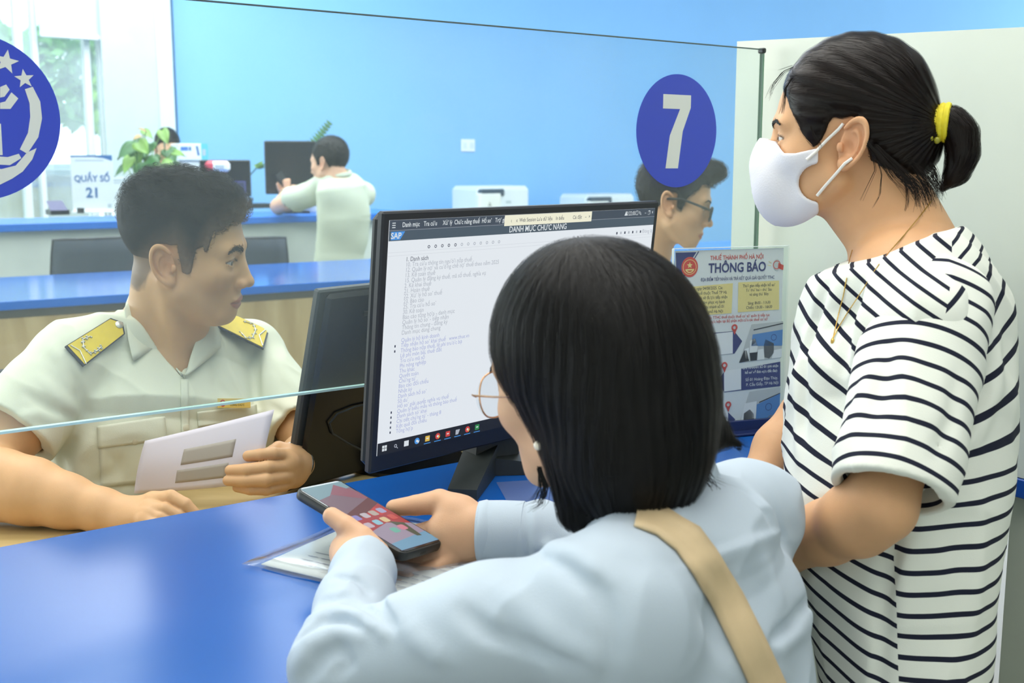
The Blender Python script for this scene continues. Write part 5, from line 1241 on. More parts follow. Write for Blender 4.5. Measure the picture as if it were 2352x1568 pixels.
# loose wisps at the nape, the temple and the brow
def wisp(pts, n, spread, seed, Y, wd=.00035):
    g = np.random.default_rng(seed); VV = []; FF = []
    for i in range(n):
        o = g.normal(size=3) * spread; c = np.array([P(x, y, Y) for x, y in pts]); t = np.linspace(0, 1, len(c))[:, None]; c = c + o * (0.2 + t) + g.normal(size=c.shape) * spread * .25; k = len(VV); m = 12
        tt = np.linspace(0, len(c) - 1.001, m); ii = tt.astype(int); f = (tt - ii)[:, None]; f = f * f * (3 - 2 * f) * .5 + f * .5; cc = c[ii] * (1 - f) + c[np.minimum(ii + 1, len(c) - 1)] * f
        for j in range(m): w2 = wd * (1 - .8 * j / m); VV += [cc[j] - np.array([w2, 0, 0]), cc[j] + np.array([w2, 0, 0])]
        FF += [(k + 2 * j, k + 2 * j + 1, k + 2 * j + 3, k + 2 * j + 2) for j in range(m - 1)]
    return np.array(VV), np.array(FF)
for a in (([(1990, 325), (2020, 362), (2060, 405), (2095, 440)], 40, .0035, 31, 1.333), ([(2010, 335), (2050, 380), (2090, 420), (2115, 450)], 60, .0045, 32, 1.337), ([(2050, 370), (2085, 405), (2110, 435), (2120, 470)], 60, .0045, 33, 1.343), ([(2090, 370), (2120, 400), (2140, 430), (2150, 455)], 60, .0045, 34, 1.352), ([(2120, 350), (2140, 380), (2150, 410), (2160, 440)], 40, .0035, 35, 1.362), ([(2000, 340), (2010, 390), (1990, 430), (1975, 460)], 3, .0012, 1, 1.335), ([(2010, 350), (2025, 400), (2020, 450), (2005, 475)], 4, .0015, 2, 1.335), ([(2075, 405), (2085, 435), (2088, 465), (2082, 488)], 9, .0022, 3, 1.345), ([(2105, 405), (2125, 430), (2135, 455), (2140, 475)], 16, .003, 4, 1.352), ([(2110, 380), (2140, 400), (2155, 430), (2150, 450)], 24, .003, 5, 1.362),
          ([(1830, 150), (1800, 165), (1775, 195), (1765, 220)], 10, .0018, 6, 1.42), ([(1820, 180), (1805, 200), (1800, 240), (1795, 260)], 10, .0016, 7, 1.40), ([(1862, 290), (1870, 310), (1882, 330), (1888, 342)], 6, .0014, 8, 1.345), ([(2010, 350), (2025, 370), (2045, 405), (2070, 425)], 8, .0018, 9, 1.335), ([(1820, 150), (1790, 160), (1760, 158), (1730, 160)], 3, .001, 10, 1.42)):
    geo = join_geo(geo, wisp(*a))
mk('hair', geo[0], geo[1], M_hairw, lady, smooth=True)
td = nrm(tail[1][0] - tie); n_ = nrm(np.cross(td, UP)); u_ = np.cross(n_, td); mb = MB(); M_tie = mat('hair_tie_yellow', (224, 208, 44), .6, vary=.08, scale=200)
for k, (o_, r_) in enumerate(((-.002, .0195), (.004, .0205), (.010, .0200))): mb.tube([tie + td * (o_ + .004 * math.sin(a)) + (n_ * math.cos(a) + u_ * math.sin(a)) * r_ for a in np.linspace(0, 2 * math.pi, 28, endpoint=False)], .0040, 8, True)
ht = mb.build('hair_tie', M_tie, lady, smooth=True)
for q in ((2136, 318), (2152, 322)): MB().ball(P(*q, 1.352), .0042, 10).build('bead', mat('bead_olive', (150, 146, 40), .25), ht, smooth=True)
# face mask
def w_mask(p):
    q = HW.loc(p); x, y, z = q[:, 0], np.abs(q[:, 1]), q[:, 2]
    m = smin(ell(q, (.082, 0, -.050), (.044, .050, .064)), ell(q, (.092, 0, -.020), (.030, .024, .036)), .02)
    face = HW.core(q) - f32(.0052); m = smin(m, np.maximum(face, f32(.030) - x), .014)
    top = z + f32(.002) - np.interp(x, [.03, .06, .075, .09, .12], [-.004, -.010, -.0095, .006, .012]).astype(f32); m = smax(m, top, .003)
    m = smax(m, f32(.024) - x, .006); nt = np.sqrt((x - f32(.026)) ** 2 * f32(.75) + (z + f32(.052)) ** 2) - f32(.0255); m = smax(m, -nt, .005)
    m = smax(m, -(z + f32(.112)), .004) if False else m
    m = smax(m, -(x * f32(.62) + z * f32(.78) + f32(.0545)), .005)
    ridge = np.exp(-(q[:, 1] / .0016) ** 2) * .0014 * (x > .09); m = m - ridge.astype(f32)
    return smax(m, -(HW.core(q) - f32(.0012)), .0008) * f32(HW.s)
c = HW.w(.075, 0, -.05); V, Q = surf(w_mask, c - .10, c + .10, .0016)
wm = mk('face_mask', V, Q, mat('mask_white', (228, 226, 232), .85, spec=.2, vary=.015, bump=.3, bscale=500), lady, smooth=True)
M_strap = mat('mask_strap', (234, 232, 228), .8, vary=.02)
def face_all(p): return np.minimum(HW.sdf(p), w_mask(p))
for a in ([(1853, 366), (1872, 350), (1900, 320), (1926, 296), (1937, 283)], [(1878, 447), (1898, 424), (1918, 402), (1942, 376), (1958, 362)]):
    p, n = hit(face_all, a); MB().tube(p + n * .0022, .0019, 8).build('ear_strap', M_strap, wm, smooth=True)
# shirt
def stripe_mat(name, two=True, period=.0222, duty=.25):
    m = bpy.data.materials.new(name); m.use_nodes = True; nt = m.node_tree; L = nt.links; b = nt.nodes['Principled BSDF']; b.inputs['Roughness'].default_value = .85; b.inputs['Specular IOR Level'].default_value = .25
    def st(attr):
        a = nt.nodes.new('ShaderNodeAttribute'); a.attribute_name = attr
        d = nt.nodes.new('ShaderNodeMath'); d.operation = 'DIVIDE'; d.inputs[1].default_value = period; L.new(a.outputs['Fac'], d.inputs[0])
        f = nt.nodes.new('ShaderNodeMath'); f.operation = 'FRACT'; L.new(d.outputs[0], f.inputs[0])
        l = nt.nodes.new('ShaderNodeMath'); l.operation = 'LESS_THAN'; l.inputs[1].default_value = duty; L.new(f.outputs[0], l.inputs[0]); return l.outputs[0]
    def mathn(op, a, bb):
        n = nt.nodes.new('ShaderNodeMath'); n.operation = op
        for i, v in enumerate((a, bb)):
            if isinstance(v, (int, float)): n.inputs[i].default_value = v
            else: L.new(v, n.inputs[i])
        return n.outputs[0]
    def at(n): a = nt.nodes.new('ShaderNodeAttribute'); a.attribute_name = n; return a.outputs['Fac']
    if two:
        sel = mathn('GREATER_THAN', at('seam'), 0.0); fr = mathn('MULTIPLY', st('front'), sel); bk = mathn('MULTIPLY', st('back'), mathn('SUBTRACT', 1.0, sel)); s = mathn('ADD', fr, bk)
    else: s = st('front')
    s = mathn('MULTIPLY', s, mathn('GREATER_THAN', at('band'), 0.0))
    mx = nt.nodes.new('ShaderNodeMix'); mx.data_type = 'RGBA'; mx.inputs[6].default_value = (*lin((230, 233, 224)), 1); mx.inputs[7].default_value = (*lin((26, 30, 48)), 1); L.new(s, mx.inputs[0]); L.new(mx.outputs[2], b.inputs['Base Color'])
    n = nt.nodes.new('ShaderNodeTexNoise'); n.inputs['Scale'].default_value = 900; tc = nt.nodes.new('ShaderNodeTexCoord'); L.new(tc.outputs['Object'], n.inputs['Vector'])
    bp = nt.nodes.new('ShaderNodeBump'); bp.inputs['Strength'].default_value = .2; bp.inputs['Distance'].default_value = .001; L.new(n.outputs['Fac'], bp.inputs['Height']); L.new(bp.outputs['Normal'], b.inputs['Normal']); MATS[name] = m; return m
nkA, nkB = P(1985, 600, 1.41), P(2195, 528, 1.37)          # front and back of the neck opening
nkc = (nkA + nkB) / 2; nkU = (nkB - nkA) / 2; nkl = nrm(np.cross(nkU, UP)); nkN = nrm(np.cross(nkl, nkU)); nkN = nkN if nkN[2] > 0 else -nkN
def neck_r(p):
    r = p - nkc.astype(f32); a = r @ nrm(nkU).astype(f32) / f32(np.linalg.norm(nkU)); b = r @ nkl.astype(f32) / f32(.080); return np.sqrt(a * a + b * b)
def w_torso0(p):
    d = loft(p, wS_); sh = smin(cap(p, P(2090, 640, 1.38) + lT * .03, wSh, .055, .062), cap(p, P(2090, 640, 1.38) - lT * .03, P(2050, 705, 1.52), .055, .052), .02)
    d = smin(d, sh, .03); h = (p - nkc.astype(f32)) @ nkN.astype(f32)
    d = smax(d, h - f32(.004), .004); cut = np.maximum(neck_r(p) - 1, -1) * f32(.075); cut = np.maximum(cut, -(h + f32(.05))); return smax(d, -cut.astype(f32), .004)
wf = fold_px(w_torso0, [([(1930, 640), (1905, 720), (1880, 820), (1870, 960)], -0.0070, .011), ([(1905, 650), (1880, 740), (1850, 850), (1845, 1000)], 0.0070, .009), ([(1975, 660), (1950, 760), (1930, 860), (1925, 960)], 0.0070, .010), ([(1860, 760), (1835, 860), (1830, 980), (1838, 1060)], -0.0056, .009), ([(2000, 680), (1975, 760), (1965, 850)], -0.0056, .010),
    ([(2240, 700), (2265, 800), (2250, 900), (2180, 1040)], 0.0084, .012), ([(2290, 760), (2285, 900), (2240, 1010)], -0.0070, .012), ([(2210, 980), (2190, 1060), (2130, 1120)], -0.0084, .012), ([(2230, 1040), (2160, 1130), (2100, 1160)], 0.0070, .010), ([(2045, 1180), (2050, 1260), (2030, 1400), (2020, 1560)], 0.0084, .010), ([(2090, 1190), (2085, 1300), (2070, 1430)], -0.0056, .014), ([(1900, 1330), (1960, 1400), (2000, 1500)], -0.0042, .02), ([(2200, 1200), (2190, 1350), (2160, 1500)], 0.0042, .02), ([(2255, 1150), (2250, 1300), (2230, 1500)], -0.0042, .014)])
def w_torso(p): return w_torso0(p) + folds(p, wf) + ridges(p, 15, .0042) + (noise(p, 18) * .0022).astype(f32)
V, Q = surf(w_torso, (.22, 1.00, .56), (.84, 1.72, 1.26), .0034)
Vf = V.astype(float); zc = Vf[:, 2]; zs = [s[0][2] for s in wS_][::-1]; cx = np.stack([np.interp(zc, zs, [s[0][i] for s in wS_][::-1]) for i in range(2)], 1); t = (Vf[:, :2] - cx) @ fT[:2]
seam = t + np.interp(zc, [.60, .85, 1.05, 1.13, 1.19], [-.012, -.002, .0, .025, .045])
kf = np.interp(zc, [.8, .98, 1.19], [.33, .28, .85]); kb = np.interp(zc, [.8, .98, 1.19], [-.02, .0, .95])
sF = zc - kf * t + (noise(V, 14) * .002); sB = zc + kb * t + .009 + (noise(V, 14) * .002)
band = (neck_r(V) - 1.28) * .07; band = np.where(zc < nkc[2] - .055, 1.0, band)
tshirt = mk('tshirt', V, Q, stripe_mat('striped_jersey'), lady, smooth=True, attrs={'front': sF, 'back': sB, 'seam': seam, 'band': band})
ax_s = nrm(wHem - wSh)
def w_sleeve0(p):
    d = loft(p, [(wSh - ax_s * .035, fT * .062, nrm(np.cross(ax_s, fT)) * .050), (wSh + ax_s * .05, fT * .064, nrm(np.cross(ax_s, fT)) * .056), (wHem + ax_s * .03, fT * .058, nrm(np.cross(ax_s, fT)) * .056)])
    d = smax(d, ((p - wHem.astype(f32)) @ ax_s.astype(f32)), .003); i = cap(p, wHem - ax_s * .03, wHem + ax_s * .05, .050, .051); return smax(d, -i, .002)
sf = fold_px(w_sleeve0, [([(2040, 800), (2030, 880), (2010, 960)], 0.0056, .010), ([(2080, 800), (2100, 900), (2140, 980)], -0.0042, .012), ([(2200, 860), (2190, 960), (2150, 1050)], 0.0056, .010), ([(1990, 850), (1975, 950), (1960, 1020)], -0.0042, .010)])
def w_sleeve(p): return w_sleeve0(p) + folds(p, sf) + ridges(p, 16, .0035) + (noise(p, 20) * .0018).astype(f32)
V, Q = surf(w_sleeve, (.24, 1.00, .80), (.62, 1.40, 1.26), .0032)
s_ = -(V.astype(float) @ ax_s) + noise(V, 14) * .002; mk('sleeve', V, Q, stripe_mat('striped_sleeve', False), tshirt, smooth=True, attrs={'front': s_, 'band': np.ones(len(V))})
p, n = hit(w_torso, [(1985, 772), (1988, 790), (1980, 806), (1966, 806)]); MB().tube(p + n * .001, .0008, 6).build('embroidery', M_navy, tshirt)
# necklace
def wall_(p): return np.minimum(w_body(p), w_torso(p))
nk_l = [(2138, 462), (2110, 500), (2075, 545), (2045, 580), (2020, 610), (1985, 665), (1950, 715), (1928, 752), (1915, 778)]; nk_r = [(1960, 575), (1953, 600), (1946, 640), (1938, 680), (1928, 720), (1915, 778)]
M_chain = mat('gold_chain', (214, 176, 96), .25, 1.0, vary=.2, scale=900); necklace = empty_part('necklace', lady)
for a in (nk_l, nk_r):
    p, n = hit(wall_, a); MB().tube(p + n * .0015, .00065, 6).build('chain', M_chain, necklace)
p, n = hit(wall_, [(1915, 778)]); mb = MB(); mb.lathe(p[0] + n[0] * .002 - UP * .008, [(.0003, 0), (.0022, .003), (.0022, .006), (.0004, .009)], 8); mb.build('pendant', M_chain, necklace)
# trousers down to the floor
def w_legs(p):
    hip = P(2082, 1560, 1.21); d = None
    for s in (.048, -.048):
        a = hip + lT * s; e = chain(p, [(a, .066), (np.array([a[0], a[1], .45]), .058), (np.array([a[0], a[1] - .01, .09]), .048)], .02); e = smin(e, ell(p, (a[0] - .05, a[1] + .02, .045), (.11, .045, .045)), .02); e = smax(e, -(p[:, 2] - f32(.002)), .002); d = e if d is None else smin(d, e, .02)
    return d
V, Q = surf(w_legs, (.15, .95, -.02), (.75, 1.5, .72), .009); mk('trousers', V, Q, mat('dark_trousers', (44, 46, 54), .8), lady, smooth=True)
# ================================================================ the woman with the phone
hs_c = EYE + (np.array([.0745, 1.069, 1.0865]) - EYE) * .97
HS = Head(hs_c, (-.70, .714, -.06), (-.10, -.14, .99), .96, jaw=.95, nose=.7, mouth=True, fem=1, lid=.6)
M_shirtb = mat('pale_blue_shirt', (182, 195, 208), rough=.8, spec=.25, vary=.02, scale=5, bump=.25, bscale=900)
fS = nrm([-.85, .52, 0]); lS = np.array([-.52, -.85, 0])
def ssec(px, py, Y, u, v, tilt=0.0): return (P(px, py, Y), fS * u, lS * v)
def sv(x, y, z, u, v): return (np.array([x, y, z]), fS * u, lS * v)
gS = [sv(.140, 1.02, .985, .050, .060), sv(.158, 1.0, .935, .078, .130), sv(.168, .99, .865, .090, .168), sv(.188, .975, .72, .094, .165), sv(.245, .93, .56, .110, .165), sv(.262, .92, .48, .12, .17)]
NB = np.array([.140, 1.02, .985])
sLs = np.array([.084, .868, .940]); sLe = P(790, 1518, .935); sLw = P(838, 1300, 1.115)
sRs = np.array([.246, 1.132, .942]); sRe = P(1440, 1310, 1.20); sRw = P(1112, 1223, 1.235)
def s_hands(p):
    L = hand_sdf(p, [(P(838, 1300, 1.13), P(815, 1262, 1.175), .024, .023), (P(800, 1290, 1.15), P(790, 1262, 1.19), .016, .015)],
        [finger([P(862, 1272, 1.155), P(832, 1235, 1.165), P(795, 1208, 1.175), P(762, 1185, 1.185)], [.0155, .0125, .0112, .0098]),
         finger([P(795, 1245, 1.20), P(835, 1262, 1.245), P(890, 1275, 1.25), P(935, 1290, 1.235)], [.0115, .010, .0092, .008]),
         finger([P(800, 1270, 1.19), P(845, 1290, 1.225), P(900, 1305, 1.225), P(945, 1312, 1.21)], [.0115, .010, .0092, .008]),
         finger([P(806, 1290, 1.175), P(850, 1312, 1.20), P(900, 1328, 1.20), P(938, 1328, 1.19)], [.011, .0095, .0088, .0078]),
         finger([P(812, 1305, 1.16), P(850, 1330, 1.175), P(890, 1345, 1.18), P(920, 1345, 1.175)], [.010, .0088, .008, .0072])])
    R = hand_sdf(p, [(sRw, P(1035, 1222, 1.245), .026, .027), (P(1090, 1200, 1.24), P(1050, 1178, 1.25), .021, .019), (P(1085, 1255, 1.232), P(1025, 1268, 1.235), .017, .015)],
        [finger([P(1060, 1173, 1.25), P(1010, 1152, 1.262), P(955, 1160, 1.272), P(905, 1166, 1.280)], [.0185, .0145, .0118, .0098]),
         finger([P(1010, 1212, 1.25), P(965, 1222, 1.275), P(915, 1232, 1.28), P(875, 1236, 1.275)], [.0125, .010, .009, .008]),
         finger([P(1010, 1240, 1.24), P(960, 1258, 1.245), P(905, 1268, 1.245), P(870, 1265, 1.245)], [.0120, .010, .009, .008]),
         finger([P(1016, 1268, 1.23), P(975, 1288, 1.225), P(935, 1298, 1.225), P(902, 1296, 1.225)], [.0115, .0095, .0088, .0078]),
         finger([P(1034, 1285, 1.225), P(1000, 1303, 1.215), P(965, 1314, 1.21), P(940, 1314, 1.205)], [.0105, .0088, .008, .0072])])
    return np.minimum(L, R)
def s_body(p):
    d = near(p, HS.sdf, HS.w(0, 0, .02), .14)
    d = smin(d, cap(p, HS.w(-.035, 0, -.03), NB, .048, .052), .015)
    d = smin(d, loft(p, [(c, u * .86, v * .86) for c, u, v in gS]), .02)
    A = chain(p, [(sLs, .042), (sLe, .034), (sLw, .024)], .01); B = chain(p, [(sRs, .040), (sRe, .032), (sRw, .025)], .01)
    d = smin(smin(d, A, .01), B, .01); return smin(d, s_hands(p), .008)
guest = empty('person', np.array([.27, .91, 0]) + UP * .45, 'woman in a pale blue shirt with glasses looking down at her phone', 'person')
V, Q = surf(s_body, (-.26, .62, .50), (.40, 1.36, 1.30), .0021)
tn = HS.tone(V, (212, 168, 134)); mk('body', V, Q, M_skin, guest, smooth=True, attrs={'tone': tn}); HS.eyeballs(guest, look=(1, 0, -.4))
HS.brow(1, guest, M_hairb, n=200, seed=7)
# hair to the shoulders
def eY(px, py, Y, rx, ry, rz, p): return ell(p, P(px, py, Y), (rx, ry, rz))
def s_hair(p):
    d = eY(1364, 792, 1.035, .094, .100, .094, p); d = smin(d, ell(HS.loc(p), (-.020, 0, .050), (.104, .088, .096)), .02)
    d = smin(d, eY(1445, 900, .995, .076, .085, .09, p), .04)
    low = eY(1458, 1020, .975, .066, .072, .078, p); d = smin(d, low, .035)
    d = smin(d, cap(p, P(1570, 940, 1.02), P(1640, 990, 1.02), .030, .014), .03); d = smin(d, cap(p, P(1640, 990, 1.02), P(1698, 1022, 1.02), .012, .003), .01)
    d = smin(d, cap(p, P(1300, 1040, .985), P(1330, 1170, .985), .016, .020), .02)
    st = (np.sin(np.arctan2(p[:, 1] - f32(1.03), p[:, 0] - f32(.10)) * 60 + noise(p, 30) * 3) * .0003).astype(f32)
    q = HS.loc(p); y, x, z = np.abs(q[:, 1]), q[:, 0], q[:, 2]
    keep = np.interp(x, [-.02, .006, .018, .030, .042, .055, .070, .10], [-.30, -.05, .002, .010, .024, .046, .078, .088]).astype(f32) - z
    d = smax(d, keep * f32(.6) * f32(HS.s), .008)
    return d + st + (noise(p, 28) * .0016).astype(f32)
Vh, Qh = surf(s_hair, (-.06, .84, .90), (.30, 1.22, 1.26), .0028)
cr = HS.w(-.01, 0, .14).astype(f32)
def sflow(p, t):
    out = p - cr; out[:, 2] = 0; n = np.sqrt((out ** 2).sum(1))[:, None] + 1e-6; w_ = np.clip((cr[2] - p[:, 2]) / .09, 0, 1)[:, None]
    return out / n * (1 - w_) + np.array([0, 0, -1], f32) * (.25 + w_) + noise(p, 25)[:, None] * np.array([.12, .12, 0], f32)
rt = scatter_on(Vh, Qh, 12000, 12); g1 = strands(s_hair, rt, sflow, 8, .0065, .0022, .0005, 13, .06)
geo = join_geo((Vh, Qh), g1)
for a in (([(1240, 1075), (1252, 1120), (1240, 1150), (1218, 1158)], 40, .0035, 21, .985), ([(1262, 1060), (1275, 1120), (1300, 1180), (1330, 1200)], 40, .003, 22, .975), ([(1600, 940), (1640, 975), (1675, 1005), (1705, 1022)], 60, .0035, 23, 1.02), ([(1610, 1060), (1622, 1100), (1640, 1112), (1645, 1120)], 30, .004, 24, .98), ([(1350, 1180), (1380, 1200), (1420, 1215), (1440, 1212)], 40, .004, 27, .955), ([(1560, 1150), (1575, 1170), (1570, 1185), (1560, 1190)], 40, .005, 28, .96)):
    geo = join_geo(geo, wisp(*a, wd=.0004))
mk('hair', geo[0], geo[1], hair_mat('hair_matte_black', (12, 12, 13), .55, (20, 18, 17)), guest, smooth=True)
# glasses
M_gold2 = mat('glasses_gold', (206, 166, 130), .25, 1.0, vary=.05); gls = empty_part('glasses', guest)
for sg in (1, -1):
    MB().tube([HS.w(.100 - .010 * (math.cos(a) > .5) * (math.cos(a) - .5), sg * (.034 + .0255 * math.cos(a)), -.004 + .0235 * math.sin(a)) for a in np.linspace(0, 2 * math.pi, 40, endpoint=False)], .0009, 8, True).build('rim', M_gold2, gls, smooth=True)
    V_ = [HS.w(.100, sg * (.034 + .0250 * math.cos(a)), -.004 + .023 * math.sin(a)) for a in np.linspace(0, 2 * math.pi, 40, endpoint=False)]; MB().prism(V_, HS.R[:, 0] * .001).build('lens', glass_mat('lens_glass', (.95, .97, .98), haze=.02, refl=1.0), gls)
    MB().tube([HS.w(.099, sg * .060, .002), HS.w(.097, sg * .066, .006), HS.w(.088, sg * .072, .008), HS.w(.050, sg * .078, .012), HS.w(.0, sg * .080, .018), HS.w(-.03, sg * .078, .0)], .0010, 8).build('temple', M_gold2, gls, smooth=True)
MB().tube([HS.w(.100, .009, -.002), HS.w(.104, 0, .002), HS.w(.100, -.009, -.002)], .0009, 8).build('bridge', M_gold2, gls, smooth=True)
p, n = hit(HS.sdf, [(1243, 1022)]); MB().ball(p[0] + n[0] * .003, .0044, 12).build('pearl_earring', mat('pearl', (240, 228, 210), .2), guest, smooth=True)
# shirt
def s_shirt0(p):
    d = loft(p, gS); d = smin(d, cap(p, NB - UP * .03 - lS * .03, sRs, .050, .050), .03); d = smin(d, cap(p, NB - UP * .03 + lS * .03, sLs, .052, .058), .04)
    a = chain(p, [(sLs, .058), (P(1120, 1440, .895), .049), (sLe, .043)], .02); a2 = chain(p, [(sLe, .043), (P(815, 1400, 1.02), .037), (P(836, 1318, 1.095), .031), (P(838, 1292, 1.122), .028)], .01); a = smin(a, a2, .014)
    wv = nrm(P(838, 1262, 1.155) - P(836, 1318, 1.095)); a = smax(a, (p - P(837, 1296, 1.118).astype(f32)) @ wv.astype(f32), .002); a = smax(a, -cap(p, P(836, 1310, 1.10), P(838, 1262, 1.15), .0255, .0255), .0015)
    b = chain(p, [(sRs, .052), (sRe, .044), (P(1240, 1228, 1.225), .034), (P(1100, 1222, 1.235), .0335)], .014)
    b = smax(b, (p - P(1101, 1222, 1.235).astype(f32)) @ np.array([-1, 0, 0], f32), .002); b = smax(b, -cap(p, P(1112, 1222, 1.235), P(1050, 1222, 1.235), .0275, .0275), .0015)
    d = smin(d, a, .03); d = smin(d, b, .02); return smax(d, -cap(p, HS.w(-.035, 0, -.03), NB - UP * .01, .052, .052), .004)
sfo = fold_px(s_shirt0, [([(770, 1325), (820, 1335), (870, 1375), (905, 1430)], 0.0068, .0045), ([(735, 1380), (790, 1370), (850, 1400), (900, 1440)], 0.0085, .006), ([(712, 1420), (770, 1400), (830, 1420), (880, 1450)], -0.0085, .007), ([(690, 1470), (740, 1430), (800, 1425), (860, 1450)], 0.0085, .006), ([(680, 1530), (715, 1480), (770, 1455), (830, 1460)], -0.0085, .008), ([(700, 1560), (740, 1510), (790, 1480)], 0.0085, .007),
    ([(780, 1490), (800, 1520), (770, 1550)], 0.0085, .006), ([(935, 1430), (960, 1470), (1000, 1500), (1030, 1515)], -0.0068, .010), ([(1060, 1400), (1120, 1450), (1200, 1480), (1330, 1520)], 0.0068, .008), ([(1150, 1350), (1220, 1420), (1290, 1480), (1400, 1530)], -0.0068, .012), ([(1240, 1255), (1275, 1265), (1330, 1280), (1390, 1330)], -0.0085, .009), ([(1235, 1275), (1300, 1300), (1360, 1350), (1400, 1430)], 0.0068, .008), ([(1210, 1165), (1208, 1200), (1210, 1240), (1216, 1278)], 0.0051, .003), ([(1230, 1165), (1228, 1200), (1230, 1240), (1236, 1278)], -0.0034, .003),
    ([(1380, 1340), (1400, 1420), (1405, 1500), (1400, 1560)], 0.0051, .008), ([(1855, 1380), (1820, 1430), (1770, 1470)], 0.0085, .006), ([(1870, 1400), (1830, 1460), (1790, 1490)], -0.0068, .008), ([(1700, 1250), (1760, 1320), (1800, 1400)], -0.0051, .016), ([(1690, 1510), (1640, 1450), (1600, 1400)], 0.0051, .012), ([(1660, 1100), (1720, 1130), (1770, 1200)], 0.0051, .010), ([(1420, 1270), (1480, 1300), (1560, 1310)], 0.0034, .014)])
def s_shirt(p): return s_shirt0(p) + folds(p, sfo) + ridges(p, 17, .0036, (1, .6, .8)) + (noise(p, 20) * .0022).astype(f32)
V, Q = surf(s_shirt, (-.30, .58, .50), (.42, 1.36, 1.12), .0036)
sh2 = mk('shirt', V, Q, M_shirtb, guest, smooth=True)
for (ca, cb2, r0) in ((P(838, 1296, 1.118), P(836, 1330, 1.085), .0300), (P(1102, 1222, 1.235), P(1205, 1224, 1.228), .0345)):
    d0 = nrm(cb2 - ca); L0 = np.linalg.norm(cb2 - ca); MB().lathe(ca, [(r0 - .004, .001), (r0 - .003, -.001), (r0, -.0005), (r0 + .0015, .004), (r0 + .002, L0 * .5), (r0 + .0015, L0), (r0 - .002, L0 + .001)], 40, d0).build('cuff', M_shirtb, sh2, smooth=True)
# shoulder strap of the bag
mid = [(1462, 1186), (1520, 1202), (1575, 1240), (1620, 1300), (1665, 1375), (1705, 1455), (1740, 1530), (1775, 1610), (1815, 1720), (1850, 1840)]; dirs = []
L_ = []; R_ = []
for i, q in enumerate(mid):
    a = np.array(mid[max(i - 1, 0)], float); b = np.array(mid[min(i + 1, len(mid) - 1)], float); t = (b - a) / np.linalg.norm(b - a); n = np.array([-t[1], t[0]]); wpx = [26, 32, 36, 37, 38, 38, 38, 38, 40, 42][i]; L_.append(np.array(q) + n * wpx); R_.append(np.array(q) - n * wpx)
px_ = []
for i in range(len(mid) - 1):
    for s in np.linspace(0, 1, 5)[:-1]:
        for v in np.linspace(0, 1, 5): px_.append(tuple((L_[i] * (1 - s) + L_[i + 1] * s) * (1 - v) + (R_[i] * (1 - s) + R_[i + 1] * s) * v))
p, n = hit(s_shirt, px_); p = (p + n * .0012).reshape(-1, 5, 3); V_, F_ = patch(p, None, 0, .0028, pull=(0, -1, .3))
strap = mk('bag_strap', V_, F_, mat('beige_strap', (206, 182, 144), .6, vary=.03, scale=60), None, smooth=True); tag(strap, 'beige leather bag strap running over the pale blue shirt', 'bag strap')
# stool and trousers out of the picture below
st = empty('stool', np.array([.27, .91, 0]) , 'round padded stool under the woman in pale blue', 'stool'); sb = np.array([.27, .91, 0])
def s_legs(p):
    h = np.array([.27, .91, .53]); d = None
    for s in (.08, -.08):
        a = h + lS * s; k = a + fS * .30 + UP * -.03; f_ = np.array([k[0], k[1], .08]); e = chain(p, [(a, .085), (k, .06), (f_, .045)], .02); e = smin(e, cap(p, f_ - UP * .04, f_ + fS * .12 - UP * .04, .036, .028), .02); d = e if d is None else smin(d, e, .02)
    return d
V, Q = surf(s_legs, (-.45, .45, -.02), (.55, 1.35, .68), .009); mk('trousers', V, Q, mat('dark_trousers', (44, 46, 54), .8), guest, smooth=True)
MB().lathe(sb + UP * .38, [(.17, 0), (.18, .01), (.18, .045), (.15, .055)], 32).build('seat', M_black, st, smooth=30); MB().lathe(sb, [(.18, 0), (.18, .012), (.025, .03), (.022, .379)], 32).build('pedestal', MATS['steel'], st, smooth=30)
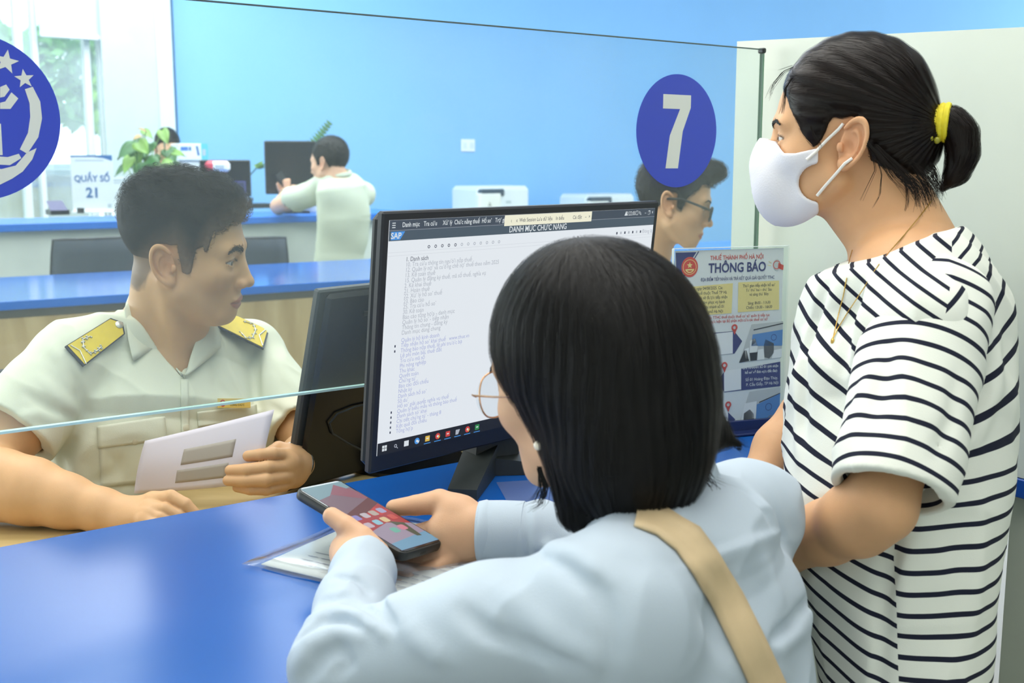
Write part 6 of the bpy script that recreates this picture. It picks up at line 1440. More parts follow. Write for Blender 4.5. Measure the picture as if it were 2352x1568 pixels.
# ================================================================ the hall behind
M_mesh = mat('chair_mesh_grey', (74, 82, 90), rough=.8, vary=.12, scale=120); M_meshb = mat('chair_mesh_blue', (108, 128, 150), rough=.8, vary=.15, scale=160)
def chair(top, face, wd, label, group, mm=None, hb=.52, zseat=.47, lean=.10):
    """office chair; top = middle of the backrest's upper edge, face = direction the sitter looks"""
    f = nrm(face * np.array([1, 1, 0])); s = np.array([-f[1], f[0], 0]); r = empty('office_chair', top * [1, 1, 0] + f * .22, label, 'chair', group)
    g = []; 
    for i in range(9):
        v = i / 8; w_ = wd / 2 * (1 - .0 * v) * (.80 + .20 * math.cos(v * 1.2)) if False else wd / 2 * (.86 + .14 * math.sin(math.pi * (.25 + .6 * v)))
        row_ = []
        for j in range(9): u = -1 + j / 4; row_.append(top - UP * hb * v + f * (lean * v) + s * (u * w_) + f * (.035 * u * u) - f * .0)
        g.append(row_)
    V_, F_ = patch(g, None, 0, .012, pull=-f); mk('backrest', V_, F_, mm or M_mesh, r, smooth=True)
    G = np.array(g); edge = list(G[0]) + list(G[1:, -1]) + list(G[-1, ::-1][1:]) + list(G[::-1, 0][1:-1]); MB().tube(edge, .011, 8, True).build('back_frame', M_black, r, smooth=True)
    c = top * [1, 1, 0] + f * (lean + .24) + UP * zseat
    MB().box(c - f * .23 - s * .24 - UP * .05, f * .46, s * .48, UP * .06, .03).build('seat', M_black, r, smooth=30)
    for sg in (1, -1): MB().tube([c + s * sg * .26 - f * .05, c + s * sg * .28 - f * .05 + UP * .20, c + s * sg * .28 + f * .20 + UP * .21], .016, 8).build('armrest', M_black, r, smooth=True)
    MB().tube([top + f * (lean + .03) - UP * (hb * .75), c - f * .2 - UP * .06, c - UP * .06], .02, 8).build('spine', M_black, r, smooth=True)
    MB().lathe(c * [1, 1, 0] + UP * .09, [(.03, 0), (.03, .12), (.022, .12), (.022, c[2] - .14)], 16).build('gas_stem', MATS['steel'], r, smooth=30)
    for k in range(5):
        a = 2 * math.pi * k / 5; e = c * [1, 1, 0] + np.array([math.cos(a), math.sin(a), 0]) * .28
        lg = MB().tube([c * [1, 1, 0] + UP * .11, e + UP * .065], [.022, .014], 8).build('leg', M_black, r, smooth=True); MB().lathe(e + UP * .027 - s * .012, [(.026, 0), (.026, .024)], 14, s).build('caster', M_black, lg)
    return r
chair(P(240, 549, 5.35), ND, .46, 'black mesh office chair in front of the far counter, partly behind the clerk\'s head', 'office chairs in the aisle')
chair(P(560, 549, 5.45), nrm(ND + CD * .5), .40, 'black mesh office chair showing beside the clerk\'s forehead and eye', 'office chairs in the aisle')
chair(P(935, 512, 5.95), nrm(ND - CD * .6), .42, 'black office chair of the seated man in pale green', 'office chairs in the aisle')
chair(P(-5, 862, 2.08), nrm(-ND + CD * .25), .44, 'blue grey mesh chair behind the clerk\'s shoulder', None, M_meshb, hb=.46, zseat=.45)
# wall switch
sw = wpt(1074, -.0005); Ysw = np.linalg.norm(sw); d_ = rayd(1074, 334); n__ = ND; t_ = ((WA - EYE) @ n__) / (d_ @ n__); sp_ = EYE + d_ * t_; k_ = t_ / FPX
swo = empty('wall_switch', sp_, 'white double light switch on the blue wall', 'light switch')
MB().box(sp_ - CD * 19 * k_ - UP * 14 * k_ - ND * .012, CD * 38 * k_, UP * 28 * k_, ND * .0118, .004).build('plate', M_frame, swo, smooth=30)
for s in (-.35, .30): MB().box(sp_ + CD * (s * 30 - 5) * k_ - UP * 7 * k_ - ND * .016, CD * 11 * k_, UP * 14 * k_, ND * .005, .001).build('rocker', M_pillar, swo)
# things on the far counter: placed by where they stand on it
def on(px, py): p = Pz(px, py, FZ); return p, p[1] / FPX / .99
def boxat(px, py, wpx, hpx, dep, m, name, label, cat, yaw=0.0, bev=.004, group=None, parent=None):
    p, k = on(px, py); u = CD * math.cos(yaw) + ND * math.sin(yaw); n = np.cross(UP, u); o = MB().box(p - u * wpx * k / 2 + UP * .001, u * wpx * k, n * dep, UP * hpx * k, bev).build(name, m, parent, smooth=30)
    if label: tag(o, label, cat, group)
    return o, p, u, n, k
def sign(px, py, wpx, hpx, label, prints):
    p, k = on(px, py); r = empty('counter_sign', p, label, 'sign'); u = nrm([1, .08, 0]); n = np.cross(UP, u); W, H_ = wpx * k, hpx * k
    MB().box(p - u * W / 2 + UP * .012, u * W, n * .006, UP * (H_ - .012), .001).build('panel', mat('sign_white', (222, 230, 234), .4, vary=.01), r)
    MB().box(p - u * W / 2 - n * .03, u * W, n * .08, UP * .008, .001).box(p - u * W / 2 - n * .004 + UP * .006, u * W, n * .014, UP * .012, .001).build('base', M_frame, r)
    fl = Flat(p - u * W / 2 + UP * H_ - n * .0005, u, -UP, -n, lay=.0004); ft = FT(fl, p - u * W / 2 + UP * H_ - n * .0005, u, UP, -n, .0004); prints(fl, ft, W, H_); fl.build('print', r); return r
SB = mat('sign_blue', (52, 104, 160), .5, vary=.03); SG = mat('sign_green', (60, 136, 100), .5, vary=.03); SLg = mat('sign_grey', (176, 190, 198), .5, vary=.1, scale=200)
def pr1(fl, ft, W, H_):
    fl.rect(0, 0, W, H_ * .03, SB, 1); fl.poly([(W * .55, H_ * .03), (W, H_ * .03), (W, H_ * .10), (W * .8, H_ * .05)], SB, 1); fl.rect(W * .12, H_ * .08, W * .8, H_ * .10, SLg, 1)
    ft.t('QUẦY SỐ', W * .50, H_ * .41, H_ * .155, SB, 3, bold=.02, sx=.92); ft.t('21', W * .50, H_ * .66, H_ * .24, SB, 3, bold=.03, sx=1.0); fl.rect(W * .84, H_ * .85, W * .93, H_ * .92, SLg, 1); fl.rect(W * .02, H_ * .975, W * .98, H_ * .985, SB, 1)
sign(216, 488, 92, 128, 'white counter sign reading QUẦY SỐ 21 in blue letters', pr1)
def pr2(fl, ft, W, H_):
    fl.rect(W * .1, H_ * .08, W * .9, H_ * .12, SLg, 1); fl.rect(W * .1, H_ * .16, W * .7, H_ * .19, SLg, 1); fl.rect(0, H_ * .91, W, H_, SG, 1)
sign(290, 484, 62, 76, 'small white sign with a green foot stripe next to the large counter sign', pr2)
def pr3(fl, ft, W, H_): fl.rect(0, 0, W, H_ * .05, SB, 1); fl.poly([(W * .4, 0), (W, 0), (W, H_ * .14), (W * .7, H_ * .06)], SB, 1); fl.rect(W * .1, H_ * .3, W * .8, H_ * .34, SLg, 1)
sign(430, 470, 66, 112, 'white counter sign with a blue top standing behind the plant', pr3)
# payment terminal and clip
o, p, u, n, k = boxat(139, 494, 42, 12, .12, M_black, 'payment_terminal', 'small dark terminal with a lilac screen on the far counter', 'terminal')
g = MB().prism([p - u * 21 * k + UP * 11 * k, p + u * 16 * k + UP * 11 * k, p + u * 11 * k + UP * 32 * k + n * .06, p - u * 24 * k + UP * 32 * k + n * .06], -n * .006); g.build('display', mat('lilac_screen', (150, 150, 214), emit=.8), o)
boxat(190, 490, 12, 12, .03, M_black, 'stapler', 'tiny black clip by the foot of the large counter sign', 'clip', .5, .001)
# low oak side counter, papers
sd_ = empty('side_counter', F(60, .75) * [1, 1, 0], 'short oak counter with a blue top behind the far counter sign', 'counter'); a = Pz(-60, 432, FZ); a = P(-60, 432, 7.6); b = P(205, 432, 8.2)
dd = nrm((b - a) * [1, 1, 0]); nn = np.cross(UP, dd); L_ = np.linalg.norm((b - a)[:2]); zt = a[2]
for nm, m_, z0, z1, o0, o1 in (('worktop', M_blue, zt, zt + .035, 0, .35), ('front_panel', M_wood, .0, zt, .02, .04)): MB().box((a * [1, 1, 0]) + UP * z0 + nn * o0, dd * L_, nn * (o1 - o0), UP * (z1 - z0), .002).build(nm, m_, sd_)
for i, (x0, x1, y_, col, lb) in enumerate(((122, 172, 424, (70, 84, 100), 'dark folder lying lowest on the oak side counter'), (126, 168, 413, (150, 170, 184), 'grey folder lying on top of the dark folder'), (124, 176, 402, (228, 236, 240), 'stack of white paper on top of the grey folder'))):
    z0 = zt + .036 + i * .042; pa = P(x0, y_, 7.85) * [1, 1, 0]; pb = P(x1, y_, 7.95) * [1, 1, 0]; tag(MB().box(pa + UP * z0, pb - pa, nn * .22, UP * .04, .004).build('folder' if i < 2 else 'paper_stack', mat('folder_%d' % i, col, .6), None), lb, 'folder' if i < 2 else 'papers')
# plant with heart shaped leaves
M_leaf = mat('leaf_green', (58, 108, 56), rough=.45, vary=.35, scale=14); M_leafy = mat('leaf_light', (112, 152, 66), rough=.45, vary=.25, scale=14); M_brown = mat('withered_bract', (170, 140, 96), rough=.6, vary=.2)
def leaf(tip, base, wd, nrm_, m, par):
    tip, base = np.array(tip), np.array(base); L = tip - base; l = np.linalg.norm(L); t = L / l; s = nrm(np.cross(t, nrm_)); n = np.cross(s, t); g = []
    for i in range(9):
        v = i / 8; w_ = wd / 2 * math.sin(math.pi * min(1, (v + .06)) ** .62) ** .9 * (1.0 if v < .98 else .2); back = -.12 * l if 0 else 0
        g.append([base + L * v + s * (w_ * u) + n * (-.18 * l * v * v + .10 * wd * abs(u)) - t * (.10 * l * abs(u) * (1 - v)) for u in (-1, -.5, 0, .5, 1)])
    V_, F_ = patch(g, None, 0, .0012, pull=n); return mk('leaf', V_, F_, m, par, smooth=True)
pb, k = on(262, 478); pl_ = empty('potted_plant', pb, 'bushy heart leaved plant in a white pot on the far counter', 'plant')
pb = P(318, 478, 6.5); pb[2] = FZ
MB().lathe(pb + UP * .001, [(.05, 0), (.075, .02), (.085, .08), (.08, .12), (.07, .12), (.065, .10)], 28).build('pot', mat('pot_white', (228, 232, 230), .25, vary=.02), pl_, smooth=True)
crown = pb + UP * .12
g_ = np.random.default_rng(5); YL = 6.5
leaves = [((268, 362), (310, 335), 34, 0), ((300, 385), (318, 345), 38, 0), ((283, 398), (300, 362), 22, 1), ((262, 402), (290, 378), 14, 0), ((330, 362), (345, 330), 36, 0), ((362, 405), (335, 372), 44, 0), ((385, 330), (372, 300), 22, 1), ((404, 372), (385, 345), 30, 0), ((400, 395), (370, 375), 34, 1), ((425, 355), (398, 350), 16, 1), ((352, 400), (350, 360), 32, 0), ((376, 420), (360, 385), 30, 0), ((320, 410), (325, 380), 28, 0), ((350, 315), (330, 300), 16, 1), ((318, 292), (335, 302), 12, 2), ((305, 318), (322, 312), 10, 2), ((378, 312), (380, 340), 26, 0), ((340, 352), (318, 328), 30, 1), ((415, 400), (395, 380), 26, 0), ((298, 345), (322, 322), 18, 0)]
for i, (t_, b_, w_, c_) in enumerate(leaves):
    Yb = YL + .10 * math.sin(i * 2.1); tb, bb = P(*t_, Yb - .04), P(*b_, Yb + .03); leaf(tb, bb, w_ * Yb / FPX * 1.25, nrm([.2 * math.sin(i), -.8, .7]), (M_leaf, M_leafy, M_brown)[c_], pl_)
    MB().tube([bb, (bb + crown) / 2 + np.array([0, 0, .02]), crown - UP * .02], .003, 6).build('stem', M_leafy, pl_, smooth=True)
# box of files
pz = P(412, 368, 7.25); tag_b = MB().box(pz, CD * .19, ND * .2, UP * .105, .004); ob = tag_b.build('file_box', mat('box_white', (226, 238, 242), .5, vary=.02), None); tag(ob, 'white and teal file box with blue labels behind the far counter plant', 'box')
fl = Flat(pz - ND * .0006, CD, UP, -ND, lay=.0004); fl.rect(.01, .06, .06, .085, mat('label_blue', (70, 120, 190), .5), 1); fl.rect(.065, .06, .08, .085, SB, 1); fl.poly([(.12, .03), (.135, .03), (.125, .09), (.11, .09)], SB, 1); fl.rect(.145, 0, .19, .105, mat('box_teal', (90, 190, 206), .5), 1); fl.rect(.152, .03, .175, .07, SLg, 2); fl.build('labels', ob)
MB().box(pz - UP * (pz[2] - .001) + ND * .02, CD * .24, ND * .16, UP * (pz[2] - .002), .002).build('file_cabinet', M_frame, None); tag(bpy.data.objects['file_cabinet'], 'white file cabinet under the white and teal box', 'cabinet')
# monitors on the far counter
def farmon(px0, px1, py0, py1, Y, label, yaw=0.0, extra=None):
    a, b = P(px0, py1, Y), P(px1, py1, Y + .10); u = nrm((b - a) * [1, 1, 0]); n = np.cross(UP, u); W = np.linalg.norm((b - a)[:2]); H_ = P(px0, py0, Y)[2] - a[2]; r = empty('monitor', a * [1, 1, 0] + u * W / 2 + UP * FZ, label, 'monitor')
    MB().box(a * [1, 1, 0] + UP * a[2], u * W, n * .03, UP * H_, .006).build('casing', M_black, r, smooth=30); c = a * [1, 1, 0] + u * W / 2 + n * .03
    MB().box(a + u * .01 + UP * .012 - n * .001, u * (W - .02), n * .002, UP * (H_ - .022)).build('screen', mat('screen_off', (22, 28, 36), .22, vary=0), r)
    MB().box(c - u * .03 + UP * (FZ + .01), u * .06, n * .02, UP * (a[2] - FZ + .08), .004).build('stand_neck', M_black, r); MB().box(c - u * .10 - n * .08 + UP * (FZ + .001), u * .20, n * .16, UP * .012, .004).build('stand_base', M_black, r); return r, a, u, n, W, H_
r3 = farmon(462, 578, 367, 452, 6.75, 'black monitor on the far counter with a red and white box fixed on it')
r, a, u, n, W, H_ = r3; k = 6.75 / FPX; tb = MB().box(a + u * 10 * k + UP * (H_ - 28 * k) - n * .045, u * 56 * k, n * .04, UP * 26 * k, .018).build('tissue_box', mat('tissue_red', (206, 70, 90), .4, vary=.02), None, smooth=30); tag(tb, 'red and white dispenser box on the top left of the far monitor', 'dispenser')
MB().box(a + u * 22 * k + UP * (H_ - 27 * k) - n * .047, u * 44 * k, n * .04, UP * 24 * k, .016).build('white_cover', M_frame, tb, smooth=30); MB().box(a + u * 32 * k + UP * (H_ - 20 * k) - n * .049, u * 20 * k, n * .003, UP * 9 * k, .002).build('grille', SLg, tb)
fl = Flat(a + u * 66 * k + UP * 5 * k - n * .003, u, UP, -n, lay=.0006); fl.rect(0, 0, 34 * k, 30 * k, mat('purple_frame', (92, 90, 150), .4), 1); fl.rect(2 * k, 2 * k, 32 * k, 28 * k, mat('dark_panel', (52, 54, 82), .3), 2); fl.build('sticker', r)
farmon(611, 730, 323, 446, 6.95, 'large black monitor on the far counter facing the man in pale green')
# desk telephone
tp, k = on(598, 478); tel = empty('desk_telephone', tp, 'dark desk telephone on the far counter near the man\'s elbow', 'telephone'); MB().prism([tp - CD * .10, tp + CD * .10, tp + CD * .10 + ND * .16, tp - CD * .10 + ND * .16], UP * .03).build('body', M_black, tel); MB().tube([tp - CD * .08 + UP * .045, tp - CD * .04 + UP * .06 + ND * .05, tp - CD * .03 + UP * .05 + ND * .14], [.022, .014, .022], 10).build('handset', M_black, tel, smooth=True)
# small plants near the monitors
zp = P(735, 330, 7.3); z0 = empty('zamioculcas_plant', zp * [1, 1, 0] + UP * FZ, 'upright glossy leaved plant rising behind the large far monitor', 'plant')
base = P(712, 440, 7.25); base[2] = FZ + .10; MB().lathe(base * [1, 1, 0] + UP * (FZ + .001), [(.05, 0), (.07, .10), (.062, .10)], 24).build('pot', MATS['pot_white'], z0, smooth=True)
sp = [base, P(714, 380, 7.25), P(728, 320, 7.25), P(758, 283, 7.25)]; MB().tube(sp, [.008, .007, .005, .002], 8).build('stem', M_leaf, z0, smooth=True)
for i in range(9):
    t = .0 + i / 8; c = P(718, 335, 7.25) * (1 - t) + P(757, 284, 7.25) * t
    for sg in (1, -1): leaf(c + np.array([sg * .034, 0, .014 - sg * .026]) * (1 - .35 * t), c, .020, (0, -1, .2), M_leaf, z0)
sp = empty('small_plant', F(592, .4), 'small trailing plant between the two far monitors', 'plant'); sb_ = P(555, 440, 7.2); sb_[2] = FZ; MB().lathe(sb_ + UP * .001, [(.03, 0), (.045, .10), (.04, .10)], 20).build('pot', MATS['pot_white'], sp, smooth=True); MB().tube([sb_ + UP * .09, P(572, 405, 7.15), P(590, 385, 7.1)], .004, 6).build('stem', M_leaf, sp)
for i, (x, y) in enumerate(((604, 368), (610, 376), (598, 372), (582, 378), (610, 384), (600, 388), (588, 384))): leaf(P(x, y, 7.1), P(593, 382, 7.1), .03, (0, -1, .3), M_leaf if i % 3 else M_leafy, sp)
# printers on a low cabinet against the wall
pcb = empty('low_cabinet', wpt(1250, -.35), 'low white cabinet under the printers against the blue wall', 'cabinet'); c0 = wpt(1060, -.80); c1 = wpt(1520, -.80); zc_ = .86
MB().box(c0, (c1 - c0), ND * .55, UP * zc_, .004).build('body', M_frame, pcb)
for i in range(1, 5): MB().box(c0 + (c1 - c0) * (i / 5 - .09) - ND * .012, (c1 - c0) * .18, ND * .010, UP * (zc_ - .02), .003).build('door', M_pillar, pcb)
def printer(px, top, wpx, label):
    b = wpt(px, -.72); k = b[1] / FPX; W = wpx * k; z1 = P(px + wpx / 2, top, b[1])[2]; r = empty('printer', b + UP * zc_, label, 'printer', 'printers on the low cabinet'); h = z1 - zc_ - .001
    MB().box(b + UP * (zc_ + .001), CD * W, ND * .38, UP * h, .03).build('housing', mat('printer_white', (216, 226, 230), .4, vary=.02), r, smooth=30)
    MB().box(b + CD * (-.01) - ND * .03 + UP * (zc_ + .001), CD * (W * .42), ND * .06, UP * (h - .05), .012).build('front_door', mat('printer_cream', (226, 230, 224), .4, vary=.02), r, smooth=30)
    MB().box(b + CD * .01 - ND * .022 + UP * (z1 - .075), CD * (W * .46), ND * .10, UP * .055, .012).build('tray_slot', mat('printer_dark', (52, 70, 88), .3), r, smooth=30)
    fl = Flat(b + UP * zc_ - ND * .0325, CD, UP, -ND, lay=.0006); fl.poly([(W * .14, h - .145), (W * .20, h - .145), (W * .17, h - .115)], M_ink, 1); fl.poly([(W * .155, h - .140), (W * .185, h - .140), (W * .17, h - .123)], MATS['printer_cream'], 2); fl.build('emblem', r)
    fl = Flat(b + UP * zc_ - ND * .0012, CD, UP, -ND, lay=.0006); fl.rect(W * .52, h - .13, W * .62, h - .11, SLg, 1); fl.rect(W * .60, h - .19, W * .73, h - .165, SB, 1); fl.rect(W * .78, h - .19, W * .87, h - .165, mat('label_green', (190, 206, 110), .5), 1); fl.build('labels', r)
printer(1098, 428, 150, 'white and dark printer under the light switch, left of the two')
printer(1350, 447, 150, 'white and dark printer beside the man with glasses, right of the two')

# --- the seated man in pale green, back to us
M_olive = mat('pale_green_shirt', (204, 212, 190), .85, spec=.25, vary=.02, scale=5)
hb_c = EYE + (np.array([-.9073, 5.697, 1.2961]) - EYE) * 1.12; HB = Head(hb_c, (-.88, .46, -.10), (-.06, .1, .99), 1.09, nose=.9)
Yb = 6.35; kb_ = Yb / FPX; fB = nrm([-.75, .66, 0]); lB = np.array([-.66, -.75, 0])
def bs(px, py, hp, dv=.0): return (P(px, py, Yb + dv), CD * hp * kb_ * 1.12, ND * hp * kb_ * .62)
gB = [bs(772, 408, 26), bs(782, 440, 56), bs(790, 500, 58), bs(782, 580, 54), bs(775, 660, 62)]
eB = P(640, 482, 6.72); eB[2] = FZ + .052; shB = P(722, 440, 6.42); wB = P(655, 448, 6.86)
def b_body(p):
    d = near(p, HB.sdf, HB.w(0, 0, .02), .16); d = smin(d, cap(p, HB.w(-.03, 0, -.03), P(775, 415, Yb + .03), .055, .06), .02)
    d = smin(d, loft(p, [(c, u * .9, v * .9) for c, u, v in gB]), .03)
    A = chain(p, [(shB, .052), (eB, .046), (wB, .032)], .015); H = hand_sdf(p, [(wB, P(650, 436, 6.90), .028, .026)], [finger([P(648, 436 - 5 * i, 6.89), P(656, 430 - 5 * i, 6.86), P(664, 428 - 5 * i, 6.85)], [.012, .011, .009]) for i in range(4)] + [finger([P(645, 440, 6.89), P(640, 430, 6.87), P(638, 422, 6.86)], [.013, .011, .009])]); A = smin(A, H, .012)
    B = chain(p, [(P(835, 445, 6.5), .052), (P(760, 470, 6.85), .045), (P(690, 445, 7.0), .03)], .015); H2 = hand_sdf(p, [(P(690, 445, 7.0), P(678, 438, 7.0), .027, .024)], [finger([P(674, 436 + 4 * i, 7.0), P(666, 436 + 4 * i, 6.98), P(658, 438 + 4 * i, 6.97)], [.011, .010, .008]) for i in range(4)] + [finger([P(682, 430, 6.98), P(672, 428, 6.96), P(662, 432, 6.95)], [.012, .010, .009])])
    return smin(smin(smin(d, A, .02), B, .02), H2, .01)
bm = empty('person', P(782, 700, Yb) * [1, 1, 0] + UP * .5, 'seated man in a pale green shirt leaning on the far counter with a phone', 'person')
V, Q = surf(b_body, (-1.75, 6.0, .5), (-.60, 7.25, 1.62), .0065); mk('body', V, Q, M_skin, bm, smooth=True, attrs={'tone': HB.tone(V, (226, 180, 148))})
def short_hair(H, p, top=.088, fr=.0):
    q = H.loc(p); x, z = q[:, 0], q[:, 2]; d = ell(q, (-.014, 0, .052), (.100, .080, .094)); ln = np.interp(x, [-.12, -.07, -.04, -.02, .005, .012, .026, .034, .05, .065, .1], [-.065, -.055, -.03, .034, .032, -.004, -.006, .03, .048, .072, .080]).astype(f32); d = smin(d, H.core(q) - f32(.004), .006); d = smax(d, (ln - z) * f32(.7), .005)
    if fr: d = smin(d, ell(q, (.075, 0, .112), (.045, .05, .030)), .03)
    return (d + (noise(q, 110) * .0025).astype(f32)) * f32(H.s)
c = HB.w(0, 0, .05); V, Q = surf(lambda p: short_hair(HB, p), c - .19, c + .19, .006); rt = scatter_on(V, Q, 2500, 3); g2 = strands(lambda p: short_hair(HB, p), rt, lambda p, t: np.tile(np.array([0, 0, -1], f32), (len(p), 1)) + noise(p, 60)[:, None] * .5, 3, .006, .004, .002, 3, .3); g2 = join_geo((V, Q), g2); mk('hair', g2[0], g2[1], M_hairb, bm, smooth=True)
hmB = eB + (shB - eB) * .42
def b_shirt(p):
    d = loft(p, gB); d = smin(d, cap(p, P(745, 420, 6.38), shB, .06, .064), .04); d = smin(d, cap(p, P(805, 420, 6.42), P(838, 445, 6.5), .06, .062), .04)
    a = cap(p, shB, hmB, .066, .080); a = smax(a, (p - hmB.astype(f32)) @ nrm(hmB - shB).astype(f32), .004); a = smax(a, -cap(p, hmB, hmB + (hmB - shB) * .5, .070, .075), .003); b = cap(p, P(835, 445, 6.5), P(790, 462, 6.74), .068, .072)
    d = smin(smin(d, a, .02), b, .02); d = smax(d, -cap(p, HB.w(-.03, 0, -.02), P(775, 400, Yb + .03), .058, .058), .01)
    return d + (noise(p, 9) * .006 + np.sin(p[:, 0] * 18 + p[:, 2] * 30) * .0025).astype(f32)
V, Q = surf(b_shirt, (-1.65, 6.0, .5), (-.60, 6.95, 1.36), .008); bsh = mk('shirt', V, Q, M_olive, bm, smooth=True)
cl = MB(); cc = P(775, 402, Yb + .03); cl.tube([cc + np.array([math.cos(a) * .068, math.sin(a) * .062, .014 * math.sin(a) + .012]) for a in np.linspace(0, 2 * math.pi, 24, endpoint=False)], .014, 8, True); cl.build('collar', M_olive, bsh, smooth=True)
MB().tube([wB + nrm(np.cross(wB - eB, UP)) * .034 * math.cos(a) + nrm(np.cross(np.cross(wB - eB, UP), wB - eB)) * .034 * math.sin(a) for a in np.linspace(0, 2 * math.pi, 20, endpoint=False)], .004, 6, True).build('bracelet', M_black, bm)
def legs_of(hip, f, l, name, par, m, knee=.40, foot=.06):
    def fn(p):
        d = None
        for s in (.09, -.09):
            a = hip + l * s; k2 = a + f * knee + UP * .01; ft_ = np.array([k2[0], k2[1], .08]) + f * foot; e = chain(p, [(a, .09), (k2, .065), (ft_, .045)], .02); e = smin(e, cap(p, ft_ - UP * .03, ft_ + f * .13 - UP * .035, .038, .03), .02); d = e if d is None else smin(d, e, .03)
        return d
    lo = hip - np.array([.65, .65, .62]); hi = hip + np.array([.65, .65, .16]); V, Q = surf(fn, lo, hi, .012); mk(name, V, Q, m, par, smooth=True)
hb0 = P(778, 660, Yb); hb0[2] = .58; legs_of(hb0, fB, lB, 'trousers', bm, MATS['dark_trousers'])
pq = P(640, 436, 6.90); pht = MB().box(P(630, 403, 6.84), nrm([.6, .3, -1]) * .15, nrm([.4, .9, .3]) * .07, nrm([.8, -.5, .3]) * .01, .003).build('smartphone', M_black, None); tag(pht, 'dark phone in the hand of the man in pale green', 'phone')
# --- the man with glasses at the next window
hg_c = EYE + (np.array([.4385, 3.1005, 1.1906]) - EYE) * .92; HG = Head(hg_c, (.962, -.149, -.227), (.228, -.011, .974), .92, nose=.9, jaw=1.05, lid=.5)
gG = [(P(1482, 628, 2.90), CD * .062, ND * .05), (P(1470, 700, 2.92), CD * .165, ND * .085), (P(1460, 800, 2.90), CD * .17, ND * .10), (P(1450, 980, 2.92), CD * .15, ND * .10), (P(1450, 1120, 2.95), CD * .165, ND * .11)]
def g_body(p):
    d = near(p, HG.sdf, HG.w(0, 0, .02), .14); d = smin(d, cap(p, HG.w(-.03, 0, -.035), P(1478, 645, 2.92), .052, .058), .02); d = smin(d, loft(p, [(c, u * .92, v * .85) for c, u, v in gG]), .03)
    for sh, el, wr_ in ((P(1310, 745, 2.78), P(1320, 900, 2.6), P(1420, 900, 2.55)), (P(1630, 730, 3.05), P(1650, 890, 2.85), P(1560, 880, 2.66))):
        A = chain(p, [(sh, .048), (el, .042), (wr_, .028)], .015); w_ = nrm(wr_ - el); A = smin(A, hand_sdf(p, [(wr_, wr_ + w_ * .07, .026, .022)], [finger([wr_ + w_ * .07 + UP * (.02 - .013 * i), wr_ + w_ * .12 + UP * (.015 - .013 * i), wr_ + w_ * .15 + UP * (.005 - .013 * i)], [.011, .009, .008]) for i in range(4)] + [finger([wr_ + w_ * .03 + UP * .02, wr_ + w_ * .07 + UP * .04, wr_ + w_ * .10 + UP * .045], [.012, .010, .009])]), .01); d = smin(d, A, .02)
    return d
gm = empty('person', P(1450, 1120, 2.92) * [1, 1, 0] + UP * .45, 'man with black rimmed glasses looking down behind the number seven disc', 'person')
V, Q = surf(g_body, (.0, 2.4, .5), (.78, 3.3, 1.42), .0035); tg = HG.tone(V, (214, 170, 130)); q = HG.loc(V)
wS2 = np.clip((q[:, 2] - hlx(q[:, 0])) / .006 + .5, 0, 1) * (np.sqrt((q ** 2).sum(1)) < .2) * (q[:, 2] > -.06) * (np.abs(q[:, 1]) < .0745); tg = (tg * (1 - .65 * wS2[:, None]) + lin((58, 52, 48)) * .65 * wS2[:, None]).astype(f32)
mk('body', V, Q, M_skin, gm, smooth=True, attrs={'tone': tg}); HG.eyeballs(gm, look=(1, 0, -.5)); HG.brow(-1, gm, M_hairb, n=240, seed=9)
c = HG.w(0, 0, .06); fh = lambda p: short_hair(HG, p, fr=1); V, Q = surf(fh, c - .17, c + .17, .0032); rt = scatter_on(V, Q, 5000, 3); R0 = HG.R[:, 0].astype(f32); g2 = strands(fh, rt, lambda p, t: np.tile(R0, (len(p), 1)) + noise(p, 60)[:, None] * .6 + np.array([0, 0, -.3], f32), 4, .007, .006, .0008, 3, .3); g2 = join_geo((V, Q), g2); mk('hair', g2[0], g2[1], M_hairb, gm, smooth=True)
gg = empty_part('glasses', gm)
for sg in (1, -1):
    pts = [HG.w(.104, sg * (.033 + .027 * math.copysign(abs(math.cos(a)) ** .7, math.cos(a))), -.002 + .018 * math.copysign(abs(math.sin(a)) ** .7, math.sin(a))) for a in np.linspace(0, 2 * math.pi, 28, endpoint=False)]
    MB().tube(pts, .0030, 6, True).build('rim', M_black, gg, smooth=True); MB().prism(pts, HG.R[:, 0] * .0012).build('lens', glass_mat('lens_dark', (.42, .46, .50), haze=.02, refl=.8) if 'lens_dark' not in MATS else MATS['lens_dark'], gg)
    MB().tube([HG.w(.104, sg * .060, .008), HG.w(.090, sg * .073, .010), HG.w(.02, sg * .080, .020), HG.w(-.02, sg * .080, .012)], .0032, 6).build('temple', M_black, gg, smooth=True)
MB().tube([HG.w(.104, .007, .004), HG.w(.107, 0, .006), HG.w(.104, -.007, .004)], .002, 6).build('bridge', M_black, gg)
def g_shirt(p):
    d = loft(p, gG); d = smin(d, cap(p, P(1478, 680, 2.92), P(1310, 745, 2.78), .055, .060), .03); d = smin(d, cap(p, P(1478, 680, 2.92), P(1630, 730, 3.05), .055, .060), .03)
    d = smin(d, cap(p, P(1310, 745, 2.78), P(1318, 840, 2.67), .062, .064), .015); d = smin(d, cap(p, P(1630, 730, 3.05), P(1645, 820, 2.93), .062, .064), .015); return smax(d, -cap(p, P(1482, 560, 2.88), P(1478, 660, 2.91), .060, .060), .006) + (noise(p, 16) * .003).astype(f32)
V, Q = surf(g_shirt, (.0, 2.5, .5), (.78, 3.3, 1.2), .006); gsh = mk('shirt', V, Q, M_cream, gm, smooth=True)
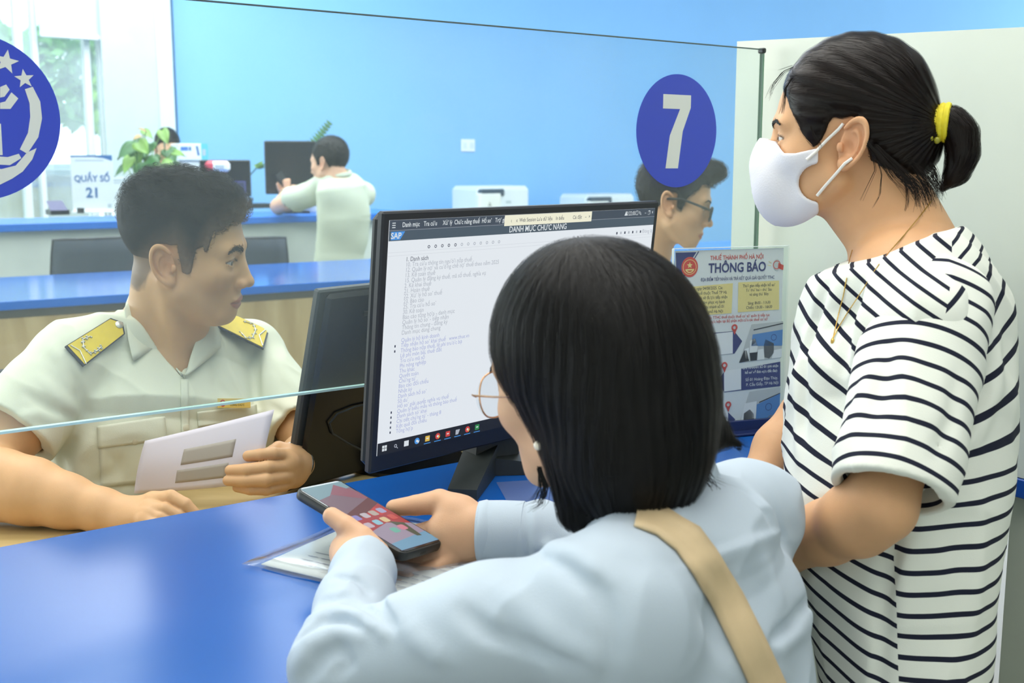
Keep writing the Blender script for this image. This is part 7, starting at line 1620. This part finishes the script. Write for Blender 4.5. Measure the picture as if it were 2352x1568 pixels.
ci = np.array([P(*q) for q in [(1455, 590, 2.93), (1480, 600, 2.86), (1502, 628, 2.84)]]); co = np.array([P(*q) for q in [(1470, 620, 2.95), (1512, 580, 2.85), (1530, 640, 2.85)]]); V_, F_ = patch([ci, ci * .5 + co * .5, co], None, 0, .003, pull=(0, -1, 0)); mk('collar', V_, F_, M_cream, gsh, smooth=True)
mb = MB(); mb.prism([P(1505, 622, 2.84), P(1530, 600, 2.90), P(1560, 640, 2.92), P(1535, 662, 2.86)], UP * .004); mb.build('shoulder_board', mat('board_olive', (150, 152, 110), .6), gm)
hp = P(1450, 1120, 2.95); hp[2] = .56; legs_of(hp, -ND, CD, 'trousers', gm, MATS['dark_trousers'], knee=.30, foot=-.05)
# --- someone half hidden behind the plant
HP_ = Head(P(385, 345, 7.45), (.35, -.9, -.35), (.1, -.3, .95), 1.0); Yp = 7.5
def p_body(p):
    d = near(p, HP_.sdf, HP_.w(0, 0, .02), .15); d = smin(d, cap(p, HP_.w(-.03, 0, -.03), P(385, 405, Yp + .05), .05, .055), .02); return smin(d, loft(p, [(P(385, 415, Yp + .05), CD * .10, ND * .06), (P(385, 450, Yp + .05), CD * .18, ND * .09), (P(385, 600, Yp + .08), CD * .15, ND * .10)]), .03)
pm = empty('person', P(385, 700, Yp) * [1, 1, 0] + UP * .5, 'dark haired person mostly hidden behind the leafy plant', 'person')
V, Q = surf(p_body, (-2.75, 7.0, .6), (-1.85, 7.75, 1.62), .009); mk('body', V, Q, M_skin, pm, smooth=True, attrs={'tone': HP_.tone(V, (220, 176, 140))})
c = HP_.w(0, 0, .05); V, Q = surf(lambda p: short_hair(HP_, p), c - .18, c + .18, .008); mk('hair', V, Q, M_hairb, pm, smooth=True)
V, Q = surf(lambda p: loft(p, [(P(385, 425, Yp + .05), CD * .11, ND * .07), (P(385, 452, Yp + .05), CD * .195, ND * .10), (P(385, 600, Yp + .08), CD * .165, ND * .11)]), (-2.8, 7.0, .6), (-1.8, 7.75, 1.35), .012); mk('shirt', V, Q, M_olive, pm, smooth=True)
